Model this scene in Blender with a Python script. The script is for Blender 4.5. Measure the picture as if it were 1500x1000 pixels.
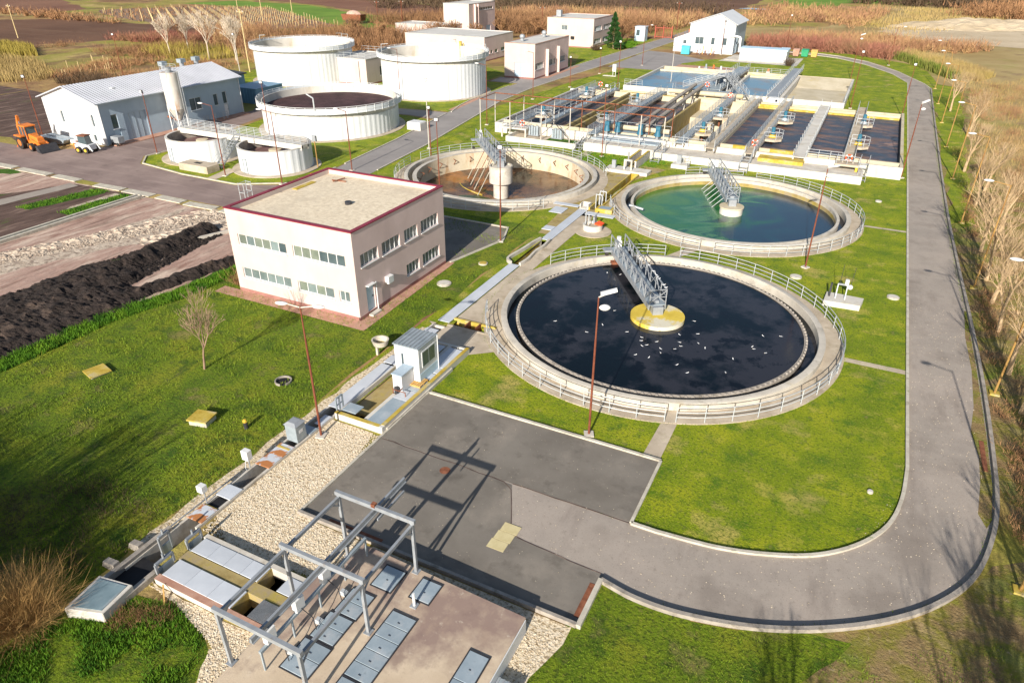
import bpy, bmesh, math, random
import numpy as np
from mathutils import Vector, Matrix
from mathutils.geometry import delaunay_2d_cdt
sc = bpy.context.scene; C = sc.collection
R = math.radians; PI = math.pi; TAU = 2*PI
random.seed(7); rng = np.random.default_rng(11)
for _o in list(bpy.data.objects): bpy.data.objects.remove(_o)

# ---------------------------------------------------------------- camera
cam = bpy.data.cameras.new('camera'); co = bpy.data.objects.new('camera', cam); C.objects.link(co)
F_PX, PITCH, ROLL, YAW = 1015.08, 0.516805, 0.004001, -0.459470
f_ = Vector((math.sin(YAW)*math.cos(PITCH), math.cos(YAW)*math.cos(PITCH), -math.sin(PITCH)))
r_ = Vector((math.cos(YAW), -math.sin(YAW), 0)); u_ = r_.cross(f_)
r2 = math.cos(ROLL)*r_ + math.sin(ROLL)*u_; u2 = -math.sin(ROLL)*r_ + math.cos(ROLL)*u_
co.matrix_world = Matrix(((r2.x, u2.x, -f_.x, 0), (r2.y, u2.y, -f_.y, 0), (r2.z, u2.z, -f_.z, 25.0), (0, 0, 0, 1)))
cam.sensor_width = 36; cam.lens = F_PX/1500*36; cam.clip_start = 0.5; cam.clip_end = 6000
sc.camera = co
# ---------------------------------------------------------------- light
SUN_EL = R(24.0); sdir = Vector((0.09, -1.0, 0)).normalized()
tosun = Vector((sdir.x*math.cos(SUN_EL), sdir.y*math.cos(SUN_EL), math.sin(SUN_EL)))
world = bpy.data.worlds.new('World'); sc.world = world; world.use_nodes = True
wn = world.node_tree.nodes; bg = wn['Background']
sky = wn.new('ShaderNodeTexSky'); sky.sky_type = 'NISHITA'; sky.sun_disc = False
sky.sun_elevation = SUN_EL; sky.sun_rotation = math.atan2(sdir.x, sdir.y)
world.node_tree.links.new(sky.outputs[0], bg.inputs[0]); bg.inputs[1].default_value = 0.075
sl = bpy.data.lights.new('sun', 'SUN'); sl.energy = 5.0; sl.angle = R(0.5); sl.color = (1.0, 0.93, 0.83)
so = bpy.data.objects.new('sun', sl); C.objects.link(so)
so.rotation_euler = (-tosun).to_track_quat('-Z', 'Y').to_euler()
sc.view_settings.view_transform = 'Standard'; sc.view_settings.look = 'None'
sc.view_settings.exposure = 0.68; sc.view_settings.gamma = 1.0; sc.view_settings.use_curve_mapping = False

# ---------------------------------------------------------------- materials
def hexc(c): return (c[0], c[1], c[2], 1.0)
def mat(name, cols, scale=1.0, rough=0.85, bump=0.0, bscale=8.0, metal=0.0, spec=0.3, lo=0.35, hi=0.65,
        over=(), wave=None, stretch=None, rand=0.0, bdist=0.05, coat=0):
    m = bpy.data.materials.new(name); m.use_nodes = True
    nt = m.node_tree; N = nt.nodes; L = nt.links; b = N['Principled BSDF']
    b.inputs['Roughness'].default_value = rough; b.inputs['Metallic'].default_value = metal
    b.inputs['Specular IOR Level'].default_value = spec
    tc = N.new('ShaderNodeTexCoord'); vec = tc.outputs['Object']
    if stretch:
        mp = N.new('ShaderNodeMapping'); mp.inputs['Scale'].default_value = stretch
        L.new(vec, mp.inputs[0]); vec = mp.outputs[0]
    def noise(s, det=8, ro=0.6, v=None, dist=0.0):
        n = N.new('ShaderNodeTexNoise'); n.inputs['Scale'].default_value = s; n.inputs['Detail'].default_value = det
        n.inputs['Roughness'].default_value = ro; n.inputs['Distortion'].default_value = dist
        L.new(v or vec, n.inputs['Vector']); return n.outputs['Fac']
    def ramp(fac, stops):
        r = N.new('ShaderNodeValToRGB'); L.new(fac, r.inputs[0]); e = r.color_ramp.elements
        while len(e) < len(stops): e.new(0.5)
        for i, (p, c) in enumerate(stops): e[i].position = p; e[i].color = hexc(c)
        return r.outputs[0]
    cols = [cols] if isinstance(cols[0], (int, float)) else cols
    if len(cols) == 1: cols = [tuple(x*0.93 for x in cols[0]), tuple(min(1, x*1.05) for x in cols[0])]
    st = [(lo+(hi-lo)*i/(len(cols)-1), c) for i, c in enumerate(cols)]
    col = ramp(noise(scale), st)
    for ov in over:
        c, s, a, z = ov[:4]; amt = ov[4] if len(ov) > 4 else 1.0; st2 = ov[5] if len(ov) > 5 else None
        v = None
        if st2:
            mp = N.new('ShaderNodeMapping'); mp.inputs['Scale'].default_value = st2; L.new(tc.outputs['Object'], mp.inputs[0]); v = mp.outputs[0]
        fm = ramp(noise(s, 6, 0.65, v), [(a, (0, 0, 0)), (z, (amt, amt, amt))])
        mx = N.new('ShaderNodeMix'); mx.data_type = 'RGBA'
        L.new(fm, mx.inputs[0]); L.new(col, mx.inputs[6]); mx.inputs[7].default_value = hexc(c); col = mx.outputs[2]
    if rand:
        oi = N.new('ShaderNodeObjectInfo'); hs = N.new('ShaderNodeHueSaturation')
        mr = N.new('ShaderNodeMapRange'); mr.inputs[3].default_value = 1-rand; mr.inputs[4].default_value = 1+rand
        L.new(oi.outputs['Random'], mr.inputs[0]); L.new(mr.outputs[0], hs.inputs['Value']); L.new(col, hs.inputs['Color']); col = hs.outputs[0]
    L.new(col, b.inputs['Base Color'])
    nrm = None
    if bump:
        bp = N.new('ShaderNodeBump'); bp.inputs['Strength'].default_value = bump; bp.inputs['Distance'].default_value = bdist
        L.new(noise(bscale, 6, 0.7), bp.inputs['Height']); nrm = bp.outputs[0]
    if wave:
        ax, ws, wst = wave; w = N.new('ShaderNodeTexWave'); w.bands_direction = ax; w.inputs['Scale'].default_value = ws
        L.new(tc.outputs['Object'], w.inputs[0]); bp = N.new('ShaderNodeBump'); bp.inputs['Strength'].default_value = wst; bp.inputs['Distance'].default_value = 0.05
        L.new(w.outputs['Fac'], bp.inputs['Height'])
        if nrm: L.new(nrm, bp.inputs['Normal'])
        nrm = bp.outputs[0]
    if nrm: L.new(nrm, b.inputs['Normal'])
    return m
M = {}
M['ground'] = mat('ground', [(.20, .10, .05), (.36, .23, .09), (.26, .24, .04), (.44, .32, .12)], .035, .95, .6, 1.2, bdist=.3, over=[((.15, .075, .045), .09, .5, .62, .8), ((.18, .24, .02), .02, .56, .66, .8), ((.48, .34, .12), .5, .55, .75, .6)])
GR = [(.10, .172, .003), (.225, .285, .004), (.38, .38, .012)]
M['lawn'] = mat('lawn', GR, .35, .95, .9, 9, bdist=.12, lo=.3, hi=.72, over=[((.46, .34, .14), .25, .56, .70, .85), ((.06, .15, .004), .8, .53, .66, .85), ((.46, .40, .06), .5, .56, .70, .7), ((.08, .12, .006), 6, .5, .62, .85), ((.46, .39, .08), 9, .55, .68, .75), ((.30, .20, .09), 1.6, .62, .72, .6)])
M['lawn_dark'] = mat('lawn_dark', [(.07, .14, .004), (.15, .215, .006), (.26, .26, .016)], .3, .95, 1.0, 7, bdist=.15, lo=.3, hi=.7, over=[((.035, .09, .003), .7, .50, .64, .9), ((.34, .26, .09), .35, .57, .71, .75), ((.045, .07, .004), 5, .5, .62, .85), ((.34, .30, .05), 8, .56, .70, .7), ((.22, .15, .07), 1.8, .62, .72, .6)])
M['verge'] = mat('verge', [(.20, .13, .06), (.30, .21, .09), (.22, .20, .03), (.40, .29, .14)], .5, .95, 1.0, 6, bdist=.15, over=[((.13, .20, .01), .25, .53, .66, .85), ((.14, .08, .045), 1.3, .54, .68, .55), ((.50, .39, .24), 5, .58, .70, .7)])
M['bank_grass'] = mat('bank_grass', [(.03, .09, .005), (.07, .16, .006)], 1.2, .95, 1, 8, bdist=.15)
M['asphalt'] = mat('asphalt', [(.25, .213, .18), (.335, .29, .247), (.29, .25, .215)], .25, .85, .35, 30, bdist=.01, over=[((.42, .355, .30), .12, .46, .68, .7), ((.20, .165, .14), .5, .54, .70, .6, (1, .25, 1)), ((.54, .49, .43), 22, .64, .74, .6), ((.17, .145, .12), 3.5, .57, .72, .5), ((.13, .11, .09), 16, .58, .68, .6)])
M['asphalt_far'] = mat('asphalt_far', [(.24, .22, .21), (.30, .275, .26)], .2, .85, .2, 30, bdist=.01, over=[((.36, .33, .31), .15, .5, .7, .5), ((.17, .15, .14), .5, .6, .72, .4)])
M['asphalt_left'] = mat('asphalt_left', [(.20, .145, .13), (.28, .21, .185)], .2, .9, .2, 20, bdist=.01, over=[((.35, .265, .235), .35, .5, .68, .6, (.4, 2.5, 1)), ((.13, .095, .085), .6, .58, .7, .5)])
M['asphalt_yard'] = mat('asphalt_yard', [(.155, .137, .115), (.205, .183, .155)], .3, .85, .3, 30, bdist=.01, over=[((.27, .235, .195), .35, .50, .68, .7), ((.10, .087, .072), .8, .55, .7, .6), ((.40, .37, .33), 22, .66, .75, .6), ((.10, .085, .07), 16, .60, .7, .5)])
M['kerb'] = mat('kerb', [(.42, .38, .31), (.56, .52, .43)], 1.5, .9, .3, 12, over=[((.22, .19, .13), 2.5, .56, .68, .6), ((.16, .22, .05), .9, .62, .72, .6)])
M['kerb_dark'] = mat('kerb_dark', [(.26, .23, .20), (.38, .34, .29)], 1.5, .9, .3, 12, over=[((.14, .12, .09), 2.5, .54, .68, .7)])
M['concrete'] = mat('concrete', [(.46, .42, .36), (.60, .56, .49)], .9, .9, .2, 12, over=[((.30, .24, .16), .7, .54, .7, .6), ((.22, .19, .15), 3, .6, .72, .4)])
M['slab'] = mat('slab', [(.40, .33, .245), (.54, .46, .355)], .5, .9, .2, 12, over=[((.27, .22, .14), .8, .52, .68, .6), ((.60, .54, .44), 1.4, .6, .7, .5)])
M['rim'] = mat('rim', [(.42, .385, .33), (.54, .50, .43)], .8, .9, .2, 12, over=[((.26, .235, .19), 1.2, .55, .68, .6), ((.38, .31, .17), .5, .58, .7, .5)])
M['white_conc'] = mat('white_conc', [(.52, .49, .44), (.62, .59, .53)], .5, .85, .1, 12, over=[((.42, .36, .24), .6, .54, .7, .6, (1, 1, .4)), ((.34, .30, .25), 1.5, .60, .74, .5, (1, 1, .2))])
M['cream_conc'] = mat('cream_conc', [(.46, .395, .27), (.57, .50, .37)], .4, .9, .1, 10, over=[((.42, .31, .09), .35, .55, .68, .7, (.6, .6, 2)), ((.31, .26, .17), .8, .6, .72, .6, (1, 1, .3))])
M['wall_stained'] = mat('wall_stained', [(.48, .41, .28), (.58, .52, .40)], .5, .9, .1, 10, over=[((.33, .16, .04), .5, .55, .70, .8, (1, 1, .35)), ((.32, .27, .17), 1.2, .55, .7, .6, (1, 1, .2))])
M['moss'] = mat('moss', [(.38, .26, .03), (.48, .36, .07), (.46, .40, .26)], 1.1, .95, .3, 10, lo=.35, hi=.7)
M['mossy_slab'] = mat('mossy_slab', [(.26, .19, .07), (.36, .28, .12), (.30, .24, .16)], .8, .95, .2, 10, over=[((.38, .30, .04), .7, .52, .66, .7)])
M['pier'] = mat('pier', [(.52, .38, .05), (.66, .50, .08)], .7, .9, .1, 10, over=[((.60, .56, .44), .35, .50, .58, 1.0), ((.40, .26, .03), 1.3, .6, .7, .5)])
M['platform'] = mat('platform', [(.50, .395, .28), (.62, .505, .37)], .5, .9, .15, 25, over=[((.22, .145, .13), .16, .44, .56, .8), ((.40, .30, .22), .9, .54, .7, .6), ((.19, .125, .11), .5, .54, .66, .6), ((.29, .21, .17), 7, .58, .72, .45), ((.66, .58, .46), 3, .62, .72, .4)])
M['gravel'] = mat('gravel', [(.34, .25, .15), (.66, .54, .36), (.78, .67, .50)], 6, .95, 1.0, 7, lo=.38, hi=.56, bdist=.08, over=[((.20, .14, .08), 7, .57, .66, .8), ((.12, .16, .02), .6, .70, .76, .7)])
M['roof_gravel'] = mat('roof_gravel', [(.60, .50, .36), (.76, .66, .50)], 3, .95, .6, 8, over=[((.40, .33, .24), 5, .56, .7, .7), ((.52, .44, .33), .25, .5, .65, .6)])
M['soil_black'] = mat('soil_black', [(.012, .009, .008), (.03, .022, .019), (.065, .046, .038)], 1.5, .95, 1, 5, bdist=.2, lo=.3, hi=.75, over=[((.12, .085, .065), .5, .58, .70, .7), ((.09, .065, .05), 4, .60, .72, .5)])
M['dirt'] = mat('dirt', [(.30, .17, .13), (.48, .32, .255), (.38, .25, .20)], .5, .95, 1, 3, bdist=.15, stretch=(2.2, .35, 1), over=[((.66, .52, .41), .35, .50, .64, .9, (2, .5, 1)), ((.15, .085, .06), .5, .54, .68, .8, (2.5, .3, 1)), ((.60, .48, .38), 3, .58, .68, .6), ((.13, .08, .06), 2.5, .60, .70, .6)])
M['dirt_pale'] = mat('dirt_pale', [(.42, .33, .25), (.62, .52, .41)], 1.2, .95, .9, 3, bdist=.15, over=[((.20, .14, .11), 1.6, .50, .62, .85)])
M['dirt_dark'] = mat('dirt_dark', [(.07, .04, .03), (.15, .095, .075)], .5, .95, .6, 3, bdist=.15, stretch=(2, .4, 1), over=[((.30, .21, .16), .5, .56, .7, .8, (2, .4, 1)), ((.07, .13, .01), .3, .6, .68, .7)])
M['plough'] = mat('plough', [(.11, .052, .028), (.16, .08, .045)], .03, .95, .5, .6, bdist=.3, over=[((.21, .12, .07), .06, .5, .7, .6, (.3, 3, 1))])
M['plough_red'] = mat('plough_red', [(.17, .075, .045), (.24, .12, .07)], .03, .95, .5, .6, bdist=.3, over=[((.28, .17, .10), .06, .5, .7, .5, (3, .3, 1))])
M['field_green'] = mat('field_green', [(.10, .19, .015), (.17, .28, .03)], .05, .95, .5, 1, over=[((.30, .26, .09), .06, .58, .7, .6)])
M['field_tan'] = mat('field_tan', [(.30, .21, .08), (.42, .32, .14)], .06, .95, .5, 1, over=[((.20, .22, .035), .04, .55, .66, .8), ((.20, .12, .07), .1, .56, .68, .7)])
M['field_vine'] = mat('field_vine', [(.20, .13, .09), (.27, .18, .12)], .05, .95, .5, 1, over=[((.15, .17, .03), .08, .55, .68, .6)])
M['sand'] = mat('sand', [(.46, .36, .23), (.60, .49, .34)], .06, .95, .6, .5, bdist=.5, over=[((.30, .22, .12), .08, .58, .68, .7)])
M['brick_pave'] = mat('brick_pave', [(.38, .20, .14), (.50, .30, .22)], 1.2, .9, .2, 14, over=[((.28, .17, .13), 1, .56, .7, .6), ((.45, .36, .28), 2.5, .6, .7, .5)])
M['plaster'] = mat('plaster', [(.52, .43, .385), (.565, .475, .43)], .4, .9, .05, 20, over=[((.44, .36, .32), .5, .54, .72, .45, (1, 1, .12)), ((.39, .32, .29), 1.6, .60, .74, .4, (1, 1, .08))])
M['plaster_pink'] = mat('plaster_pink', [(.62, .47, .43), (.70, .54, .50)], .4, .9, .05, 20, over=[((.50, .37, .34), .4, .58, .74, .5, (1, 1, .2))])
M['plinth'] = mat('plinth', [(.26, .12, .10), (.33, .17, .14)], 1, .9)
M['maroon'] = mat('maroon', [(.20, .022, .04), (.26, .03, .055)], 2, .5)
M['roof_grey'] = mat('roof_grey', [(.52, .50, .46), (.62, .60, .56)], .3, .85, .1, 10, over=[((.42, .40, .36), .4, .55, .7, .6)])
M['white_metal'] = mat('white_metal', [(.58, .59, .60), (.64, .65, .66)], .5, .5, over=[((.50, .50, .48), .6, .58, .75, .4, (1, 1, .2))])
M['tank_panel'] = mat('tank_panel', [(.58, .60, .62), (.65, .665, .675)], .3, .45, over=[((.46, .44, .40), .5, .54, .72, .65, (1, 1, .12)), ((.36, .30, .23), 1.3, .62, .74, .55, (1, 1, .08))])
M['clad_white'] = mat('clad_white', [(.58, .60, .62), (.64, .655, .67)], .3, .45, wave=('X', 3.2, .5))
M['clad_grey'] = mat('clad_grey', [(.34, .43, .51), (.40, .49, .57)], .3, .5, over=[((.30, .37, .43), .4, .55, .7, .5, (1, 1, .2))], wave=('Y', 3.2, .5))
M['bark_pale'] = mat('bark_pale', [(.46, .38, .29), (.62, .53, .42)], 2, .9)
M['weed_far'] = mat('weed_far', [(.08, .13, .01), (.20, .19, .05)], .4, .95)
M['clad_roof'] = mat('clad_roof', [(.42, .43, .47), (.50, .51, .55)], .3, .45, over=[((.36, .36, .38), .5, .56, .7, .4)])
M['galv_light'] = mat('galv_light', [(.52, .55, .58), (.60, .63, .66)], .8, .5, over=[((.42, .42, .42), 1.5, .6, .72, .5)])
M['clad_blue'] = mat('clad_blue', [(.16, .30, .42), (.20, .34, .46)], .3, .5)
M['silo'] = mat('silo', [(.52, .49, .44), (.62, .59, .54)], .6, .6, over=[((.40, .17, .06), .8, .50, .64, .9, (1, 1, .3)), ((.38, .34, .28), .7, .5, .7, .6, (1, 1, .3))])
M['galv'] = mat('galv', [(.27, .29, .31), (.37, .39, .41)], 1.5, .5, metal=.25, over=[((.24, .19, .15), 2.2, .58, .7, .5)])
M['galv_blue'] = mat('galv_blue', [(.26, .31, .34), (.36, .41, .44)], 1.5, .5, metal=.2, over=[((.40, .36, .32), 2, .6, .72, .5)])
M['rail'] = mat('rail', [(.40, .42, .43), (.50, .52, .53)], 3, .5, metal=.15)
M['plate'] = mat('plate', [(.50, .53, .57), (.58, .61, .65)], .7, .55, metal=.1, spec=.3, over=[((.46, .30, .17), .8, .70, .78, .35)], rand=.06)
M['plate_blue'] = mat('plate_blue', [(.25, .31, .355), (.35, .41, .45)], .8, .5, metal=.1, over=[((.46, .47, .48), 1.2, .54, .7, .7), ((.36, .25, .13), 1.0, .66, .74, .5), ((.16, .19, .21), 3, .60, .72, .5)], rand=.08)
M['plate_rust'] = mat('plate_rust', [(.50, .53, .57), (.58, .61, .65)], .7, .6, over=[((.42, .15, .03), 1.0, .47, .53, .95)])
M['rust'] = mat('rust', [(.13, .045, .025), (.22, .08, .04), (.28, .11, .06)], 3, .9, .2, 20)
M['pole_rust'] = mat('pole_rust', [(.13, .035, .02), (.22, .07, .035)], 1.2, .8, over=[((.36, .27, .22), .35, .58, .66, .7, (1, 1, .8))])
M['pole_yellow'] = mat('pole_yellow', [(.30, .17, .05), (.38, .23, .07)], .8, .8, over=[((.22, .08, .03), .5, .5, .62, .8)])
M['pole_grey'] = mat('pole_grey', [(.46, .42, .36), (.56, .52, .46)], 1, .8, over=[((.36, .18, .1), .5, .58, .68, .6)])
M['lamp_white'] = mat('lamp_white', [(.66, .66, .65), (.72, .72, .71)], 1, .4)
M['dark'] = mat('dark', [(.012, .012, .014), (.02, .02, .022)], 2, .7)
M['black_metal'] = mat('black_metal', [(.03, .03, .035), (.05, .05, .055)], 2, .5)
M['blue_motor'] = mat('blue_motor', [(.025, .11, .17), (.04, .16, .23)], 2, .5)
M['red_ring'] = mat('red_ring', [(.75, .08, .02), (.80, .12, .03)], 2, .5)
M['red_flash'] = mat('red_flash', [(.55, .02, .03), (.62, .04, .04)], 2, .6)
M['orange'] = mat('orange', [(.62, .16, .02), (.72, .22, .035)], 2, .55, over=[((.28, .12, .05), 1.4, .52, .66, .8), ((.40, .28, .16), 3, .60, .70, .5)])
M['orange_red'] = mat('orange_red', [(.62, .12, .03), (.70, .18, .05)], 2, .6)
M['tyre'] = mat('tyre', [(.02, .018, .018), (.045, .04, .035)], 4, .9)
M['yellow'] = mat('yellow', [(.50, .33, .03), (.58, .40, .05)], 2, .7)
M['glass'] = mat('glass', [(.05, .075, .085), (.09, .12, .13)], .6, .08, spec=.8)
M['glass_blue'] = mat('glass_blue', [(.12, .16, .16), (.18, .22, .22)], .8, .1, spec=.8, rand=.25)
M['glass_green'] = mat('glass_green', [(.12, .145, .12), (.19, .215, .175)], .8, .1, spec=.8, rand=.25)
M['frame_white'] = mat('frame_white', [(.62, .63, .63), (.68, .68, .68)], 2, .5)
M['door_blue'] = mat('door_blue', [(.42, .56, .66), (.50, .62, .70)], 2, .5)
M['teal'] = mat('teal', [(.05, .36, .44), (.08, .42, .50)], 2, .5)
M['green_paint'] = mat('green_paint', [(.03, .25, .12), (.05, .32, .16)], 2, .5)
M['wood_pallet'] = mat('wood_pallet', [(.50, .28, .08), (.62, .38, .13)], 3, .8)
M['wood_pole'] = mat('wood_pole', [(.50, .38, .18), (.62, .48, .26)], 2, .85)
M['bark_white'] = mat('bark_white', [(.36, .245, .135), (.50, .37, .225)], 2, .9, over=[((.22, .14, .08), 2, .54, .68, .7)])
M['bark'] = mat('bark', [(.24, .15, .10), (.36, .25, .17)], 2, .9, rand=.15)
M['twig'] = mat('twig', [(.20, .10, .05), (.34, .19, .09)], .8, .95, rand=.2)
M['twig_red'] = mat('twig_red', [(.22, .08, .06), (.32, .14, .09), (.26, .15, .08)], .1, .95)
M['twig_pink'] = mat('twig_pink', [(.22, .11, .065), (.36, .20, .105), (.40, .27, .11)], .12, .95)
M['twig_dark'] = mat('twig_dark', [(.06, .04, .025), (.13, .085, .05)], .3, .95)
M['reed'] = mat('reed', [(.27, .185, .075), (.37, .27, .11), (.30, .23, .06)], .1, .95)
M['bush_gold'] = mat('bush_gold', [(.36, .20, .07), (.52, .33, .12)], 1.2, .95)
M['reed_yellow'] = mat('reed_yellow', [(.26, .20, .04), (.35, .28, .06)], .3, .95)
M['leafgreen'] = mat('leafgreen', [(.03, .10, .004), (.08, .19, .008), (.13, .24, .012)], .8, .9)
M['blade'] = mat('blade', [(.06, .12, .006), (.14, .21, .012), (.25, .27, .03)], .5, .95, lo=.3, hi=.7)
M['conifer'] = mat('conifer', [(.012, .05, .008), (.03, .09, .015)], 1.2, .9)
M['gull'] = mat('gull', [(.80, .80, .80), (.86, .86, .85)], 5, .7)
M['gull_wing'] = mat('gull_wing', [(.50, .52, .55), (.60, .62, .64)], 5, .7)

def water(name, base, rough, blot, bscale, lo, hi, bump=.1, wscale=1.2, blot_rough=.5, extra=(), st=None):
    m = mat(name, [tuple(x*.9 for x in base), base], .3, rough, bump, wscale, spec=.5, bdist=.05,
            over=[(blot, bscale, lo, hi, 1.0) + ((st,) if st else ())] + list(extra))
    return m
M['water_black'] = water('water_black', (.002, .005, .007), .09, (.026, .026, .032), .15, .45, .54, .1, 1.5, extra=[((.002, .003, .005), .5, .54, .60, .95), ((.06, .06, .06), 1.2, .68, .74, .4)])
M['water_green'] = water('water_green', (.006, .045, .055), .18, (.012, .13, .035), .07, .42, .58, .12, 2.0, extra=[((.10, .20, .08), .25, .58, .70, .5, (1, 2, 1)), ((.20, .24, .10), .12, .66, .78, .5)])
M['water_aer'] = water('water_aer', (.045, .06, .09), .45, (.20, .11, .075), .30, .46, .60, .9, 2.5, extra=[((.02, .022, .03), .7, .54, .66, .8, (.5, 1.5, 1)), ((.36, .21, .15), .14, .62, .68, .7), ((.18, .26, .36), 1.5, .60, .70, .7, (.5, 1.4, 1))], st=(.6, 1.4, 1))
for _n in ('water_aer', 'water_black'): M[_n].node_tree.nodes['Principled BSDF'].inputs['Specular IOR Level'].default_value = .25
M['stone'] = mat('stone', [(.45, .35, .22), (.70, .58, .42), (.80, .72, .58)], 9, .95)
M['water_blue'] = water('water_blue', (.10, .22, .33), .3, (.20, .13, .10), .18, .50, .64, .8, 2.5, extra=[((.40, .55, .65), 1.6, .62, .74, .6, (.5, 1.4, 1))])  # blue tone is the sky's reflection put into the water colour
def _green():
    m = M['water_green']; nt = m.node_tree; N = nt.nodes; L = nt.links; b = N['Principled BSDF']
    tc = N.new('ShaderNodeTexCoord'); sx = N.new('ShaderNodeSeparateXYZ'); L.new(tc.outputs['Object'], sx.inputs[0])
    n = N.new('ShaderNodeTexNoise'); n.inputs['Scale'].default_value = .16; n.inputs['Detail'].default_value = 6; n.inputs['Distortion'].default_value = 2.2; L.new(tc.outputs['Object'], n.inputs[0])
    ma = N.new('ShaderNodeMath'); ma.operation = 'MULTIPLY_ADD'; L.new(sx.outputs[0], ma.inputs[0]); ma.inputs[1].default_value = .045; L.new(n.outputs[0], ma.inputs[2])
    r = N.new('ShaderNodeValToRGB'); L.new(ma.outputs[0], r.inputs[0]); e = r.color_ramp.elements
    for i in range(4): e.new(.5)
    for i, (p, c) in enumerate([(.12, (.05, .16, .02)), (.30, (.010, .115, .030)), (.42, (.06, .17, .06)), (.50, (.006, .075, .035)), (.60, (.004, .035, .055)), (.85, (.004, .022, .045))]): e[i].position = p; e[i].color = hexc(c)
    L.new(r.outputs[0], b.inputs['Base Color'])
_green()
M['sludge'] = mat('sludge', [(.045, .022, .022), (.10, .05, .05)], .5, .8, 1, 3, bdist=.15, over=[((.16, .09, .085), 2.2, .58, .7, .6)])
M['sludge_pink'] = mat('sludge_pink', [(.20, .12, .11), (.28, .17, .16)], .3, .35)
M['basin_floor'] = mat('basin_floor', [(.05, .028, .014), (.12, .06, .03), (.20, .11, .05)], .35, .16, .1, 5, over=[((.42, .15, .02), .15, .52, .64, .85), ((.018, .012, .008), .22, .52, .60, .95), ((.07, .08, .015), .15, .60, .68, .7)])
M['lid_dark'] = mat('lid_dark', [(.13, .19, .22), (.19, .26, .29)], .8, .6, over=[((.34, .38, .40), 1.0, .54, .64, .6, (3, .6, 1)), ((.07, .12, .14), 2, .56, .7, .6, (3, .6, 1))])
M['gate_red'] = mat('gate_red', [(.30, .07, .04), (.38, .10, .06)], 2, .7)
M['pond'] = mat('pond', [(.20, .26, .42), (.28, .34, .50)], .2, .2)

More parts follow.
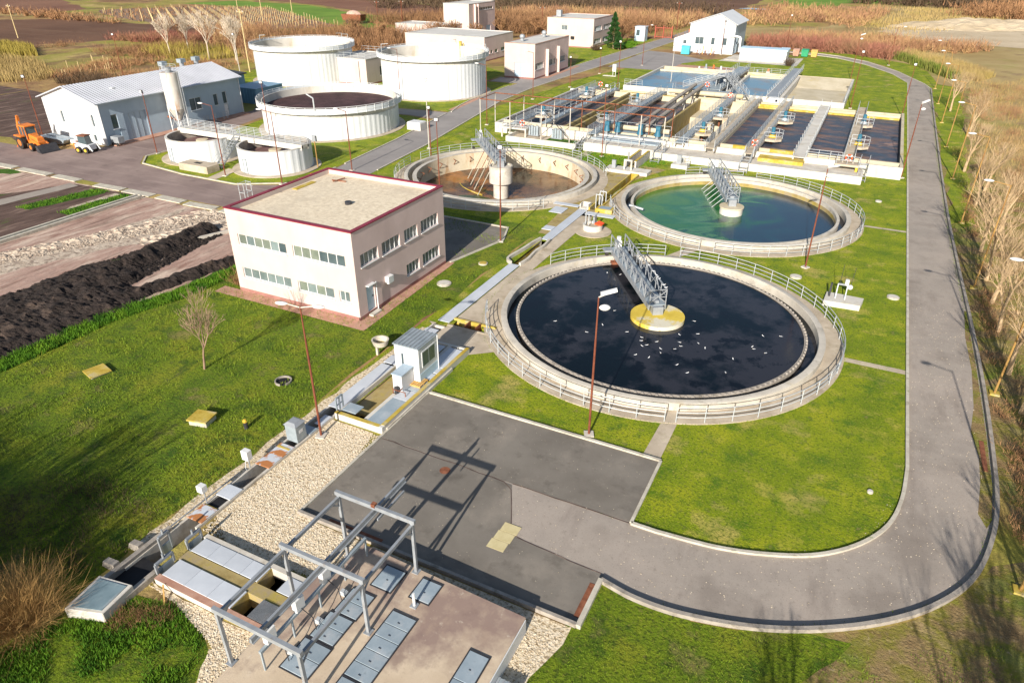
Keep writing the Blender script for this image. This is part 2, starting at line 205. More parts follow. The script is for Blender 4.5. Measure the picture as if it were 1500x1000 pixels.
# ---------------------------------------------------------------- object helpers
WL = {}
def tag(o, label=None, cat=None, group=None, kind=None):
    if label: o['label'] = label
    if cat: o['category'] = cat
    if group: o['group'] = group
    if kind: o['kind'] = kind
    return o
def thing(name, label, cat, loc=(0, 0, 0), rz=0, group=None):
    o = bpy.data.objects.new(name, None); C.objects.link(o); o.location = loc; o.rotation_euler = (0, 0, rz)
    o.empty_display_size = .3; WL[o.name] = Vector(loc); return tag(o, label, cat, group)
class MB:
    def __init__(s): s.v = []; s.f = []
    def add(s, vs, fs):
        n = len(s.v); s.v += [tuple(p) for p in vs]; s.f += [tuple(i+n for i in f) for f in fs]; return s
    def box(s, x0, x1, y0, y1, z0, z1):
        return s.add([(x0, y0, z0), (x1, y0, z0), (x1, y1, z0), (x0, y1, z0), (x0, y0, z1), (x1, y0, z1), (x1, y1, z1), (x0, y1, z1)],
                     [(3, 2, 1, 0), (4, 5, 6, 7), (0, 1, 5, 4), (1, 2, 6, 5), (2, 3, 7, 6), (3, 0, 4, 7)])
    def hexa(s, bot, top):
        return s.add(list(bot)+list(top), [(3, 2, 1, 0), (4, 5, 6, 7), (0, 1, 5, 4), (1, 2, 6, 5), (2, 3, 7, 6), (3, 0, 4, 7)])
    def bar(s, p, q, w, h=None, up=(0, 0, 1)):
        p = Vector(p); q = Vector(q); d = (q-p).normalized(); U = Vector(up)
        if abs(d.dot(U)) > .98: U = Vector((0, 1, 0))
        a = d.cross(U).normalized()*(w/2); b = a.cross(d).normalized()*((h or w)/2)
        return s.hexa([p-a-b, p+a-b, p+a+b, p-a+b], [q-a-b, q+a-b, q+a+b, q-a+b])
    def tube(s, p, q, r0, r1=None, n=6, caps=True):
        p = Vector(p); q = Vector(q); d = (q-p).normalized(); U = Vector((0, 0, 1)) if abs(d.z) < .95 else Vector((1, 0, 0))
        a = d.cross(U).normalized(); b = d.cross(a); r1 = r0 if r1 is None else r1
        vs = [p+(a*math.cos(TAU*i/n)+b*math.sin(TAU*i/n))*r0 for i in range(n)]+[q+(a*math.cos(TAU*i/n)+b*math.sin(TAU*i/n))*r1 for i in range(n)]
        fs = [(i, i+n, (i+1) % n+n, (i+1) % n) for i in range(n)]
        if caps: fs += [tuple(range(n)), tuple(range(2*n-1, n-1, -1))]
        return s.add(vs, fs)
    def path(s, pts, r, n=6):
        for a, b in zip(pts[:-1], pts[1:]): s.tube(a, b, r, n=n)
        return s
    def prof(s, cx, cy, prof, a0=0, a1=TAU, n=96, close=True):
        full = abs(a1-a0-TAU) < 1e-6; k = len(prof); m = n if full else n+1
        vs = [(cx+r*math.cos(a0+(a1-a0)*i/n), cy+r*math.sin(a0+(a1-a0)*i/n), z) for i in range(m) for r, z in prof]
        fs = []
        for i in range(n):
            j = (i+1) % m
            for t in range(k if close else k-1):
                u = (t+1) % k; fs.append((i*k+t, j*k+t, j*k+u, i*k+u))
        if not full and close: fs += [tuple(range(k)), tuple((m-1)*k+t for t in range(k-1, -1, -1))]
        return s.add(vs, fs)
    def ring(s, cx, cy, r0, r1, z0, z1, a0=0, a1=TAU, n=96):
        return s.prof(cx, cy, [(r0, z0), (r1, z0), (r1, z1), (r0, z1)], a0, a1, n)
    def cyl(s, cx, cy, r, z0, z1, r1=None, n=32):
        r1 = r if r1 is None else r1
        vs = [(cx+r*math.cos(TAU*i/n), cy+r*math.sin(TAU*i/n), z0) for i in range(n)]+[(cx+r1*math.cos(TAU*i/n), cy+r1*math.sin(TAU*i/n), z1) for i in range(n)]
        return s.add(vs, [(i, (i+1) % n, (i+1) % n+n, i+n) for i in range(n)]+[tuple(range(n-1, -1, -1)), tuple(range(n, 2*n))])
    def sphere(s, c, r, n=10, m=6, sq=(1, 1, 1)):
        vs = []; fs = []
        for j in range(m+1):
            t = PI*j/m
            for i in range(n): vs.append((c[0]+sq[0]*r*math.sin(t)*math.cos(TAU*i/n), c[1]+sq[1]*r*math.sin(t)*math.sin(TAU*i/n), c[2]+sq[2]*r*math.cos(t)))
        for j in range(m):
            for i in range(n): fs.append((j*n+i, (j+1)*n+i, (j+1)*n+(i+1) % n, j*n+(i+1) % n))
        return s.add(vs, fs)
    def rot(s, ang, cx=0, cy=0):
        c_, s_ = math.cos(ang), math.sin(ang); s.v = [(cx+(x-cx)*c_-(y-cy)*s_, cy+(x-cx)*s_+(y-cy)*c_, z) for x, y, z in s.v]; return s
    def move(s, dx, dy, dz=0): s.v = [(x+dx, y+dy, z+dz) for x, y, z in s.v]; return s
    def mesh(s, name, m, off=(0, 0, 0), smooth=False):
        me = bpy.data.meshes.new(name); me.from_pydata([(x-off[0], y-off[1], z-off[2]) for x, y, z in s.v], [], s.f)
        me.materials.append(M[m] if isinstance(m, str) else m)
        me.validate()
        if smooth: me.polygons.foreach_set('use_smooth', [True]*len(me.polygons))
        me.update(); return me
    def build(s, name, m, parent=None, smooth=False, origin=None, bevel=0):
        off = WL[parent.name] if parent is not None else (origin or (0, 0, 0))
        o = bpy.data.objects.new(name, s.mesh(name, m, off, smooth)); C.objects.link(o)
        if parent is not None: o.parent = parent; WL[o.name] = Vector(off)
        else: o.location = off; WL[o.name] = Vector(off)
        if smooth:
            es = o.modifiers.new('es', 'EDGE_SPLIT'); es.split_angle = R(35)
        if bevel:
            bv = o.modifiers.new('bevel', 'BEVEL'); bv.width = bevel; bv.segments = 1; bv.limit_method = 'ANGLE'
        return o
def dup(root, loc=None, rz=None, label=None, group=None, scale=None):
    def cp(o, par):
        c = o.copy(); C.objects.link(c); c.parent = par
        for ch in o.children: cp(ch, c)
        return c
    c = cp(root, None)
    if loc is not None: c.location = loc
    if rz is not None: c.rotation_euler = (0, 0, rz)
    if scale: c.scale = (scale,)*3 if isinstance(scale, (int, float)) else scale
    if label: c['label'] = label
    if group: c['group'] = group
    WL[c.name] = Vector(c.location); return c
def inst(name, me, parent, loc):
    o = bpy.data.objects.new(name, me); C.objects.link(o); o.parent = parent
    o.location = Vector(loc)-(WL[parent.name] if parent is not None else Vector((0, 0, 0))); return o
HOLES = []
def circle(cx, cy, r, n=72, a0=0, a1=TAU): return [(cx+r*math.cos(a0+(a1-a0)*i/n), cy+r*math.sin(a0+(a1-a0)*i/n)) for i in range(n)]
def rect(x0, x1, y0, y1): return [(x0, y0), (x1, y0), (x1, y1), (x0, y1)]
def inpoly(p, poly):
    x, y = p; c = False; j = len(poly)-1
    for i in range(len(poly)):
        xi, yi = poly[i]; xj, yj = poly[j]
        if (yi > y) != (yj > y) and x < (xj-xi)*(y-yi)/(yj-yi)+xi: c = not c
        j = i
    return c
def bb(p): return min(a[0] for a in p), max(a[0] for a in p), min(a[1] for a in p), max(a[1] for a in p)
def sheet(name, outer, z, m, holes=None, kind='structure', cut=True):
    hs = list(holes or [])
    B = bb(outer)
    if cut:
        for h in HOLES:
            b = bb(h)
            if b[1] > B[0] and b[0] < B[1] and b[3] > B[2] and b[2] < B[3]: hs.append(h)
    vs = []; es = []
    for p in [outer]+hs:
        n = len(vs); vs += [Vector(a) for a in p]; es += [(n+i, n+(i+1) % len(p)) for i in range(len(p))]
    r = delaunay_2d_cdt(vs, es, [], 0, 1e-5); V = r[0]; Fs = []
    for f in r[2]:
        cx = sum(V[i].x for i in f)/len(f); cy = sum(V[i].y for i in f)/len(f)
        if inpoly((cx, cy), outer) and not any(inpoly((cx, cy), h) for h in hs):
            a, b_, c_ = [V[i] for i in f[:3]]
            Fs.append(tuple(f) if (b_-a).cross(c_-a) > 0 else tuple(reversed(f)))
    mb = MB(); mb.add([(v.x, v.y, z) for v in V], Fs); o = mb.build(name, m)
    if kind: o['kind'] = kind
    return o
def offset_line(pts, d, closed=False):
    out = []; n = len(pts)
    for i in range(n):
        a = pts[i-1] if (i > 0 or closed) else pts[i]; b = pts[(i+1) % n] if (i < n-1 or closed) else pts[i]
        dx, dy = b[0]-a[0], b[1]-a[1]; l = math.hypot(dx, dy) or 1; out.append((pts[i][0]-dy/l*d, pts[i][1]+dx/l*d))
    return out
def smooth_line(pts, n=8):
    out = []; P = [pts[0]]+list(pts)+[pts[-1]]
    for i in range(1, len(P)-2):
        p0, p1, p2, p3 = P[i-1:i+3]
        for k in range(n):
            t = k/n; out.append(tuple(.5*((2*p1[j])+(-p0[j]+p2[j])*t+(2*p0[j]-5*p1[j]+4*p2[j]-p3[j])*t*t+(-p0[j]+3*p1[j]-3*p2[j]+p3[j])*t**3) for j in (0, 1)))
    return out+[tuple(pts[-1])]
def strip(name, pts, w, z0, z1, m, kind='structure', closed=False, seg=None):
    """kerb: a raised strip along a line, centred on it; small joints every seg metres"""
    L_ = offset_line(pts, w/2, closed); R_ = offset_line(pts, -w/2, closed); mb = MB(); n = len(pts)
    for i in range(n if closed else n-1):
        j = (i+1) % n
        mb.hexa([(*R_[i], z0), (*R_[j], z0), (*L_[j], z0), (*L_[i], z0)], [(*R_[i], z1), (*R_[j], z1), (*L_[j], z1), (*L_[i], z1)])
    o = mb.build(name, m)
    if kind: o['kind'] = kind
    return o
def resample(pts, d, closed=False):
    P = list(pts)+([pts[0]] if closed else []); out = []; acc = 0
    tot = sum(math.dist(a, b) for a, b in zip(P, P[1:])); n = max(1, round(tot/d)); st = tot/n; tgt = 0; k = 0
    for a, b in zip(P, P[1:]):
        l = math.dist(a, b)
        while tgt <= acc+l+1e-6 and k <= n:
            t = (tgt-acc)/l if l else 0; out.append(tuple(a[i]+(b[i]-a[i])*t for i in range(len(a)))); tgt += st; k += 1
        acc += l
    return out[:-1] if closed else out
PM = {}
def post_mesh(h, r, m):
    k = (round(h, 2), r, m)
    if k not in PM: PM[k] = MB().tube((0, 0, 0), (0, 0, h), r, n=5).mesh('post', m)
    return PM[k]
def railpart(parent, pts, h=1.05, levels=(1.05, .7, .35), sp=1.6, m='rail', r=.028, name='railing'):
    """a railing as a part: rails in one mesh, posts as its children. pts are 3D"""
    mb = MB(); P = [Vector(p) for p in pts]
    for a, b in zip(P, P[1:]):
        for l in levels: mb.tube(a+Vector((0, 0, l)), b+Vector((0, 0, l)), r, n=5)
    o = mb.build(name, m, parent)
    for p in resample([tuple(p) for p in P], sp): inst('post', post_mesh(h, r*1.15, m), o, p)
    return o
def railing(label, pts, group=None, sp=1.7, h=1.05, levels=(1.05, .7, .35), m='rail', r=.03):
    c = pts[len(pts)//2]; t = thing('guard_rail', label, 'railing', c, group=group)
    mb = MB(); P = [Vector(p) for p in pts]
    for l in levels:
        for a, b in zip(P, P[1:]): mb.tube(a+Vector((0, 0, l)), b+Vector((0, 0, l)), r, n=5)
    mb.build('rails', m, t)
    for p in resample([tuple(p) for p in P], sp): inst('post', post_mesh(h, r*1.15, m), t, p)
    return t
# ================================================================ SETTING
T1, T2, T3 = (-10.95, 47.3), (-11.0, 76.35), (-39.4, 76.3)       # the three settling tanks
HOLES += [circle(T1[0], T1[1], 11.8), circle(T2[0], T2[1], 11.8), circle(T3[0], T3[1], 11.8),
          rect(-51.2, 5.3, 98.2, 133.6), rect(-43.8, -4.2, 139.2, 166.8),
          rect(-25.9, -25.05, 12.3, 38.9), rect(-25.85, -24.95, 52, 58.6), rect(-24.7, -21.6, 26.3, 36.1), rect(-24.9, -24.0, 69.5, 84),
          rect(-23.9, -17.6, 12.5, 15.2), rect(-24.7, -21.5, 39.6, 40.4)]
sheet('ground', [(-2500, -300), (2500, -300), (2500, 4000), (-2500, 4000)], -.004, 'ground')
def jag(pts, d=3, amp=.5, closed=True):
    P = resample(pts, d, closed); r = random.Random(len(P)); return [(x+r.uniform(-amp, amp), y+r.uniform(-amp, amp)) for x, y in P]
road_in = [(6.35, 180), (6.35, 40), (6.3, 36), (6.15, 33.8), (5.75, 31.8), (4.6, 29.6), (2.7, 27.7), (1.2, 26.9), (-1.5, 25.9), (-4.7, 25.55), (-6.0, 25.6)]
road_in_s = [(6.35, 178), (6.35, 36.5)]+smooth_line([(6.35, 36.5), (6.1, 33.6), (5.5, 31.2), (4.3, 29.2), (2.6, 27.6), (.6, 26.6), (-1.8, 25.9), (-4.7, 25.6)], 6)[1:]+[(-6.0, 25.6)]
road_out_s = [(10.7, 172)]+smooth_line([(10.6, 172), (10.3, 126), (10.2, 90), (10.4, 72), (10.7, 58), (10.8, 48), (10.7, 40), (10.5, 35.4), (10.0, 32.2), (9.1, 29.3), (7.6, 26.9), (5.6, 24.9), (3.1, 23.2), (.5, 22.0), (-2.3, 21.3), (-4.4, 21.2), (-6.1, 21.5)], 6)
# lawns
sheet('lawn', [(-62, 86), (-60, 69), (-57.6, 60.3), (-30, 60.3), (-27, 60), (-27, 25), (-21, 31), (-6, 31), (-6, 25.6)]+road_in_s[::-1][1:]+[(5.5, 186), (0, 200), (-8, 212), (-18, 217), (-34, 200), (-52, 180), (-58, 150)], .0, 'lawn')
lw = jag([(-27, 12.8), (-27, 62), (-48, 62), (-48.5, 41), (-47.5, 34), (-49.6, 29), (-49.6, 22), (-56, 12), (-60, 0), (-60, -14), (-26, -14)], 3, .35)
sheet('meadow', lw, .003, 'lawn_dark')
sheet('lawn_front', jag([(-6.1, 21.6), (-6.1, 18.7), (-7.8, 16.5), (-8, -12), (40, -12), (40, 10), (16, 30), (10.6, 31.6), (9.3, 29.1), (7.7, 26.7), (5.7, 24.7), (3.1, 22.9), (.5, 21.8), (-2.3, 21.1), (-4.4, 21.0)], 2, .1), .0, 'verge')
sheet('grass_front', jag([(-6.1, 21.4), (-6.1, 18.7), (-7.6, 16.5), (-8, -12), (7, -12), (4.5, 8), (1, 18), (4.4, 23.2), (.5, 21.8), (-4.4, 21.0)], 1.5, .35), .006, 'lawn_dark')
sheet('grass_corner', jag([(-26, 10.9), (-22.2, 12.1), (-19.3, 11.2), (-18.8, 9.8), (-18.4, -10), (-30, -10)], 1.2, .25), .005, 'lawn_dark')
sheet('verge', jag([(10.6, 178), (10.3, 120), (10.2, 90), (10.6, 60), (10.8, 48), (10.6, 36), (12, 31), (40, 10), (60, 60), (60, 178)], 5, .1), .0, 'verge')
sheet('verge_grass', jag([(10.7, 172), (10.6, 120), (10.5, 80), (12.5, 84), (14, 120), (16, 172)], 3, .5), .005, 'lawn')
sheet('verge_grass_north', jag([(-20, 221), (-8, 216.5), (0, 206), (6, 190), (11, 172), (15.5, 172), (12, 195), (6, 210), (-2, 222), (-16, 228), (-30, 228)], 4, .5), .005, 'lawn')
# roads
sheet('road', road_in_s+[(-6.0, 31), (-21.3, 31), (-21.3, 18.8), (-6.3, 18.8), (-6.1, 21.5)]+road_out_s[::-1]+[(9.5, 178), (4, 195), (-3, 209), (-10, 216.5), (-17, 220.5), (-24, 222), (-24, 219), (-17.5, 216.5), (-10, 212), (-3, 203), (3, 190), (6.2, 180)], .012, 'asphalt')
sheet('yard', [(-21.25, 30.95), (-6.05, 30.95), (-6.05, 28.5), (-6.05, 25.7), (-12.6, 25.6), (-21.25, 25.8)], .030, 'asphalt_yard')
sheet('yard_patch', [(-21.25, 25.7), (-12.6, 25.5), (-11.0, 22.2), (-6.1, 21.9), (-6.1, 18.9), (-21.25, 18.9)], .030, 'asphalt_yard')
mainroad = [(-54.6, 69), (-54.8, 71.5), (-56.2, 85), (-58.7, 100.7), (-61.6, 118.5), (-62.5, 135), (-61.8, 150), (-60.4, 170), (-59, 200), (-57.6, 240), (-57, 330)]
mr_w = [(-60, 69), (-60.4, 72), (-62, 86), (-64.4, 101), (-66.5, 113), (-67.3, 118.5), (-67.6, 135), (-67, 150), (-66, 170), (-64.4, 208), (-62.8, 240), (-62, 330)]
sheet('main_road', mainroad+mr_w[::-1], .010, 'asphalt_far')
sheet('side_road', [(-64, 106.5), (-70, 106), (-77, 105), (-86, 103.5), (-96, 101), (-96, 97.5), (-86, 99.8), (-77, 101.2), (-70, 101.6), (-64, 100.8)], .014, 'asphalt_far')
sheet('service_yard', [(-66, 138.5), (-74, 138.5), (-74.5, 144.4), (-66.4, 144.4)], .014, 'asphalt_far')
sheet('forecourt', [(-58.6, 170), (-44, 170), (-44, 184), (-40, 192), (-52, 202), (-58.6, 204)], .014, 'asphalt_far')
sheet('left_road', [(-150, 57), (-150, 51.2), (-100, 51.4), (-84, 51.6), (-61.5, 52), (-45, 52), (-31, 51.5), (-29.2, 57), (-30.4, 60.2), (-45, 60.2), (-57, 60.2), (-60.2, 61.6), (-66.4, 58.4), (-75.5, 58.6), (-84.5, 59.8), (-87.3, 62.6), (-87, 68), (-88.4, 76), (-91, 88), (-93, 97.6), (-97, 99), (-101, 99), (-96.3, 92), (-96.0, 64), (-102, 58.6), (-111, 58.4)], .012, 'asphalt_left')
sheet('left_road_link', [(-60, 69.5), (-60.5, 61.4), (-57, 60), (-54.6, 60.3), (-54.4, 69.5)], .015, 'asphalt_far')
sheet('entrance_apron', [(-31.1, 49.7), (-29.2, 57), (-30.4, 60.1), (-37.5, 60.1), (-37.5, 49.8)], .018, 'asphalt_yard')
# lawns between the tanks on the far side of the main road
sheet('lawn_tanks', [(-60.4, 70), (-62.2, 86), (-63.9, 98), (-65, 100), (-70, 101.2), (-77, 100.8), (-86, 99.4), (-91, 97), (-90, 88), (-87.4, 76), (-86, 68), (-86.8, 62.9), (-84.2, 60.2), (-75.5, 59), (-66.4, 58.9), (-61, 61.9)], .002, 'lawn')
sheet('lawn_tanks_north', [(-65, 107), (-70, 106.6), (-77, 105.6), (-86, 104), (-97, 102), (-104, 100), (-128, 104), (-132, 142), (-105, 146), (-90, 160), (-76, 150), (-75, 138), (-68, 138), (-67.6, 118.5), (-66.5, 111)], .002, 'lawn')
sheet('lawn_offices', [(-67.3, 150), (-66.2, 149), (-66.1, 167), (-72, 185), (-84, 200), (-74, 201), (-74, 230), (-64.8, 232), (-65.6, 200), (-66.4, 168)], .003, 'lawn')
sheet('lawn_offices_north', [(-78, 164), (-90, 178), (-110, 192), (-112, 204), (-92, 204), (-88, 200), (-76, 190), (-72, 170)], .003, 'lawn')
# footpaths, aprons
def path_(n, p, m='slab', z=.024): return sheet(n, p, z, m)
path_('footpath', [(-7.1, 31), (-6.1, 31), (-6.1, 34.9), (-7.0, 35.2)])
path_('footpath', [(2.1, 47.3), (6.3, 47.3), (6.3, 47.9), (2.2, 47.9)])
path_('footpath', [(2.0, 77.3), (6.3, 77.3), (6.3, 77.8), (2.2, 77.8)])
path_('footpath', [(-14.2, 59.6), (-13.1, 59.7), (-11.2, 63.6), (-12.4, 63.6)])
path_('footpath', [(-18.0, 88.6), (-16.8, 88.8), (-12.2, 93.2), (-13.4, 93.2)], z=.026)
path_('footpath', [(-34.6, 86.6), (-33.4, 86.2), (-33.2, 93), (-34.4, 93)], z=.026)
path_('footpath', [(-71.4, 58.8), (-70.0, 58.8), (-70.6, 63.4), (-72.4, 63.4)], z=.026)
path_('pavement', [(-27.0, 60.4), (-25.9, 60.4), (-25.9, 68.5), (-28.3, 70.5), (-27.4, 66)], 'mossy_slab')
path_('channel_walk', [(-24.95, 41.5), (-24.1, 42), (-23.6, 50), (-23.6, 66.5), (-24.1, 68.2), (-25.9, 68.2), (-25.9, 60), (-24.95, 58.7)], 'slab', .03)
path_('channel_walk', [(-24.95, 40.6), (-21.3, 40.8), (-22.6, 43), (-23.3, 46), (-23.5, 49.8), (-24.95, 52)], 'slab', .034)
path_('channel_walk', [(-26.6, 39.4), (-25.95, 39.4), (-25.95, 36.1), (-21.5, 36.2), (-19.5, 37.8), (-21.0, 39.5), (-24.8, 39.5), (-24.9, 39.4), (-25.0, 38.95), (-25.95, 38.95)], 'slab', .03)
path_('tank_apron', [(-27.8, 69.3), (-26.0, 67), (-23.3, 67.4), (-22.2, 69), (-23.9, 74), (-24, 82), (-21.6, 88.5), (-24.8, 89), (-27.3, 87.0), (-28.9, 84)], 'mossy_slab', .03)
path_('brick_apron', [(-45.4, 35.8), (-30.1, 35.8), (-30.6, 50.0), (-31.27, 50.0), (-31.27, 37), (-45.4, 37)], 'brick_pave', .03)
path_('gravel_bed', jag([(-25.0, 25.9), (-21.4, 25.9), (-21.35, 18.6), (-16.6, 18.6), (-16.6, 17.9), (-17.3, 15.6), (-24.9, 15.6)], 3, .02), 'gravel', .02)
path_('gravel_bed', jag([(-24.6, 12.4), (-17.3, 12.35), (-17.3, 9.6), (-18.4, 9.5), (-19.3, 11.3), (-22.3, 12.1)], .8, .12), 'gravel', .02)
path_('gravel_bed', [(-16.6, 18.6), (-6.5, 18.6), (-7.9, 17.6), (-16.6, 17.9)], 'gravel', .024)
path_('gravel_bed', jag([(-8.1, 17.7), (-6.2, 18.6), (-6.6, 17.2), (-7.1, 14), (-7.4, 9), (-8.1, 9)], 1, .15), 'gravel', .026)
path_('gravel_verge', jag([(-26.9, 13.5), (-26.0, 13.5), (-26.0, 38.5), (-26.6, 38.5)], 1, .14), 'gravel', .012)
path_('brick_strip', [(-66.4, 108.5), (-65.2, 108), (-66.3, 119), (-68, 124), (-72, 130), (-73, 130), (-69.2, 124), (-67.4, 118.5)], 'brick_pave', .02)
path_('brick_strip', [(-66.2, 146.5), (-64.6, 148), (-64.9, 168), (-66.0, 168), (-65.8, 150)], 'brick_pave', .02)
path_('brick_strip', [(-78, 111.4), (-72, 112.2), (-68.4, 115.5), (-66.6, 113.3), (-71, 108), (-78, 107)], 'lawn', .018)
path_('warehouse_apron', [(-37, 193), (-18, 192), (-18, 207), (-35.7, 207), (-35.7, 203)], 'concrete', .02)
# kerbs
K0, K1 = 0, .13
strip('kerb', road_in_s, .18, K0, K1, 'kerb')
strip('kerb', road_out_s, .2, K0, K1+.09, 'kerb_dark')
strip('seam_weeds', jag([(-21.2, 25.72), (-12.7, 25.55), (-11.0, 22.2), (-6.2, 21.9)], .8, .035, False), .035, .03, .034, 'dirt_dark')
strip('seam_weeds', jag([(-12.6, 25.6), (-6.0, 25.62)], .8, .03, False), .04, .03, .036, 'dirt_dark')

strip('kerb', [(-6.0, 25.6), (-6.0, 30.95)], .16, K0, K1, 'kerb')
strip('kerb', [(-6.0, 31.0), (-21.2, 31.0)], .18, K0, K1, 'kerb')
strip('kerb', [(-21.3, 31.0), (-21.3, 18.7)], .16, K0, K1, 'kerb')
strip('kerb', [(-21.3, 18.75), (-6.2, 18.75)], .16, K0, K1+.1, 'kerb_dark')
strip('kerb', [(-6.1, 18.7), (-6.1, 21.5)], .22, K0, K1+.1, 'kerb')
strip('kerb', mr_w[1:4]+[(-65, 105.5)], .2, K0, .12, 'kerb'); strip('kerb', mainroad[1:], .2, K0, .12, 'kerb')
strip('kerb', [(-64.9, 107), (-66.5, 112.5), (-67.4, 118.5), (-67.7, 135)], .2, K0, .12, 'kerb')
strip('kerb', [(-66.9, 150), (-66, 170), (-64.4, 208), (-62.8, 240)], .2, K0, .12, 'kerb')
strip('kerb', [(-60.3, 70), (-61, 61.9), (-66.4, 58.7), (-75.5, 58.8), (-84.2, 60.0), (-86.9, 62.7), (-86.6, 68), (-88, 76)], .2, K0, .12, 'kerb')
strip('kerb', [(-30.2, 60.25), (-57, 60.25)], .18, K0, .12, 'kerb'); strip('kerb', [(-29.2, 57), (-30.3, 60.2)], .18, K0, .12, 'kerb'); strip('kerb', [(-31.0, 49.9), (-29.2, 57)], .18, K0, .12, 'kerb')
strip('kerb', [(6.35, 178), (3.2, 190), (-3, 203), (-10, 212), (-17.5, 216.5), (-24, 219)], .2, K0, .12, 'kerb')
strip('kerb', [(10.6, 172), (9.5, 178), (4, 195), (-3, 209), (-10, 216.5), (-17, 220.5)], .2, K0, .12, 'kerb')
for i, (x0, x1) in enumerate([(-103, -97), (-96, -90), (-89, -84.5), (-81, -76.5), (-76, -71.5), (-70.5, -66.5), (-65.8, -61.5), (-60.5, -53)]):
    strip('kerb', [(x0, 50.9+.1*(i % 3)), (x1, 51.1)], 1.1, 0, .1, 'kerb')

# sludge drying beds on the left
sheet('drying_bed', jag([(-61.5, 50.5), (-150, 50.5), (-150, 8), (-60, 8), (-49.6, 20), (-49.6, 29), (-47.5, 34), (-48, 50.5)], 2, .3), .003, 'dirt')
sheet('dirt_pale', jag([(-62.3, 50.2), (-55, 50.2), (-57, 44), (-60.5, 40), (-66, 27), (-70, 27), (-66, 38)], 1.5, .4), .008, 'dirt_pale')
sheet('dirt_pale', jag([(-76.5, 50.2), (-71.8, 50.2), (-73, 43), (-76, 43)], 1.5, .4), .008, 'dirt_pale')
sheet('dirt_pale', jag([(-95, 50.2), (-85, 50.2), (-88, 43), (-98, 41)], 1.5, .5), .008, 'dirt')
sheet('dirt_dark', jag([(-83.5, 50.2), (-72.6, 50.2), (-72.6, 26), (-90, 26), (-90, 40)], 2, .4), .006, 'dirt_dark')
sheet('bed_grass', jag([(-79.5, 50), (-77.2, 50), (-79.5, 41.5), (-81.5, 41.5)], 1, .3), .012, 'bank_grass')
sheet('bed_grass', jag([(-75.2, 50), (-72.9, 50), (-73.4, 42.5), (-75.6, 42.5)], 1, .3), .012, 'bank_grass')
sheet('bed_grass', jag([(-104, 50), (-94, 50), (-100, 45), (-106, 46)], 1, .5), .012, 'bank_grass')
sheet('bed_grass', jag([(-93, 38), (-86, 40), (-86, 36), (-94, 33)], 1, .4), .012, 'bank_grass')
sheet('asphalt_strip', jag([(-84.5, 50), (-82.6, 50), (-84.6, 34), (-87, 34)], 2, .15), .011, 'asphalt')
sheet('wheel_track', jag([(-64.5, 50), (-63.4, 50), (-67.5, 25), (-69.3, 25)], 3, .15), .013, 'dirt_pale')
sheet('dark_field', jag([(-150, 60.5), (-108, 60.5), (-108.5, 72), (-128, 84), (-150, 94)], 3, .5), .004, 'dirt_dark')
sheet('dark_field', jag([(-230, 64), (-150, 62), (-150, 96), (-230, 84)], 6, 1), .004, 'dirt_dark')
sheet('bank_grass', jag([(-50.2, 20), (-48.3, 20), (-48.2, 28.6), (-46.6, 34), (-46.4, 40), (-48.4, 40.6), (-48.6, 34), (-50.2, 29)], .8, .3), .008, 'bank_grass')

# far fields
FI = [('field_plough', [(-225, 122), (-216, 137), (-210, 152), (-196, 168), (-205, 186), (-240, 190), (-290, 190), (-310, 172), (-330, 140), (-420, 120), (-420, 60), (-260, 80)], 'plough'),
 ('field_plough', [(-340, 180), (-322, 196), (-325, 224), (-420, 270), (-800, 500), (-900, 200), (-420, 150)], 'plough_red'),
 ('vineyard_field', [(-238, 190), (-206, 188), (-196, 182), (-186, 204), (-176, 216), (-200, 232), (-262, 268), (-300, 262), (-318, 226), (-296, 210)], 'field_vine'),
 ('field_green', [(-196, 228), (-178, 217), (-150, 221), (-138, 232), (-146, 246), (-200, 262), (-250, 290), (-310, 300), (-320, 270), (-262, 272)], 'field_green'),
 ('field_plough', [(-138, 240), (-135, 262), (-105, 262), (-72, 268), (-66, 276), (-72, 292), (-120, 305), (-170, 306), (-230, 330), (-330, 420), (-420, 400), (-330, 316), (-250, 296), (-200, 268)], 'plough_red'),
 ('field_tan', [(-72, 294), (-66, 330), (-90, 350), (-200, 380), (-330, 480), (-330, 424), (-230, 334), (-170, 308), (-120, 307)], 'field_tan'),
 ('field_plough', [(-66, 334), (-60, 700), (-700, 900), (-700, 640), (-330, 484), (-200, 384), (-90, 354)], 'plough'),
 ('field_green', [(-56, 388), (-50, 396), (-28, 390), (-24, 440), (80, 480), (300, 520), (700, 900), (-60, 900)], 'field_green'),
 ('field_tan', [(12, 180), (30, 160), (90, 150), (200, 300), (180, 460), (60, 470), (-10, 430), (-20, 300), (-60, 270), (-60, 232), (-26, 226), (-5, 222), (8, 206)], 'field_tan'),
 ('field_grass', [(16, 100), (30, 90), (60, 120), (70, 260), (40, 250), (18, 190)], 'field_tan'),
 ('meadow_left', [(-165, 86), (-128, 84), (-112, 92), (-118, 104), (-134, 112), (-150, 130), (-190, 160), (-200, 150), (-216, 130), (-222, 118), (-200, 96)], 'ground'),
 ('grass_strip', [(-222, 122), (-196, 118), (-150, 128), (-168, 150), (-196, 166), (-212, 150), (-218, 135)], 'ground')]
for i, (n, p, m) in enumerate(FI): sheet(n, jag(p, 8, 1.6), .004+.0045*(i+1)*.6, m)
sheet('track', jag([(-420, 205), (-322, 196), (-296, 209), (-262, 196), (-262, 192), (-296, 202), (-322, 186), (-420, 190)], 10, .8), .05, 'field_tan')
sheet('pond_water', [(-66, 374), (-52, 371), (-48, 376), (-62, 381)], .08, 'pond')['kind'] = 'structure'

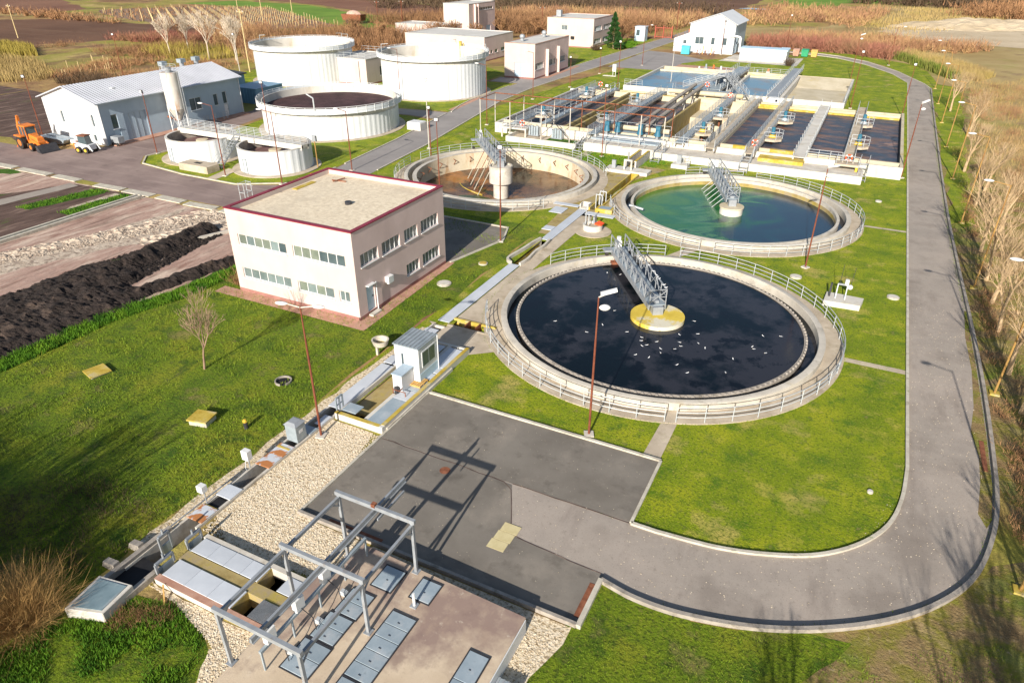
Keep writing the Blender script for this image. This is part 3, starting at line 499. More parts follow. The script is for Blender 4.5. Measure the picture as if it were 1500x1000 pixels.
def heightfield(name, x0, x1, y0, y1, res, fn, m, kind='structure', smooth=False):
    nx = int((x1-x0)/res)+1; ny = int((y1-y0)/res)+1; V = []; Fc = []; keep = {}
    for j in range(ny):
        for i in range(nx):
            x = x0+i*res; y = y0+j*res; V.append((x, y, fn(x, y)))
    for j in range(ny-1):
        for i in range(nx-1):
            q = (j*nx+i, j*nx+i+1, (j+1)*nx+i+1, (j+1)*nx+i)
            if max(V[k][2] for k in q) > -.04: Fc.append(q)
    mb = MB(); mb.add(V, Fc); o = mb.build(name, m, smooth=smooth)
    if kind: o['kind'] = kind
    return o
from mathutils import noise as MN
def fbm(x, y, s=1.0, z=0): return MN.fractal(Vector((x*s, y*s, z)), .8, 2.1, 4)
def segd(p, a, b):
    ax, ay = a; bx, by = b; dx, dy = bx-ax, by-ay; t = max(0, min(1, ((p[0]-ax)*dx+(p[1]-ay)*dy)/(dx*dx+dy*dy))); return math.hypot(p[0]-ax-t*dx, p[1]-ay-t*dy)
def black(x, y):
    d1 = segd((x, y), (-57.3, 45.5), (-56.2, 33)); d2 = segd((x, y), (-56.2, 33), (-56, 20)); d3 = segd((x, y), (-48.9, 41), (-51.2, 30)); d4 = segd((x, y), (-52.5, 30), (-54, 18))
    h = max(1.0-(d1/1.55)**2, 1.0-(d2/3.6)**2*.9, .7-(d3/1.2)**2, .95-(d4/3.6)**2)
    return max(-.12, min(.8, h*.75)+.28*fbm(x, y, .9)*(1 if h > -.3 else 0)+.16*fbm(x, y, 3.2))
o = heightfield('soil_heap', -62, -46, 14, 48, .2, black, 'soil_black')
def berm(x, y):
    d = segd((x, y), (-52.4, 44), (-54.3, 33.5)); return -.1+max(0, .35-(d/.9)**2*.4)+.15*fbm(x, y, 2)*max(0, 1-d)
def sandh(x, y):
    h = 2.2-((x-30)/32)**2*2.6-((y-325-.5*(x-20))/22)**2*2.4
    return h+1.1*fbm(x, y, .09)+.3*fbm(x, y, .4) if h > -1.5 else -1
heightfield('sand_heap', -12, 75, 285, 385, 1.5, sandh, 'sand')
sheet('sand_flat', jag([(0, 310), (-3, 296), (4, 274), (22, 260), (40, 262), (60, 290), (70, 340), (30, 330), (10, 322)], 6, 2), .06, 'sand')
sheet('sand_flat', jag([(28, 170), (32, 166), (46, 178), (44, 186), (36, 182)], 3, .8), .06, 'sand')
def chalk(x, y):
    d = segd((x, y), (-61.2, 50), (-70.5, 28)); d2 = segd((x, y), (-56.5, 49.5), (-59.8, 42))
    h = max(.5-(d/1.3)**2*.5, .35-(d2/1.8)**2*.4); return h*.35+.22*fbm(x, y, 1.1)+.14*fbm(x, y, 3.1)-.06 if h > -.1 else -.2
heightfield('rubble_heap', -74, -54, 26, 51, .25, chalk, 'dirt_pale')
t = thing('drainage_wall', 'low pale concrete channel wall running between the drying beds', 'wall', (-72.4, 38, 0))
MB().box(-72.8, -72.5, 24, 50, 0, .35).build('wall', 'kerb', t); MB().box(-72.2, -71.9, 24, 50, 0, .3).build('wall', 'kerb', t); MB().box(-72.49, -72.21, 24, 50, .005, .03).build('channel_bed', 'dark', t)
t = thing('drainage_wall', 'short pale kerb wall beside the rubble next to the black soil', 'wall', (-56, 44, 0))
MB().bar((-54.3, 47.5, .1), (-57.9, 38.4, .1), .25, .4).build('wall', 'concrete', t)
# ================================================================ SETTLING TANKS
def arc3(c, r, a0, a1, z, step=1.2):
    n = max(2, int(abs(a1-a0)*r/step)); return [(c[0]+r*math.cos(a0+(a1-a0)*i/n), c[1]+r*math.sin(a0+(a1-a0)*i/n), z) for i in range(n+1)]
def settling(c, label, zw, kind):
    t = thing('settling_tank', label, 'tank', (c[0], c[1], 0)); cx, cy = c
    MB().prof(cx, cy, [(12.0, 0), (12.02, .6), (11.98, .62), (11.57, .62), (11.55, .6), (11.55, -.5 if kind != 'empty' else -.5), (12.0, -.5)]).build('rim_wall', 'rim', t, smooth=True)
    MB().prof(cx, cy, [(11.99, .06), (13.35, .05), (13.35, -.25), (11.99, -.25)]).build('walkway', 'slab', t, smooth=True)
    if kind == 'near':
        MB().prof(cx, cy, [(11.56, -.35), (10.8, -.35), (10.8, .30), (10.72, .30), (10.72, -.5), (11.56, -.5)]).build('launder', 'kerb_dark', t, smooth=True)
        n = 600; vs = []; 
        for i in range(n):
            a = TAU*i/n; zt = .37 if i % 4 < 2 else .27
            for r_q, z_q in ((10.72, .2), (10.86, .2), (10.86, zt), (10.72, zt)): vs.append((cx+r_q*math.cos(a), cy+r_q*math.sin(a), z_q))
        MB().add(vs, [(i*4+k, ((i+1) % n)*4+k, ((i+1) % n)*4+(k+1) % 4, i*4+(k+1) % 4) for i in range(n) for k in range(4)]).build('weir_plate', 'kerb_dark', t)
        MB().prof(cx, cy, [(10.62, .10), (10.70, .10), (10.70, .34), (10.62, .34)]).build('scum_board', 'kerb_dark', t)
        MB().ring(cx, cy, 10.87, 11.55, -.4, -.05).build('launder_water', 'water_black', t)
    elif kind == 'green':
        MB().prof(cx, cy, [(11.56, -.3), (10.95, -.3), (10.95, .42), (10.65, .42), (10.60, -1.6), (10.8, -1.6), (10.85, -.6), (11.56, -.6)]).build('launder', 'rim', t, smooth=True)
        MB().ring(cx, cy, 10.60, 10.64, -1.4, .05).build('stained_lining', 'mossy_slab', t)
        MB().ring(cx, cy, 10.96, 11.55, -.35, -.15).build('launder_water', 'water_black', t)
        mb = MB(); mb.path([(cx+11.2*math.cos(R(205)), cy+11.2*math.sin(R(205)), .45), (cx+9.7*math.cos(R(207)), cy+9.7*math.sin(R(207)), .1)], .14, 8); mb.build('scum_pipe', 'galv', t)
    else:
        MB().prof(cx, cy, [(11.56, -.2), (11.0, -.2), (11.0, .42), (10.5, .42), (10.45, -1.9), (10.9, -2.1), (10.95, -.5), (11.56, -.5)]).build('inner_wall', 'wall_stained', t, smooth=True)
        MB().ring(cx, cy, 10.49, 11.01, .421, .44).build('inner_coping', 'rim', t)
        MB().prof(cx, cy, [(0.1, -2.7), (10.6, -1.75), (10.6, -2.1), (0.1, -3.1)]).build('tank_floor', 'basin_floor', t, smooth=True)
        for i in range(26):
            a = TAU*i/26+.05; u = Vector((math.cos(a), math.sin(a), 0)); p = Vector((cx, cy, -.25))+u*10.44
            MB().bar(p+Vector((0, 0, .25)), p-u*.55+Vector((0, 0, .1)), .07).bar(p-u*.5+Vector((0, 0, .1)), p+Vector((0, 0, -.5)), .07).build('bracket', 'rust', t)
    # central pier
    if kind == 'near': MB().cyl(cx, cy, 2.05, -.3, .55, n=64).build('centre_pier', 'pier', t, smooth=True)
    if kind == 'green':
        MB().cyl(cx, cy, 1.22, -1.6, .35, n=48).build('centre_pier', 'white_conc', t, smooth=True); MB().cyl(cx, cy, 1.3, .35, .5, n=48).build('pier_cap', 'cream_conc', t, smooth=True)
    if kind == 'empty':
        MB().cyl(cx, cy, .95, -3.2, -.7, n=48).cyl(cx, cy, 1.45, -.7, 1.2, n=48).build('centre_pier', 'concrete', t, smooth=True)
        MB().prof(cx, cy, [(1.45, 1.2), (1.45, 1.42), (1.3, 1.42), (1.3, 1.2)]).build('pier_cap', 'rim', t)
    if zw is not None:
        w = MB().cyl(cx, cy, 10.64, zw-.05, zw, n=96).build('water', 'water_black' if kind == 'near' else 'water_green', origin=(cx, cy, 0)); w['kind'] = 'structure'
    return t
settling(T1, 'large round settling tank full of black water with a yellow centre pier', .24, 'near')
settling(T2, 'round settling tank holding green and blue water behind the black one', -.35, 'green')
settling(T3, 'drained round settling tank with a rusty brown floor and stained walls', None, 'empty')
w = MB().cyl(T3[0]-2, T3[1]-5.6, 3.6, -2.3, -2.22, n=40).build('puddle', mat('puddle', [(.05, .06, .008), (.09, .10, .015)], .5, .15), origin=(T3[0], T3[1], 0)); w['kind'] = 'structure'

def truss_bridge(c, ang, z0, r_in, label, kind):
    """rotating scraper bridge: built along +x from the pier to the rim, then turned"""
    t = thing('scraper_bridge', label, 'bridge', (c[0], c[1], 0), ang)
    WL[t.name] = Vector((0, 0, 0)); L_ = 12.1; x0 = r_in; hw = .62; H = 1.25; z = z0
    MB().box(x0, L_, -hw-.06, -hw+.02, z-.42, z).box(x0, L_, hw-.02, hw+.06, z-.42, z).build('beam', 'galv', t)
    MB().box(x0, L_, -hw+.021, hw-.021, z-.06, z-.005).build('deck', 'galv_blue', t)
    MB().box(x0+.3, L_-.6, -.22, .22, z, z+.18).build('pipe_cover', 'galv', t)
    for s in (-1, 1):
        mb = MB(); y = s*(hw+.01); n = 9; dx = (L_-x0)/n
        mb.bar((x0, y, z+H), (L_, y, z+H), .08); mb.bar((x0, y, z+H*.55), (L_, y, z+H*.55), .04)
        for i in range(n+1): mb.bar((x0+i*dx, y, z), (x0+i*dx, y, z+H), .06)
        for i in range(n): a, b = ((0, H) if i % 2 else (H, 0)); mb.bar((x0+i*dx, y, z+a), (x0+(i+1)*dx, y, z+b), .05)
        mb.build('side_truss', 'galv', t)
    MB().bar((x0, -hw, z+H), (x0, hw, z+H), .07).bar((x0, -hw, z+.2), (x0, hw, z+H-.1), .05).bar((x0, hw, z+.2), (x0, -hw, z+H-.1), .05).bar((x0, -hw, z+.65), (x0, hw, z+.65), .05).build('end_gate', 'galv', t)
    MB().box(x0-.35, x0+.35, -.4, .4, z0-.9 if kind != 'empty' else .9, z-.06).build('pivot', 'galv', t)
    MB().box(L_-.5, L_+.35, -1.3, 1.3, z-.25, z-.08).build('drive_carriage', 'galv', t)
    for s in (-1, 1): MB().cyl(0, 0, .19, -.07, .07, n=14).build('wheel', 'tyre', t)
    ws = [o for o in t.children if o.name.startswith('wheel')]
    for s, o in zip((-1, 1), ws): o.location = (L_-.32, s*1.05, .81); o.rotation_euler = (0, PI/2, 0)
    MB().box(L_-.45, L_+.05, -.25, .2, z, z+.75).cyl(L_-.2, -.02, .2, z+.75, z+1.1, n=12).build('drive_motor', 'lamp_white', t)
    if kind == 'near':
        MB().box(L_-1.6, L_-1.15, -.9, .9, -.1, .5).bar((L_-1.4, -.6, .4), (L_-1.4, -.6, z), .05).bar((L_-1.4, .6, .4), (L_-1.4, .6, z), .05).build('scum_skimmer', 'rust', t)
    if kind == 'green':
        for k in range(6):
            x = x0+1.4+k*1.35; MB().bar((x, hw, z-.3), (x+.25, hw+1.15, -.3), .09, .05).build('scraper_arm', 'rail', t)
    if kind == 'empty':
        for k in range(7):
            x = x0+.6+k*1.15; MB().bar((x, hw, z-.3), (x-.8, hw+2.4, -2.2), .06).build('scraper_arm', 'rust' if k % 2 else 'kerb', t)
        mb = MB(); pts = [(x0+.4+k*1.1, hw+1.7+2.0*math.sin(k/8*PI), -2.45+.05*k) for k in range(9)]
        for a, b in zip(pts, pts[1:]): mb.bar(a, b, .08, .3)
        mb.build('scraper_blade', 'moss', t)
        MB().bar((x0+1, -hw, z-.4), (L_-3, -hw-2, -2.2), .05).bar((x0+2, -hw, z-.4), (L_-1.5, -hw-2, -2.1), .05).build('stay', 'rust', t)
    return t
def ang_to(c, p): return math.atan2(p[1]-c[1], p[0]-c[0])
b1 = truss_bridge(T1, ang_to(T1, (-16.9, 56.2)), 1.25, .3, 'grey lattice scraper bridge with gulls perched on it over the black tank', 'near')
b2 = truss_bridge(T2, ang_to(T2, (-15.6, 87.6)), 1.25, .1, 'grey lattice scraper bridge over the green water', 'green')
b3 = truss_bridge(T3, ang_to(T3, (-47.6, 85.8)), 2.0, .2, 'grey lattice scraper bridge with long scraper arms over the drained tank', 'empty')
# guard rails round the tanks (gaps where paths and the channel meet them)
RR = 13.2
def rail_arc(c, d0, d1, label): return railing(label, arc3(c, RR, R(d0), R(d1), .05), group='tubular guard rails round the settling tanks')
rail_arc(T1, 200, 288, 'tubular railing from the grey cabin round the left front of the black tank')
rail_arc(T1, -69, 97, 'long tubular railing round the right and back of the black tank')
rail_arc(T1, 103, 152, 'tubular railing behind the black tank on both sides of its bridge')
rail_arc(T2, 198, 268, 'tubular railing on the near left of the green tank above the black tank')
rail_arc(T2, -86, 88, 'long tubular railing round the right side of the green tank')
rail_arc(T2, 95, 126, 'short tubular railing behind the bridge of the green tank')
rail_arc(T3, 62, 172, 'tubular railing round the back of the drained tank')
rail_arc(T3, 27, 56, 'short curved railing between the drained tank and the pump steps')
rail_arc(T3, 182, 318, 'tubular railing along the near side of the drained tank')

# gulls
def gull(name, floating):
    t = thing(name, 'white gull', 'bird', (0, 0, 0))
    pr = [(-.24, .02, .10), (-.15, .07, .09), (0, .095, .08), (.12, .075, .10), (.18, .045, .17), (.24, .05, .20), (.29, .02, .20)]
    mb = MB(); n = 8; vs = [(x, r*math.cos(TAU*i/n), z+r*.9*math.sin(TAU*i/n)) for x, r, z in pr for i in range(n)]
    fs = [(k*n+i, k*n+(i+1) % n, (k+1)*n+(i+1) % n, (k+1)*n+i) for k in range(len(pr)-1) for i in range(n)]+[tuple(range(n-1, -1, -1)), tuple(range((len(pr)-1)*n, len(pr)*n))]
    mb.add(vs, fs); mb.build('body', 'gull', t, smooth=True)
    MB().hexa([(-.30, .05, .10), (.05, .09, .08), (.05, .11, .08), (-.28, .07, .10)], [(-.30, .045, .14), (.05, .07, .15), (.05, .10, .14), (-.28, .06, .14)]).hexa([(-.30, -.07, .10), (.05, -.11, .08), (.05, -.09, .08), (-.28, -.05, .10)], [(-.30, -.06, .14), (.05, -.10, .14), (.05, -.07, .15), (-.28, -.045, .14)]).build('wing', 'gull_wing', t)
    MB().tube((.27, 0, .20), (.36, 0, .185), .014, .004).build('beak', 'yellow', t)
    return t
g0 = gull('gull', True); g0.scale = (.45,)*3
gp = [(-17.4, 53.5), (-16.4, 53.1), (-16.0, 49.0)]
gxy = """517,160 568,167 547,310 308,352 436,396 499,367 595,395 656,417 652,430 657,451 674,447 714,434 731,462 730,478 629,486 683,497 788,463 806,436 812,452 806,406 864,352 878,403 881,440 908,460 795,526 836,558 1020,503 990,556 1096,454 1104,463 1151,479 1140,411 1212,413"""
def G(px, py, z=0):
    w = f_+r2*((px-750)/F_PX)-u2*((py-500)/F_PX); t = (z-25)/w.z; return (w.x*t, w.y*t)
GW = []
for s in gxy.split():
    x, y = map(float, s.split(',')); GW.append(G(700+x/2.727, 340+y/2.727, .3))
places = ['near the bridge foot', 'left of the yellow pier', 'in the cluster below the yellow pier', 'near the right side of the water', 'on the dark patch near the front rim']
for i, (x, y) in enumerate(GW):
    pl = 'left of the yellow pier' if x < -13.5 else 'in the loose cluster before the yellow pier' if x < -7.5 else 'towards the right side'
    lb = 'white gull floating on the black water '+pl
    if i == 0: g = g0; g.location = (x, y, .18); g['label'] = lb; g['group'] = 'gulls on the black tank'
    else: g = dup(g0, (x, y, .18), None, lb, 'gulls on the black tank')
    g.rotation_euler = (0, 0, random.uniform(0, TAU))
ux = Vector((math.cos(b1.rotation_euler.z), math.sin(b1.rotation_euler.z), 0)); un = Vector((ux.y, -ux.x, 0))
for k, d in enumerate([.6, 1.1, 2.2, 2.6, 2.95, 3.3, 3.7, 4.9, 6.0]):
    p = Vector((T1[0], T1[1], 2.5))+ux*d+un*.63; dup(g0, p, random.uniform(0, TAU), 'white gull perched on the bridge rail over the black water', 'gulls on the black tank')

# ================================================================ POLES AND LAMPS
def street_lamp(label, x, y, h, kind='arm', az=PI, m='pole_rust', group=None, lean=0):
    t = thing('street_lamp', label, 'street lamp', (0, 0, 0), 0, group)
    MB().tube((0, 0, -.1), (0, 0, h*.72), .072, .06, 8).tube((0, 0, h*.72), (0, 0, h), .05, .04, 8).build('pole', m, t, smooth=True)
    MB().box(-.28, .28, -.28, .28, -.1, .1).build('foot', 'moss' if m == 'pole_yellow' else 'concrete', t)
    if kind == 'arm':
        MB().tube((0, 0, h-.05), (-1.25, 0, h+.16), .035, n=6).build('arm', m, t)
        MB().sphere((-1.55, 0, h+.17), .36, 12, 6, (1.05, .42, .28)).build('lamp_head', 'lamp_white', t, smooth=True)
    elif kind == 'double':
        for s in (1, -1):
            MB().tube((0, 0, h-.05), (s*.75, 0, h+.1), .035, n=6).build('arm', 'pole_grey', t)
            MB().sphere((s*1.05, 0, h+.10), .36, 12, 6, (1.05, .42, .28)).build('lamp_head', 'lamp_white', t, smooth=True)
    elif kind == 'flood2':
        MB().tube((0, 0, h), (.5, 0, h+.25), .04, n=6).build('arm', 'pole_grey', t)
        MB().hexa([(.1, -.13, h+.12), (.95, -.13, h+.38), (.95, .13, h+.38), (.1, .13, h+.12)], [(.08, -.13, h+.26), (.93, -.13, h+.52), (.93, .13, h+.52), (.08, .13, h+.26)]).build('lamp_head', 'lamp_white', t)
        MB().sphere((.35, -.1, h-.55), .34, 12, 6, (.9, .6, .5)).build('lamp_head', 'lamp_white', t, smooth=True)
    elif kind == 'flood':
        MB().bar((-.3, 0, h), (.3, 0, h), .06).build('crossbar', m, t)
        MB().box(-.22, .22, -.25, -.05, h+.03, h+.40).build('floodlight', 'black_metal', t)
        MB().box(-.18, .18, -.27, -.251, h+.07, h+.36).build('floodlight_glass', 'lamp_white', t)
    t.location = (x, y, 0); t.rotation_euler = (0, 0, az); WL[t.name] = Vector((x, y, 0)); return t
l0 = None
lab = 'nearest second third fourth fifth sixth seventh eighth ninth tenth'.split()
for k in range(9):
    y = 29.4+17.95*k; x = 11.4 if k else 10.9
    lb = 'rust and yellow street lamp beyond the right kerb, %s from the camera' % (['the one beside the road bend']+lab[1:])[k]
    if k == 0: lb = 'rust and yellow street lamp beside the road bend at bottom right'
    if l0 is None: l0 = street_lamp(lb, x, y, 8.9, 'arm', 0, 'pole_yellow', 'street lamps along the right road')
    elif k == 0: pass
    else: dup(l0, (x, y, 0), 0, lb)
GP = 'rusty lamp poles around the plant'
street_lamp('rusty lamp pole with two white heads on the gravel beside the channel', -24.5, 24.3, 8.5, 'double', R(15), group=GP)
street_lamp('rusty floodlight pole between the asphalt yard and the black tank', -10.5, 31.5, 9.0, 'flood2', R(25), group=GP)
street_lamp('leaning-looking rusty pole on the lawn between black and green tanks', -1.9, 63.4, 9.0, 'flood2', R(-30), 'pole_rust', GP)
street_lamp('rusty pole at the right corner of the aeration basins', 5.6, 98.6, 8.9, 'flood2', R(40), group=GP)
street_lamp('rusty pole at the far right corner of the aeration basins', 5.4, 139.3, 8.2, 'flood', 0, group=GP)
street_lamp('rusty pole at the corner of the shaded yard behind the pink building', -29.3, 56.6, 9.0, 'flood', R(20), group=GP)
street_lamp('rusty pole at the junction behind the maroon roof edge', -57.6, 69.9, 7.4, 'arm', 0, group=GP)
street_lamp('rusty lamp pole on the kerb corner beside the grey hangar', -86.8, 64.4, 8.0, 'flood', 0, group=GP)
street_lamp('rusty lamp with a bent arm in front of the right open thickener', -61.4, 61.3, 8.5, 'arm', R(10), group=GP)
street_lamp('rusty lamp with a bent arm beside the thickener steps', -70.2, 60.8, 8.5, 'arm', R(10), group=GP)
street_lamp('grey floodlight pole on the kerb in front of the tall white tank', -54.9, 84.0, 9.1, 'flood', R(30), 'pole_grey', GP)
street_lamp('rusty floodlight pole rising from the verge left of the drained tank', -51.5, 79.2, 6.6, 'flood', R(20), group=GP)
street_lamp('rusty lamp pole rising behind the near right roof corner of the pink building', -41.1, 64.6, 8.8, 'flood', R(20), group=GP)
street_lamp('rusty lamp pole in front of the steel pipe frame beside the road', -54.7, 101.1, 9.1, 'arm', R(10), group=GP)
street_lamp('rusty pole at the near corner of the small transformer building', -57.3, 124.3, 8.2, 'arm', R(0), group=GP)
street_lamp('short rusty floodlight pole beside the main road past the pipe frame', -56.0, 139.6, 5.6, 'flood', 0, group=GP)
street_lamp('rusty floodlight pole beside the main road at the wide lawn', -56.7, 159.2, 5.2, 'flood', 0, group=GP)
street_lamp('thin rusty pole on the lawn left of the blue-water basin', -45.8, 139.7, 9.0, 'flood', 0, group=GP)
street_lamp('rusty lamp pole at the edge of the far forecourt', -51.9, 176.1, 8.9, 'arm', R(180), group=GP)
street_lamp('bright rust floodlight pole in front of the basin pumps', -31.4, 91.1, 9.1, 'flood', R(30), group=GP)
street_lamp('thin pole rising out of the left blue-water basin', -37.8, 150.0, 7.5, 'flood', 0, 'pole_grey', GP)
street_lamp('thin rusty pole in front of the white gabled shed', -38.8, 204.6, 8.6, 'flood', 0, group=GP)
street_lamp('thin rusty pole beyond the white container office', -24.3, 221.3, 8.9, 'flood', 0, group=GP)
street_lamp('rusty lamp pole behind the dry white basin', -4.9, 176.4, 8.9, 'flood2', R(20), group=GP)
street_lamp('rusty pole at the near corner of the dry white basin', -2.9, 142.8, 9.3, 'flood', R(0), group=GP)
street_lamp('rusty lamp pole standing on the far grass verge behind the bend', 2.1, 204.6, 8.6, 'arm', R(180), group=GP)
street_lamp('rusty floodlight mast beside the orange backhoe', -108.8, 62.6, 8.6, 'flood', R(20), group=GP)
street_lamp('dark rusty mast in the scrub behind the grey hangar', -146.8, 105.4, 8.5, 'flood', R(20), group=GP)
street_lamp('rusty floodlight pole in front of the sludge-filled tank', -78.3, 77.3, 8.0, 'flood', R(20), group=GP)
street_lamp('rusty floodlight pole in front of the right tall white tank', -78.7, 111.6, 8.9, 'arm', R(10), group=GP)
street_lamp('grey lamp pole leaning over the grass by the left tall tank', -117.1, 110.3, 9.5, 'flood', R(10), 'pole_grey', GP)
t = thing('control_post', 'short brown post with a square grey box behind the right thickener', 'post', (-62.4, 69, 0))
MB().tube((-62.4, 69, 0), (-62.4, 69, 3.5), .07, n=8).build('post', 'pole_yellow', t); MB().box(-62.75, -62.05, 68.9, 69.1, 3.4, 4.1).build('box', 'galv', t)
def upole(label, x, y, h, m='wood_pole'):
    t = thing('utility_pole', label, 'utility pole', (x, y, 0), 0, 'poles standing in the far fields')
    MB().tube((x, y, 0), (x, y, h), .16, .11, 7).build('pole', m, t); MB().bar((x-.9, y, h-.6), (x+.9, y, h-.6), .12).build('crossarm', m, t)
    for dx in (-.8, .8): MB().cyl(x+dx, y, .07, h-.54, h-.3, n=6).build('insulator', 'lamp_white', t)
upole('yellowish utility pole at the edge of the ploughed field, far left', -241, 140.8, 9.5)
upole('tall pale utility pole beside the bare white trees', -128.5, 124.0, 13)
upole('pale pole at the right edge of the vineyard', -204.5, 207.7, 10.5)
upole('pale pole standing in the green strip right of the vineyard', -205, 224, 9)
upole('pale pole behind the vineyard against the dark field', -262, 252, 9)
upole('rusty pole in the thicket beyond the tall tanks', -172.7, 234.1, 7.6, 'pole_rust')
upole('rusty double-wired pole in the brown thicket right of the red trailer', -155.9, 225.7, 8.7, 'pole_rust')
upole('slim rusty pole behind the tower building', -104, 232, 8, 'pole_rust')
upole('brown pole near the red gate', -66, 262, 9, 'pole_rust')
# ================================================================ INLET CHANNEL, SCREENS, FOREGROUND PLATFORM
t = thing('inlet_channel', 'long narrow concrete inlet channel along the gravel, partly covered by plates', 'channel', (-25.5, 25, 0))
MB().box(-26.0, -25.85, 12.3, 38.9, -1.3, .16).box(-25.1, -24.95, 15.6, 36.0, -1.3, .16).box(-26.0, -24.95, 38.9, 39.05, -1.3, .1).build('channel_wall', 'concrete', t)
MB().box(-25.85, -25.1, 12.3, 38.9, -1.4, -1.1).build('channel_floor', 'dark', t)
MB().bar((-26.05, 13.5, .30), (-26.05, 19.5, .30), .05).build('side_pipe', 'galv', t)
MB().box(-25.9, -25.05, 16.85, 17.0, .0, .2).box(-25.9, -25.05, 22.2, 22.35, 0, .24).build('cross_wall', 'moss', t)
def plate(label, x0, x1, y0, y1, z=.15, m='plate', th=.05, group='steel cover plates', seams=0):
    o = MB().box(x0, x1, y0, y1, z, z+th).build('cover_plate', m, None, origin=((x0+x1)/2, (y0+y1)/2, z), bevel=.012); tag(o, label, 'cover plate', group)
    return o
P = [('light grey cover plate beside the open channel, next after the rusty one', 17.75, 18.65, 'plate'), ('rust-stained cover plate over the channel beside the screen covers', 15.9, 16.95, 'plate_rust'),
     ('white cover plate with a rust patch just below the grey cabinet', 20.55, 21.6, 'plate_rust'), ('cover plate with a rust blotch touching the grey control cabinet', 21.62, 22.6, 'plate_rust'),
     ('blue grey cover plate behind the grey control cabinet', 23.9, 24.6, 'plate_blue')]
for lb, y0, y1, m in P: plate(lb, -25.98, -24.98, y0, y1, .17, m)
plate('narrow slanted grey plate beside the rusty lamp pole', -25.5, -24.98, 24.9, 25.9, .17, 'plate')
plate('dark plate sunk in the channel between two light plates', -25.84, -25.12, 17.0, 17.74, .02, 'dark')
plate('long light grey plate run left of the green pit', -25.98, -24.98, 26.75, 32.4, .17)
plate('light grey plate beside the white kiosk wall', -26.0, -24.98, 32.6, 33.6, .17)
plate('light grey plate between the kiosk and the open pit', -26.0, -24.98, 36.2, 38.2, .17)
plate('long light grey covered channel leading along the lawn from the kiosk', -26.0, -25.0, 39.7, 52.0, .07)
plate('light grey covered channel up to the tank junction', -25.98, -24.98, 58.8, 69.0, .07)
plate('short grey plate turning off towards the shaded yard', -27.1, -26.02, 61.4, 62.6, .07)
plate('grey plate beside the drained tank at the junction', -28.6, -27.1, 66.6, 68.6, .07)
plate('small grey plate in the corner of the aeration pit', -24.65, -23.6, 26.45, 27.3, .47, 'plate_blue')
# open curved trough with walls
t = thing('open_trough', 'open concrete trough with mossy walls between two covered channel runs', 'channel', (-25.5, 55, 0))
outl = smooth_line([(-25.9, 52.05), (-26.5, 52.6), (-26.55, 53.6), (-26.3, 55.5), (-26.15, 57.5), (-25.95, 58.7)], 5); outr = smooth_line([(-25.0, 52.05), (-24.85, 53.5), (-25.0, 55.5), (-24.85, 57), (-25.0, 58.7)], 5)
for nm, l in (('trough_wall', outl), ('trough_wall', outr)):
    mb = MB(); Lx = offset_line(l, .11); Rx = offset_line(l, -.11)
    for i in range(len(l)-1): mb.hexa([(*Rx[i], -1), (*Rx[i+1], -1), (*Lx[i+1], -1), (*Lx[i], -1)], [(*Rx[i], .32), (*Rx[i+1], .32), (*Lx[i+1], .32), (*Lx[i], .32)])
    mb.build(nm, 'concrete', t)
MB().box(-26.5, -24.9, 51.9, 58.8, -1.15, -.95).build('trough_floor', 'mossy_slab', t)
MB().box(-26.6, -25.9, 52.3, 58.6, -.99, -.3).build('stained_ledge', 'moss', t)
t = thing('side_trough', 'narrow open trough with a yellow mossy lip feeding the black tank', 'channel', (-23, 40, 0))
MB().box(-25.0, -21.4, 40.42, 40.62, -.9, .16).build('trough_wall', 'moss', t); MB().box(-25.0, -21.0, 39.4, 39.58, -.9, .06).build('trough_wall', 'slab', t)
MB().box(-25.0, -21.2, 39.58, 40.42, -1.0, -.55).build('trough_floor', 'mossy_slab', t); MB().box(-23.6, -23.5, 39.6, 40.4, -.55, .25).box(-22.7, -22.6, 39.6, 40.4, -.55, .25).build('sluice_gate', 'rust', t)
# channel between the two far tanks
t = thing('distribution_channel', 'deep narrow channel with yellow edges between drained and green tanks', 'channel', (-24.45, 76, 0))
MB().box(-25.0, -24.85, 69.3, 84, -1.3, .3).box(-24.05, -23.9, 69.3, 84, -1.3, .25).box(-25.0, -23.9, 83.9, 84.1, -1.3, .3).build('channel_wall', 'moss', t)
MB().box(-24.85, -24.05, 69.3, 84, -1.4, -1.1).build('channel_floor', 'basin_floor', t)
[MB().bar((-24.8, y, -.8), (-24.8, y, 1.3), .09).bar((-24.1, y, -.8), (-24.1, y, 1.3), .09).bar((-24.8, y, 1.3), (-24.1, y, 1.3), .1).bar((-24.45, y, .2), (-24.45, y, 1.5), .05).build('sluice_frame', 'rail', t) for y in (71.05, 72.35)]
t = thing('mossy_block', 'low grey slab edged with bright yellow moss beside the green tank', 'block', (-23, 69.5, 0))
MB().box(-24.1, -22.2, 68.9, 70.2, .03, .45).build('block', 'moss', t); MB().box(-23.8, -22.5, 69.1, 70.0, .451, .47).build('lid', 'plate_blue', t)
t = thing('weir_box', 'small white open weir box at the channel junction', 'box', (-25.4, 69.6, 0))
MB().box(-26, -25.9, 69.2, 70.1, 0, .6).box(-25.1, -25.0, 69.2, 70.1, 0, .6).box(-26, -25, 70.1, 70.2, 0, .6).box(-25.9, -25.1, 69.2, 70.1, .05, .12).build('box_wall', 'white_conc', t)
plate('pale plate slab crossing to the green tank rim', -24.8, -21.6, 67.6, 68.6, .06, 'plate')
plate('long pale slab leading from the drained tank to the weir box', -29.2, -26.2, 69.2, 70.0, .12, 'plate')
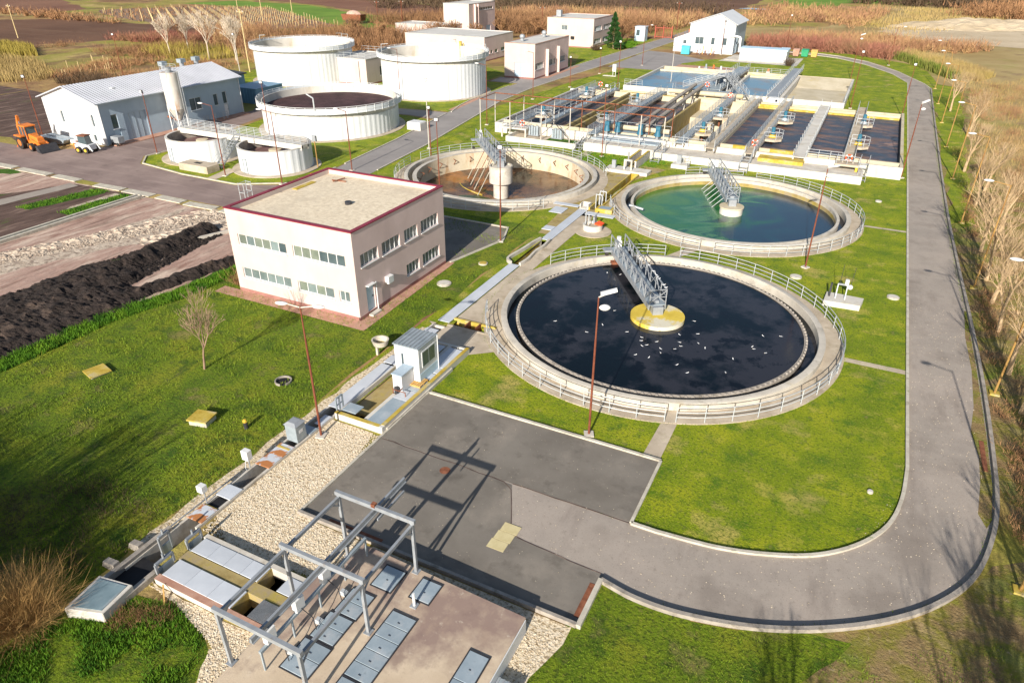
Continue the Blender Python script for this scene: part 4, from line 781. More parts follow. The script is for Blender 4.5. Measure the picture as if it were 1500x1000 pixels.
# white trough toward the pump platform
t = thing('white_flume', 'raised white flume with yellow mossy edges running up to the basins', 'channel', (-26, 89, 0))
MB().box(-26.6, -26.35, 86.6, 92.6, 0, 1.15).box(-25.4, -25.15, 86.6, 92.6, 0, 1.15).build('flume_wall', 'white_conc', t)
MB().box(-26.62, -26.33, 86.6, 92.6, 1.15, 1.19).box(-25.42, -25.13, 86.6, 92.6, 1.15, 1.19).build('mossy_edge', 'moss', t); MB().box(-26.35, -25.4, 86.6, 92.6, .1, .3).build('flume_bed', 'mossy_slab', t)
t = thing('gate_block', 'pale concrete gate block with a winch frame at the head of the far channel', 'block', (-26.5, 85.5, 0))
MB().box(-28.6, -23.0, 84.4, 86.4, .03, .4).build('block', 'white_conc', t)
MB().box(-26.3, -26.1, 85, 85.2, .4, 1.5).box(-25.4, -25.2, 85, 85.2, .4, 1.5).box(-26.3, -25.2, 85, 85.2, 1.5, 1.7).build('gate_frame', 'concrete', t); MB().cyl(-25.75, 85.1, .1, 1.7, 2.6, n=8).build('spindle', 'galv', t)
MB().box(-27.9, -27.4, 85.1, 85.4, .4, 1.4).build('control_box', 'galv', t)
t = thing('valve_pedestal', 'white valve pedestal slab with railing behind the green tank', 'pedestal', (-20.4, 91, 0))
MB().box(-21.4, -19.3, 89.8, 91.4, .02, .5).build('slab', 'white_conc', t); MB().box(-20.9, -20.3, 90.5, 90.8, .5, 1.6).build('box', 'galv', t); railpart(t, [(-21.3, 91.3, .5), (-19.4, 91.3, .5), (-19.4, 89.9, .5)], .9, (.9, .5), 1)
# aeration pit (long box beside the yard)
t = thing('screening_pit', 'long raised concrete pit with yellow edges between gravel and asphalt', 'pit', (-23, 31, 0))
x0, x1, y0, y1, h = -24.9, -21.4, 26.05, 36.3, .45
MB().box(x0, x1, y0, y0+.25, -.2, h).box(x1-.25, x1, y0+.25, y1, -.2, h).box(x0, x1, y1-.0, y1+.2, -.2, h-.05).box(x0, x0+.12, y0+.25, y1, -1.2, h-.1).box(-23.0, -22.7, y0+.25, y1, -1.2, h-.06).build('pit_wall', 'white_conc', t, bevel=.02)
MB().box(x0+.01, x1-.24, y0-.01, y0+.26, h, h+.012).box(x1-.26, x1+.01, y0+.27, y1+.2, h, h+.012).build('mossy_edge', 'moss', t)
MB().box(-24.78, -23.0, 27.3, 36.2, -.3, -.12).build('green_basin_bed', 'mossy_slab', t); MB().box(-24.78, -23.0, 26.3, 27.3, -1.2, -.9).box(-22.7, -21.65, 26.3, 36.2, -1.2, -.4).build('dark_basin', 'dark', t)
MB().box(x1, x1+.1, y0+.4, 34, 0, .22).build('side_step', 'concrete', t)
for lb, a, b in [('light grey cover plate at the near end of the raised pit', 26.35, 29.0), ('grey plate with a valve frame in the raised pit', 29.02, 30.15), ('blue grey plate lying under the wooden pallet', 30.2, 31.55), ('small grey plate beside the kiosk window', 31.75, 32.5), ('small light plate past the kiosk window', 32.6, 33.3), ('long light plate at the far end of the raised pit', 33.35, 36.0)]:
    plate(lb, -22.68, -21.67, a, b, .40, 'plate_blue' if 'blue' in lb or 'near' in lb else 'plate')
plate('light grey plate behind the white kiosk', -24.7, -23.05, 34.6, 36.0, .40, 'plate')
k = thing('control_kiosk', 'white sheet-metal control kiosk with a ribbed roof and double window', 'kiosk', (-22.7, 32, 0))
x0, x1, y0, y1 = -23.85, -22.0, 31.1, 33.3
MB().box(x0, x1, y0, y1, .42, 2.95).build('cabin_wall', 'white_metal', k, bevel=.03); MB().box(x0-.06, x1+.06, y0-.06, y1+.06, 2.95, 3.02).build('roof', 'galv_blue', k)
mb = MB()
for i in range(7): mb.box(x0+.05+i*.29, x0+.09+i*.29, y0-.05, y1+.05, 3.02, 3.08)
mb.build('roof_ribs', 'galv', k)
f = MB().box(x1, x1+.03, 31.45, 33.0, 1.45, 2.6).build('window', 'frame_white', k); MB().box(x1+.031, x1+.04, 31.52, 32.19, 1.52, 2.53).box(x1+.031, x1+.04, 32.26, 32.93, 1.52, 2.53).build('pane', 'glass', f)
MB().box(x0+.55, x0+.7, y0-.02, y0, 1.3, 2.4).build('slit_window', 'glass', k); MB().box(x1+.0, x1+.02, y0+.02, y1-.02, .44, 1.1).build('blue_skirt', 'door_blue', k)
MB().box(x1-.35, x1-.05, y1, y1+.22, 2.1, 2.7).build('air_unit', 'lamp_white', k); MB().tube((x1+.08, y1-.05, .4), (x1+.08, y1-.05, 3.0), .035).build('downpipe', 'frame_white', k)
k = thing('equipment_cabinet', 'tall white equipment cabinet with a greenish lid in front of the kiosk', 'cabinet', (-22.8, 30.4, 0))
MB().box(-23.15, -22.45, 29.75, 31.05, .1, 1.62).build('cabinet_body', 'white_metal', k, bevel=.02); MB().box(-23.2, -22.4, 29.7, 31.06, 1.62, 1.68).build('lid', 'clad_grey', k); MB().box(-22.9, -22.6, 29.5, 29.74, .42, .8).cyl(-22.75, 29.5, .12, .42, .9, n=10).build('valve', 'black_metal', k)
k = thing('wooden_pallet', 'orange wooden pallet lying on plates beside the kiosk', 'pallet', (-22.2, 31.1, .45))
mb = MB()
for i in range(7): mb.box(-22.75+i*.155, -22.63+i*.155, 30.6, 31.6, .55, .58)
mb.build('top_boards', 'wood_pallet', k); MB().box(-22.75, -21.7, 30.6, 30.7, .46, .55).box(-22.75, -21.7, 31.05, 31.15, .46, .55).box(-22.75, -21.7, 31.5, 31.6, .46, .55).build('blocks', 'wood_pallet', k)
k = thing('sluice_frame', 'small grey steel sluice frame at the near corner of the raised pit', 'frame', (-24.9, 26.6, 0))
mb = MB()
for y in (26.35, 26.65, 26.95): mb.bar((-24.93, y, .1), (-24.93, y, 1.25), .07)
mb.bar((-24.93, 26.35, 1.25), (-24.93, 26.95, 1.25), .08).bar((-24.93, 26.35, .75), (-24.93, 26.95, .75), .05); mb.build('frame', 'galv_blue', k)
k = thing('pipe_valve', 'rusty valve handles on a bent pipe in the raised pit', 'valve', (-22.4, 29.6, .45)); MB().path([(-22.9, 29.4, .75), (-22.0, 29.4, .75), (-22.0, 29.4, .45)], .03).tube((-22.9, 29.4, .45), (-22.9, 29.4, .85), .04).bar((-22.3, 29.2, .9), (-22.3, 29.6, .9), .05).build('pipe', 'rust', k)
k = thing('control_cabinet', 'grey metal control cabinet with a white notice beside the channel', 'cabinet', (-25.4, 23.4, 0))
MB().box(-25.85, -25.05, 22.95, 23.75, .2, 1.3).build('cabinet_body', 'galv_blue', k, bevel=.02); MB().hexa([(-25.9, 22.9, 1.3), (-25.0, 22.9, 1.3), (-25.0, 23.8, 1.3), (-25.9, 23.8, 1.3)], [(-25.7, 23.1, 1.45), (-25.2, 23.1, 1.45), (-25.2, 23.6, 1.45), (-25.7, 23.6, 1.45)]).build('lid', 'galv', k); MB().box(-25.049, -25.04, 23.2, 23.5, .75, .95).build('notice', 'frame_white', k)
k = thing('meter_box', 'white meter box on a thin post beside the lawn, the upper one', 'meter box', (-26.0, 20.2, 0)); MB().tube((-26, 20.2, 0), (-26, 20.2, .8), .04).build('post', 'galv', k); MB().box(-26.25, -25.8, 20.0, 20.35, .75, 1.35).build('box', 'lamp_white', k, bevel=.02); MB().path([(-26.1, 20.1, .7), (-26.0, 19.9, .3), (-25.9, 20.0, 0)], .02).build('cable', 'galv', k)
k = thing('meter_box', 'cream meter box on a thin post beside the lawn, the lower one', 'meter box', (-25.9, 17.1, 0)); MB().tube((-25.9, 17.1, 0), (-25.9, 17.1, 1.0), .03).build('post', 'galv', k); MB().box(-26.15, -25.75, 16.9, 17.25, .95, 1.35).build('box', 'lamp_white', k, bevel=.02)
k = thing('bin_ring', 'round concrete ring on a stub post beside the kiosk', 'concrete ring', (-27.3, 33.8, 0)); MB().prof(-27.2, 34.0, [(.5, .55), (.62, .95), (.52, .95), (.40, .6)], n=24).build('ring', 'kerb', k); MB().box(-27.2, -27.05, 33.4, 33.55, 0, .6).build('post', 'kerb', k); MB().cyl(-27.2, 34.0, .42, .5, .6, n=20).build('bottom', 'mossy_slab', k)
k = thing('manhole_ring', 'broken concrete manhole ring sunk in the grass', 'manhole', (-30.6, 27.8, 0)); MB().prof(-30.6, 27.8, [(.48, 0), (.56, 0), (.56, .14), (.48, .14)], R(-30), R(290), 20).build('ring', 'kerb_dark', k); MB().cyl(-30.6, 27.8, .47, .0, .02, n=20).build('hole', 'dark', k)
def block(label, x0, x1, y0, y1, h, m1, m2, rz=0):
    cx, cy = (x0+x1)/2, (y0+y1)/2
    k = thing('inspection_box', label, 'concrete box', (cx, cy, 0)); MB().box(x0, x1, y0, y1, 0, h).rot(rz, cx, cy).build('body', m1, k, bevel=.03); MB().box(x0-.07, x1+.07, y0-.07, y1+.07, h, h+.09).rot(rz, cx, cy).build('lid', m2, k); return k
block('square box with a yellow mossy lid standing in the lawn', -32.4, -31.2, 21.7, 22.7, .35, 'kerb', 'moss', R(12))
block('flat box with a bright yellow mossy lid near the black soil', -43.1, -41.9, 22.4, 23.6, .12, 'kerb', 'moss', R(-15))
k = thing('hydrant', 'small yellow-topped black hydrant in the lawn', 'hydrant', (-29.0, 22.9, 0)); MB().cyl(-29, 22.9, .13, 0, .5, n=10).build('body', 'black_metal', k); MB().sphere((-29, 22.9, .52), .15, 10, 5).build('cap', 'yellow', k)
for lb, x, y, r_ in [('pale round manhole cover in the grass beside the building side', -29.1, 45.7, .62), ('buff round cover sunk in the grass further along the building', -28.2, 51.0, .42), ('pale round cover on the right lawn between the tank and the road', 5.3, 60.1, .48), ('small pale flat cover on the lawn near the road corner', 4.6, 33.5, .15), ('flat pale cover near the basin pole', -2.4, 60.8, .5), ('pale round cover on the lawn behind the green tank', 3.4, 87.0, .35)]:
    k = thing('manhole_cover', lb, 'manhole cover', (x, y, 0)); MB().cyl(x, y, r_, 0, .1, n=24).build('rim', 'kerb', k); MB().cyl(x, y, r_*.8, .1, .13, n=24).build('lid', 'moss' if 'buff' in lb else 'white_conc', k)
o = MB().cyl(-16.4, 24.9, .3, .021, .035, n=20).build('manhole_cover', 'rust', origin=(-16.4, 24.9, 0)); tag(o, 'rusty round manhole cover in the dark asphalt yard', 'manhole cover')
for i, lb in enumerate(['yellow paving slab in the asphalt, nearest of three', 'yellow paving slab in the asphalt, middle of three', 'yellow paving slab in the asphalt, farthest of three and chipped']):
    y = 21.05+i*.62; tag(MB().box(-11.75+.05*i, -10.85+.05*i, y, y+.59, .02, .045).build('paving_slab', mat('slab_yellow', [(.50, .42, .22), (.60, .52, .30)], 2, .9) if i == 0 else 'slab_yellow_', origin=(-11.3, y, 0)) if i == 0 else MB().box(-11.75+.05*i, -10.85+.05*i, y, y+.59, .02, .045).build('paving_slab', bpy.data.materials['slab_yellow'], origin=(-11.3, y, 0)), lb, 'paving slab', 'yellow slabs set in the yard')
for lb, x0, x1, y0, y1 in [('rusty drain grate strip at the corner of the yard beside the grass', -6.5, -6.25, 19.2, 21.2), ('rusty drain grate at the edge of the bend', 10.1, 10.35, 38.2, 41.2), ('rusty drain channel along the gravel in the yard', -19.6, -16.4, 18.95, 19.15)]:
    k = thing('drain_grate', lb, 'drain', ((x0+x1)/2, (y0+y1)/2, 0)); MB().box(x0, x1, y0, y1, .02, .05).build('grate', 'rust', k)

# screens building floor (white plates and open pits)
t = thing('screen_platform', 'low concrete screening platform with white plates and open black pits', 'platform', (-20.8, 13.8, 0))
X0, X1, Y0, Y1, H = -24.0, -17.5, 12.4, 15.45, .35
MB().box(X0, X1, Y0, Y0+.28, -.2, H).build('front_wall', 'white_conc', t); MB().box(X0, X1, Y1-.25, Y1, -.2, H).build('back_wall', 'concrete', t)
MB().box(X0, X1, 13.72, 14.28, -.6, H-.03).box(-19.78, -19.7, 12.68, 13.72, -.6, H-.02).box(-19.78, -19.7, 14.28, 15.2, -.6, H-.02).build('middle_wall', 'mossy_slab', t)
MB().box(X0, X1, Y0-.02, Y0+.3, H, H+.012).build('rusty_coping', 'brick_pave', t); MB().box(X0, X1, 12.68, 15.2, -1.6, -1.4).build('pit_floor', 'dark', t)
def wplate(lb, x0, x1, y0, y1, m='plate'): plate(lb, x0, x1, y0, y1, H-.01, m, .04, 'white plates over the screens')
nm = ['first', 'second', 'third', 'fourth']
for i in range(4): wplate('white screen cover plate in the far row, %s from the channel' % nm[i], X0+.15+i*1.03, X0+1.17+i*1.03, 14.3, 15.18)
for i in range(3): wplate('white screen cover plate in the near row, %s from the channel' % nm[i], X0+.15+i*1.38, X0+1.52+i*1.38, 12.7, 13.7)
wplate('white plate leaning beside the open black pit under the gantry', -18.6, -17.55, 14.3, 15.18)
g = thing('steel_grating', 'dark steel grating panel over the near pit under the gantry', 'grating', (-18.1, 13.3, H))
MB().box(-18.75, -17.5, 12.72, 13.7, H, H+.02).build('frame', 'black_metal', g); mb = MB()
for i in range(26): mb.box(-18.74+i*.048, -18.72+i*.048, 12.73, 13.69, H+.021, H+.05)
mb.build('bars', 'galv', g)
def gframe(lb, x, y, w, h, z0=.1, ax='y'):
    k = thing('sluice_frame', lb, 'frame', (x, y, 0)); mb = MB()
    a, b = ((x, y-w/2), (x, y+w/2))
    mb.bar((*a, z0), (*a, z0+h), .1).bar((*b, z0), (*b, z0+h), .1).bar((*a, z0+h), (*b, z0+h), .12).build('frame', 'galv', k); MB().box(x-.03, x+.03, y-w/2+.05, y+w/2-.05, z0-.3, z0+h*.45).build('gate', 'galv_blue', k); MB().cyl(x, y, .05, z0+h, z0+h+.3, n=8).build('spindle', 'galv', k); return k
gframe('grey sluice frame with a yellow tag beside the far screen plates', -24.15, 14.8, .8, .55, .25)
gframe('grey sluice frame in front of the near screen plates', -24.15, 13.15, .9, .55, .25)
gframe('tall tilted sluice frame standing in the open channel', -25.1, 14.0, .55, 1.0, .1)
t = thing('channel_head', 'dark concrete walls of the channel head with angled buttresses', 'wall', (-25.2, 12.6, 0))
MB().box(-26.15, -25.9, 9.8, 15.0, -.2, .35).box(-24.5, -24.25, 10.6, 13.0, -.2, .3).hexa([(-27.1, 12.0, 0), (-26.15, 12.0, 0), (-26.15, 12.3, 0), (-27.1, 12.3, 0)], [(-26.9, 12.0, .4), (-26.15, 12.0, .5), (-26.15, 12.3, .5), (-26.9, 12.3, .4)]).hexa([(-27.0, 13.3, 0), (-26.15, 13.3, 0), (-26.15, 13.6, 0), (-27.0, 13.6, 0)], [(-26.8, 13.3, .4), (-26.15, 13.3, .5), (-26.15, 13.6, .5), (-26.8, 13.6, .4)]).build('wall', 'kerb_dark', t)
MB().box(-25.9, -24.5, 9.8, 13.2, -.15, .02).build('channel_bed', 'dark', t)
t = thing('concrete_chamber', 'white concrete chamber with a weathered blue-grey sloping lid in the corner', 'chamber', (-25.0, 10.4, 0))
cb = [(-25.85, 9.45), (-24.15, 10.0), (-24.3, 11.6), (-26.1, 11.3)]; MB().hexa([(*p, -.1) for p in cb], [(*p, z) for p, z in zip(cb, (.55, .55, .60, .60))]).build('body', 'white_conc', t, bevel=.03)
cm = [(-25.7, 9.65), (-24.32, 10.1), (-24.45, 11.42), (-25.9, 11.15)]; MB().hexa([(*p, z) for p, z in zip(cm, (.4, .4, .5, .5))], [(*p, z) for p, z in zip(cm, (.585, .585, .635, .635))]).build('lid', 'lid_dark', t)
o = MB().bar((-23.3, 12.3, .4), (-22.6, 11.7, .05), .06).build('plank', 'wood_pallet', origin=(-23, 12, 0)); tag(o, 'thin rusty plank leaning on the screening platform', 'plank')

# foreground platform, hatches and gantry
PZ = .9
t = thing('pump_platform', 'large beige concrete pump chamber roof with purple-brown stains in the foreground', 'platform', (-12.5, 12, 0))
MB().add([(-17.3, 8.6, 0), (-8.0, 8.6, 0), (-8.0, 17.6, 0), (-16.6, 17.9, 0), (-16.6, 15.6, 0), (-17.3, 15.5, 0)]+[(-17.3, 8.6, PZ), (-8.0, 8.6, PZ), (-8.0, 17.6, PZ), (-16.6, 17.9, PZ), (-16.6, 15.6, PZ), (-17.3, 15.5, PZ)], [(5, 4, 3, 2, 1, 0), (6, 7, 8, 9, 10, 11)]+[(i, (i+1) % 6, (i+1) % 6+6, i+6) for i in range(6)]).build('slab', 'platform', t, bevel=.03)
MB().box(-7.999, -7.96, 8.7, 17.5, 0, .85).build('side_face', 'white_metal', t)
k = thing('steel_ramp', 'striped grey and red metal ramp panel beside the pump platform', 'panel', (-7.3, 13, 0)); mb = MB()
MB().box(-7.94, -7.0, 9.0, 15.0, .32, .38).build('panel', 'galv_blue', k)
for i in range(5): mb.box(-7.9+i*.19, -7.84+i*.19, 9.0, 15.0, .38, .42)
mb.build('ribs', 'galv', k); MB().box(-7.02, -6.98, 9.0, 15.0, .3, .44).build('edge', 'plinth', k)
def hatch(lb, x0, x1, y0, y1, n=1, ax=1, m='plate_blue', split=False):
    k = thing('floor_hatch', lb, 'hatch', ((x0+x1)/2, (y0+y1)/2, PZ), 0, 'blue-grey steel hatches on the pump platform')
    mb = MB(); mb.box(x0-.05, x1+.05, y0-.05, y0, PZ, PZ+.04).box(x0-.05, x1+.05, y1, y1+.05, PZ, PZ+.05).box(x0-.05, x0, y0, y1, PZ, PZ+.04).box(x1, x1+.05, y0, y1, PZ, PZ+.04); mb.build('frame', 'black_metal', k)
    for i in range(n):
        a = y0+(y1-y0)*i/n; b = y0+(y1-y0)*(i+1)/n-.02; MB().box(x0+.01, x1-.01, a+.01, b, PZ+.01, PZ+.055).build('leaf', m, k, bevel=.01)
        MB().bar((x0+(x1-x0)*.45, (a+b)/2-.12, PZ+.075), (x0+(x1-x0)*.55, (a+b)/2-.12, PZ+.07), .018).build('handle', 'black_metal', k)
    return k
hatch('square steel hatch near the right gantry leg at the platform back', -14.75, -13.75, 16.1, 17.3)
hatch('square steel hatch at the back edge right of the gantry', -12.9, -11.95, 16.3, 17.4)
hatch('long steel hatch of five leaves along the middle of the platform', -13.1, -11.95, 12.15, 15.4, 5)
hatch('steel hatch of two leaves continuing the long hatch at the image bottom', -13.1, -11.95, 10.0, 12.05, 2)
hatch('steel hatch of three leaves at the right of the platform', -9.3, -8.45, 11.2, 15.2, 3)
hatch('twin steel hatch below the first control box', -15.3, -14.2, 14.3, 15.6, 2)
hatch('yellow-stained twin steel hatch below the second control box', -15.4, -14.25, 12.9, 14.2, 2)
hatch('twin steel hatch below the third control box near the front leg', -15.5, -14.2, 11.3, 12.75, 2)
k = thing('short_post', 'short white post standing beside the back hatch', 'post', (-12.45, 16.0, PZ)); MB().tube((-12.45, 16.0, PZ), (-12.45, 16.0, PZ+.75), .06, n=8).build('post', 'frame_white', k); MB().box(-12.6, -12.3, 15.85, 16.15, PZ, PZ+.06).build('foot', 'galv', k)
g = thing('steel_gantry', 'open grey steel crane gantry over the foreground platform', 'gantry', (-15.3, 14, 0))
gx = (-17.3, -13.4); gy = (10.6, 14.1, 17.6); gz = 3.9
for y in gy:
    MB().bar((gx[0]-.15, y, gz), (gx[1]+.15, y, gz), .16, .2).build('cross_beam', 'galv', g)
    for x in gx:
        MB().bar((x, y, PZ if (x > -15 or y < 15) else 0), (x, y, gz-.1), .13, .13, up=(0, 1, 0)).build('leg', 'galv', g)
        MB().box(x-.16, x+.16, y-.16, y+.16, (PZ if x > -15 or y < 15 else 0), (PZ if x > -15 or y < 15 else 0)+.04).build('base_plate', 'galv', g)
        MB().bar((x, y, gz-.75), (x, y+.6 if y < 17 else y-.6, gz-.25), .06).build('brace', 'galv', g)
for x in gx: MB().bar((x, gy[0], gz-.25), (x, gy[2], gz-.25), .12, .16).build('side_beam', 'galv', g)
MB().bar((-15.35, gy[0]-.3, gz-.22), (-15.35, 19.9, gz-.22), .10, .22).bar((-15.35, gy[0]-.3, gz-.34), (-15.35, 19.9, gz-.34), .22, .03).build('hoist_beam', 'galv', g)
MB().bar((-14.9, 17.2, gz-.22), (-14.9, 19.2, gz-.22), .06, .12).build('stub_beam', 'galv', g)
MB().box(-15.45, -15.25, 17.5, 17.7, gz+.02, gz+.2).build('hook', 'rust', g)
g = thing('cable_rack', 'low steel cable rack carrying the control boxes under the gantry', 'rack', (-15.9, 14, PZ))
MB().bar((-15.9, 10.9, PZ+1.05), (-15.9, 17.4, PZ+1.05), .12, .14).build('beam', 'galv_blue', g)
for y in (10.95, 12.6, 14.2, 15.8, 17.35): MB().bar((-15.9, y, PZ), (-15.9, y, PZ+1.0), .07).build('leg', 'galv_blue', g)
for i, (y, lb) in enumerate([(11.5, 'white control box on the cable rack, nearest the camera'), (13.1, 'white control box in the middle of the cable rack'), (14.7, 'white control box on the cable rack, farthest from the camera')]):
    k = thing('control_box', lb, 'control box', (-15.9, y, PZ+1), 0, 'control boxes under the gantry'); MB().box(-16.05, -15.8, y-.25, y+.25, PZ+1.12, PZ+1.75).build('box', 'lamp_white', k, bevel=.02); MB().path([(-15.8, y, PZ+1.2), (-15.5, y+.2, PZ+.6), (-15.3, y+.1, PZ+.1)], .02).build('cable', 'black_metal', k)
    k = thing('socket', 'small grey bracket on the platform next to control box ' + ['nearest', 'middle', 'farthest'][i], 'bracket', (-15.5, y+.1, PZ), 0, 'brackets under the gantry'); MB().box(-15.65, -15.35, y+.35, y+.6, PZ, PZ+.12).box(-15.62, -15.38, y+.38, y+.57, PZ+.121, PZ+.2).build('bracket', 'rail', k)

# pump well near the tanks and white pad right
k = thing('pump_well', 'round white pump well with valves and an orange cover on its apron', 'well', (-22.3, 63.6, 0))
MB().cyl(-22.2, 63.3, 1.85, .0, .05, n=40).build('apron', 'slab', k); MB().prof(-22.45, 63.8, [(1.0, 0), (1.0, .6), (.82, .6), (.82, 0)], n=36).build('ring_wall', 'white_conc', k, smooth=True); MB().cyl(-22.45, 63.8, .82, .1, .35, n=30).build('lid', 'slab', k)
MB().hexa([(-22.2, 63.6, .62), (-21.45, 63.5, .62), (-21.4, 64.3, .62), (-22.0, 64.4, .62)], [(-22.2, 63.6, .78), (-21.45, 63.5, .72), (-21.4, 64.3, .74), (-22.0, 64.4, .84)]).build('tarpaulin', 'red_ring', k)
MB().box(-22.5, -22.3, 63.9, 64.5, .6, 1.3).build('panel', 'galv', k)
for x, y, h in ((-23.2, 63.7, 2.4), (-22.8, 63.5, 1.6)): MB().tube((x, y, .5), (x, y, h), .05).sphere((x, y, h), .1, 8, 4).build('valve_stem', 'rail', k)
k = thing('valve_pad', 'white square pad with a grey valve hoist on the right lawn', 'pad', (1.6, 57, 0))
MB().add([(0.2, 56.0, 0), (2.9, 56.2, 0), (3.1, 57.8, 0), (0.3, 57.9, 0), (0.2, 56.0, .45), (2.9, 56.2, .45), (3.1, 57.8, .45), (0.3, 57.9, .45)], [(3, 2, 1, 0), (4, 5, 6, 7), (0, 1, 5, 4), (1, 2, 6, 5), (2, 3, 7, 6), (3, 0, 4, 7)]).build('slab', 'white_conc', k)
MB().bar((1.0, 56.8, .45), (1.0, 57.4, 1.5), .08).bar((1.0, 58.0, .45), (1.0, 57.4, 1.5), .08).bar((1.7, 56.8, .45), (1.7, 57.4, 1.5), .08).bar((1.0, 57.4, 1.5), (1.7, 57.4, 1.5), .12).build('hoist_frame', 'galv', k)
MB().cyl(1.6, 57.3, .16, 1.55, 2.0, n=12).sphere((1.9, 57.3, 1.4), .2, 10, 6).build('gearbox', 'lamp_white', k); MB().tube((1.1, 57.4, 1.5), (1.1, 57.4, 3.2), .02).tube((1.9, 57.6, 1.5), (2.0, 57.6, 3.0), .02).build('spindle', 'black_metal', k); MB().box(.45, .6, 57.0, 57.2, .45, 1.6).build('control_column', 'black_metal', k)
# ================================================================ AERATION BASINS
BZ = 1.5
t = thing('aeration_basin', 'large rectangular aeration basin complex with pale walls and yellow stained ledges', 'basin', (-23, 116, 0))
def W_(name, x0, x1, y0, y1, z0=-.2, z1=BZ, m='white_conc', par=None): return MB().box(x0, x1, y0, y1, z0, z1).build(name, m, par or t)
W_('front_wall', -51.3, 5.5, 97.4, 97.8); W_('left_wall', -51.3, -50.9, 97.8, 134); W_('right_wall', 5.1, 5.5, 97.8, 134, m='cream_conc')
W_('back_wall', -51.3, 5.5, 134, 134.35, z1=1.3, m='cream_conc'); W_('inner_back_wall', -50.9, 5.1, 131, 131.35, -3.5, m='cream_conc')
W_('inner_front_wall', -50.9, 5.1, 99.6, 99.95, -3.2, m='cream_conc'); W_('channel_bed', -50.9, 5.1, 97.8, 99.6, -.3, .4, 'mossy_slab'); W_('back_channel_bed', -50.9, 5.1, 131.35, 134, -.3, .5, 'mossy_slab')
W_('mossy_coping', -40.2, -30, 130.9, 131.4, BZ+.001, BZ+.04, 'moss'); W_('mossy_coping', -15.5, -12.8, 99.4, 99.97, .2, BZ+.03, 'moss'); W_('mossy_coping', -10.6, -5.9, 99.3, 99.97, BZ-.55, BZ+.03, 'moss'); W_('mossy_coping', -17, -13, 130.9, 131.0, .9, BZ+.03, 'moss')
W_('divider_wall', -40.75, -40.35, 99.95, 131, -3, BZ, 'mossy_slab'); W_('divider_wall', -39.5, -39.1, 99.95, 131, -3, BZ-.1, 'mossy_slab')
W_('divider_wall', -27.6, -27.2, 99.95, 131, -3.5, BZ, 'mossy_slab'); W_('divider_wall', -17.5, -17.15, 99.95, 131, -3.5, BZ, 'cream_conc')
W_('empty_floor', -27.2, -17.5, 99.95, 131, -3.6, -3.3, 'wall_stained'); W_('sloped_back', -27.2, -17.5, 124, 131, -3.3, -.4, 'cream_conc')
for x, y in ((-21.4, 112), (-21.4, 108), (-19.8, 116), (-21.6, 120)): MB().box(x-.35, x+.35, y-.9, y+.9, -3.3, BZ-.02).build('column', 'wall_stained', t)
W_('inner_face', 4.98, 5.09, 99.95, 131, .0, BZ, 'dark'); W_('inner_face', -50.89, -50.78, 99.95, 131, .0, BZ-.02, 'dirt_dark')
W_('ledge', -17.1, 5.0, 130.6, 130.98, .2, 1.15, 'moss')
for nm, x0, x1, z in [('basin_water', -50.8, -27.6, .55), ('basin_water', -17.15, 5.05, .9)]:
    o = MB().box(x0, x1, 99.95, 131, z-.1, z).build(nm, 'water_aer', origin=((x0+x1)/2, 115, z)); o['kind'] = 'structure'
o = MB().box(-27.1, -17.6, 99.96, 114, -3.29, -2.9).build('basin_water', 'sludge_pink', origin=(-22, 107, -3)); o['kind'] = 'structure'
# lower front channel
t2 = thing('front_channel', 'low white channel wall along the front of the aeration basins', 'channel', (-25, 94, 0))
for a, b, h in ((-47.2, -36.0, .75), (-34.9, -24.8, 1.0), (-24.7, 1.2, .95)):
    MB().box(a, b, 93.0, 93.25, 0, h).box(a, a+.25, 93.25, 97.4, 0, h).box(b-.25, b, 93.25, 97.4, 0, h).build('channel_wall', 'white_conc', t2)
    MB().box(a+.25, b-.25, 93.25, 97.4, 0, h-(.45 if a < -40 else .15)).build('channel_bed', 'slab' if a < -40 else 'concrete', t2)
MB().box(-11.5, -5.9, 95.4, 97.39, .8, 1.25).build('yellow_ledge', 'moss', t2)
MB().box(-46.8, -44.0, 93.4, 94.6, .31, .33).build('open_pit', 'dark', t2); MB().box(-41.5, -37, 94.4, 96.5, .31, .34).build('grass_patch', 'bank_grass', t2)
# walkways
def walkway(lb, xa, xb, ya, yb, z=BZ+.25, panel=True, deckm='galv_blue', grp='steel and concrete walkways over the basins', lv=(1.0, .8, .6, .4, .2)):
    k = thing('walkway', lb, 'walkway', ((xa+xb)/2, (ya+yb)/2, 0), 0, grp)
    MB().box(xa, xb, ya, yb, z-.08, z).build('deck', deckm, k); MB().box(xa, xa+.18, ya, yb, z-.4, z-.081).box(xb-.18, xb, ya, yb, z-.4, z-.081).build('beam', 'concrete', k)
    for x in (xa+.05, xb-.05): railpart(k, [(x, ya, z), (x, yb, z)], 1.0, lv, 2.4, r=.035)
    return k
w = [walkway('walkway over the leftmost dark basin, nearest the main road', -48.4, -47.2, 96.6, 133.5), walkway('narrow walkway just right of the leftmost basin walkway', -44.4, -43.4, 99, 133.5, lv=(1.0, .5)),
     walkway('grey panelled walkway between the left basins and the big pipes', -35.5, -34.2, 96, 134), walkway('walkway over the empty beige compartment', -22.9, -21.6, 96.4, 134),
     walkway('long walkway right of the empty compartment', -18.5, -17.2, 95.5, 134.5, deckm='slab'), walkway('walkway with two blue motors over the middle of the right basins', -13.2, -12.0, 95, 134.5, deckm='slab'),
     walkway('plain broad concrete walkway without motors on the right basins', -7.4, -5.8, 96.6, 134.3, BZ+.1, deckm='white_conc', lv=(.15,)), walkway('rightmost walkway with blue motors and red life ring', -1.5, -.1, 96.6, 134.8, deckm='slab', lv=(1.0, .5))]
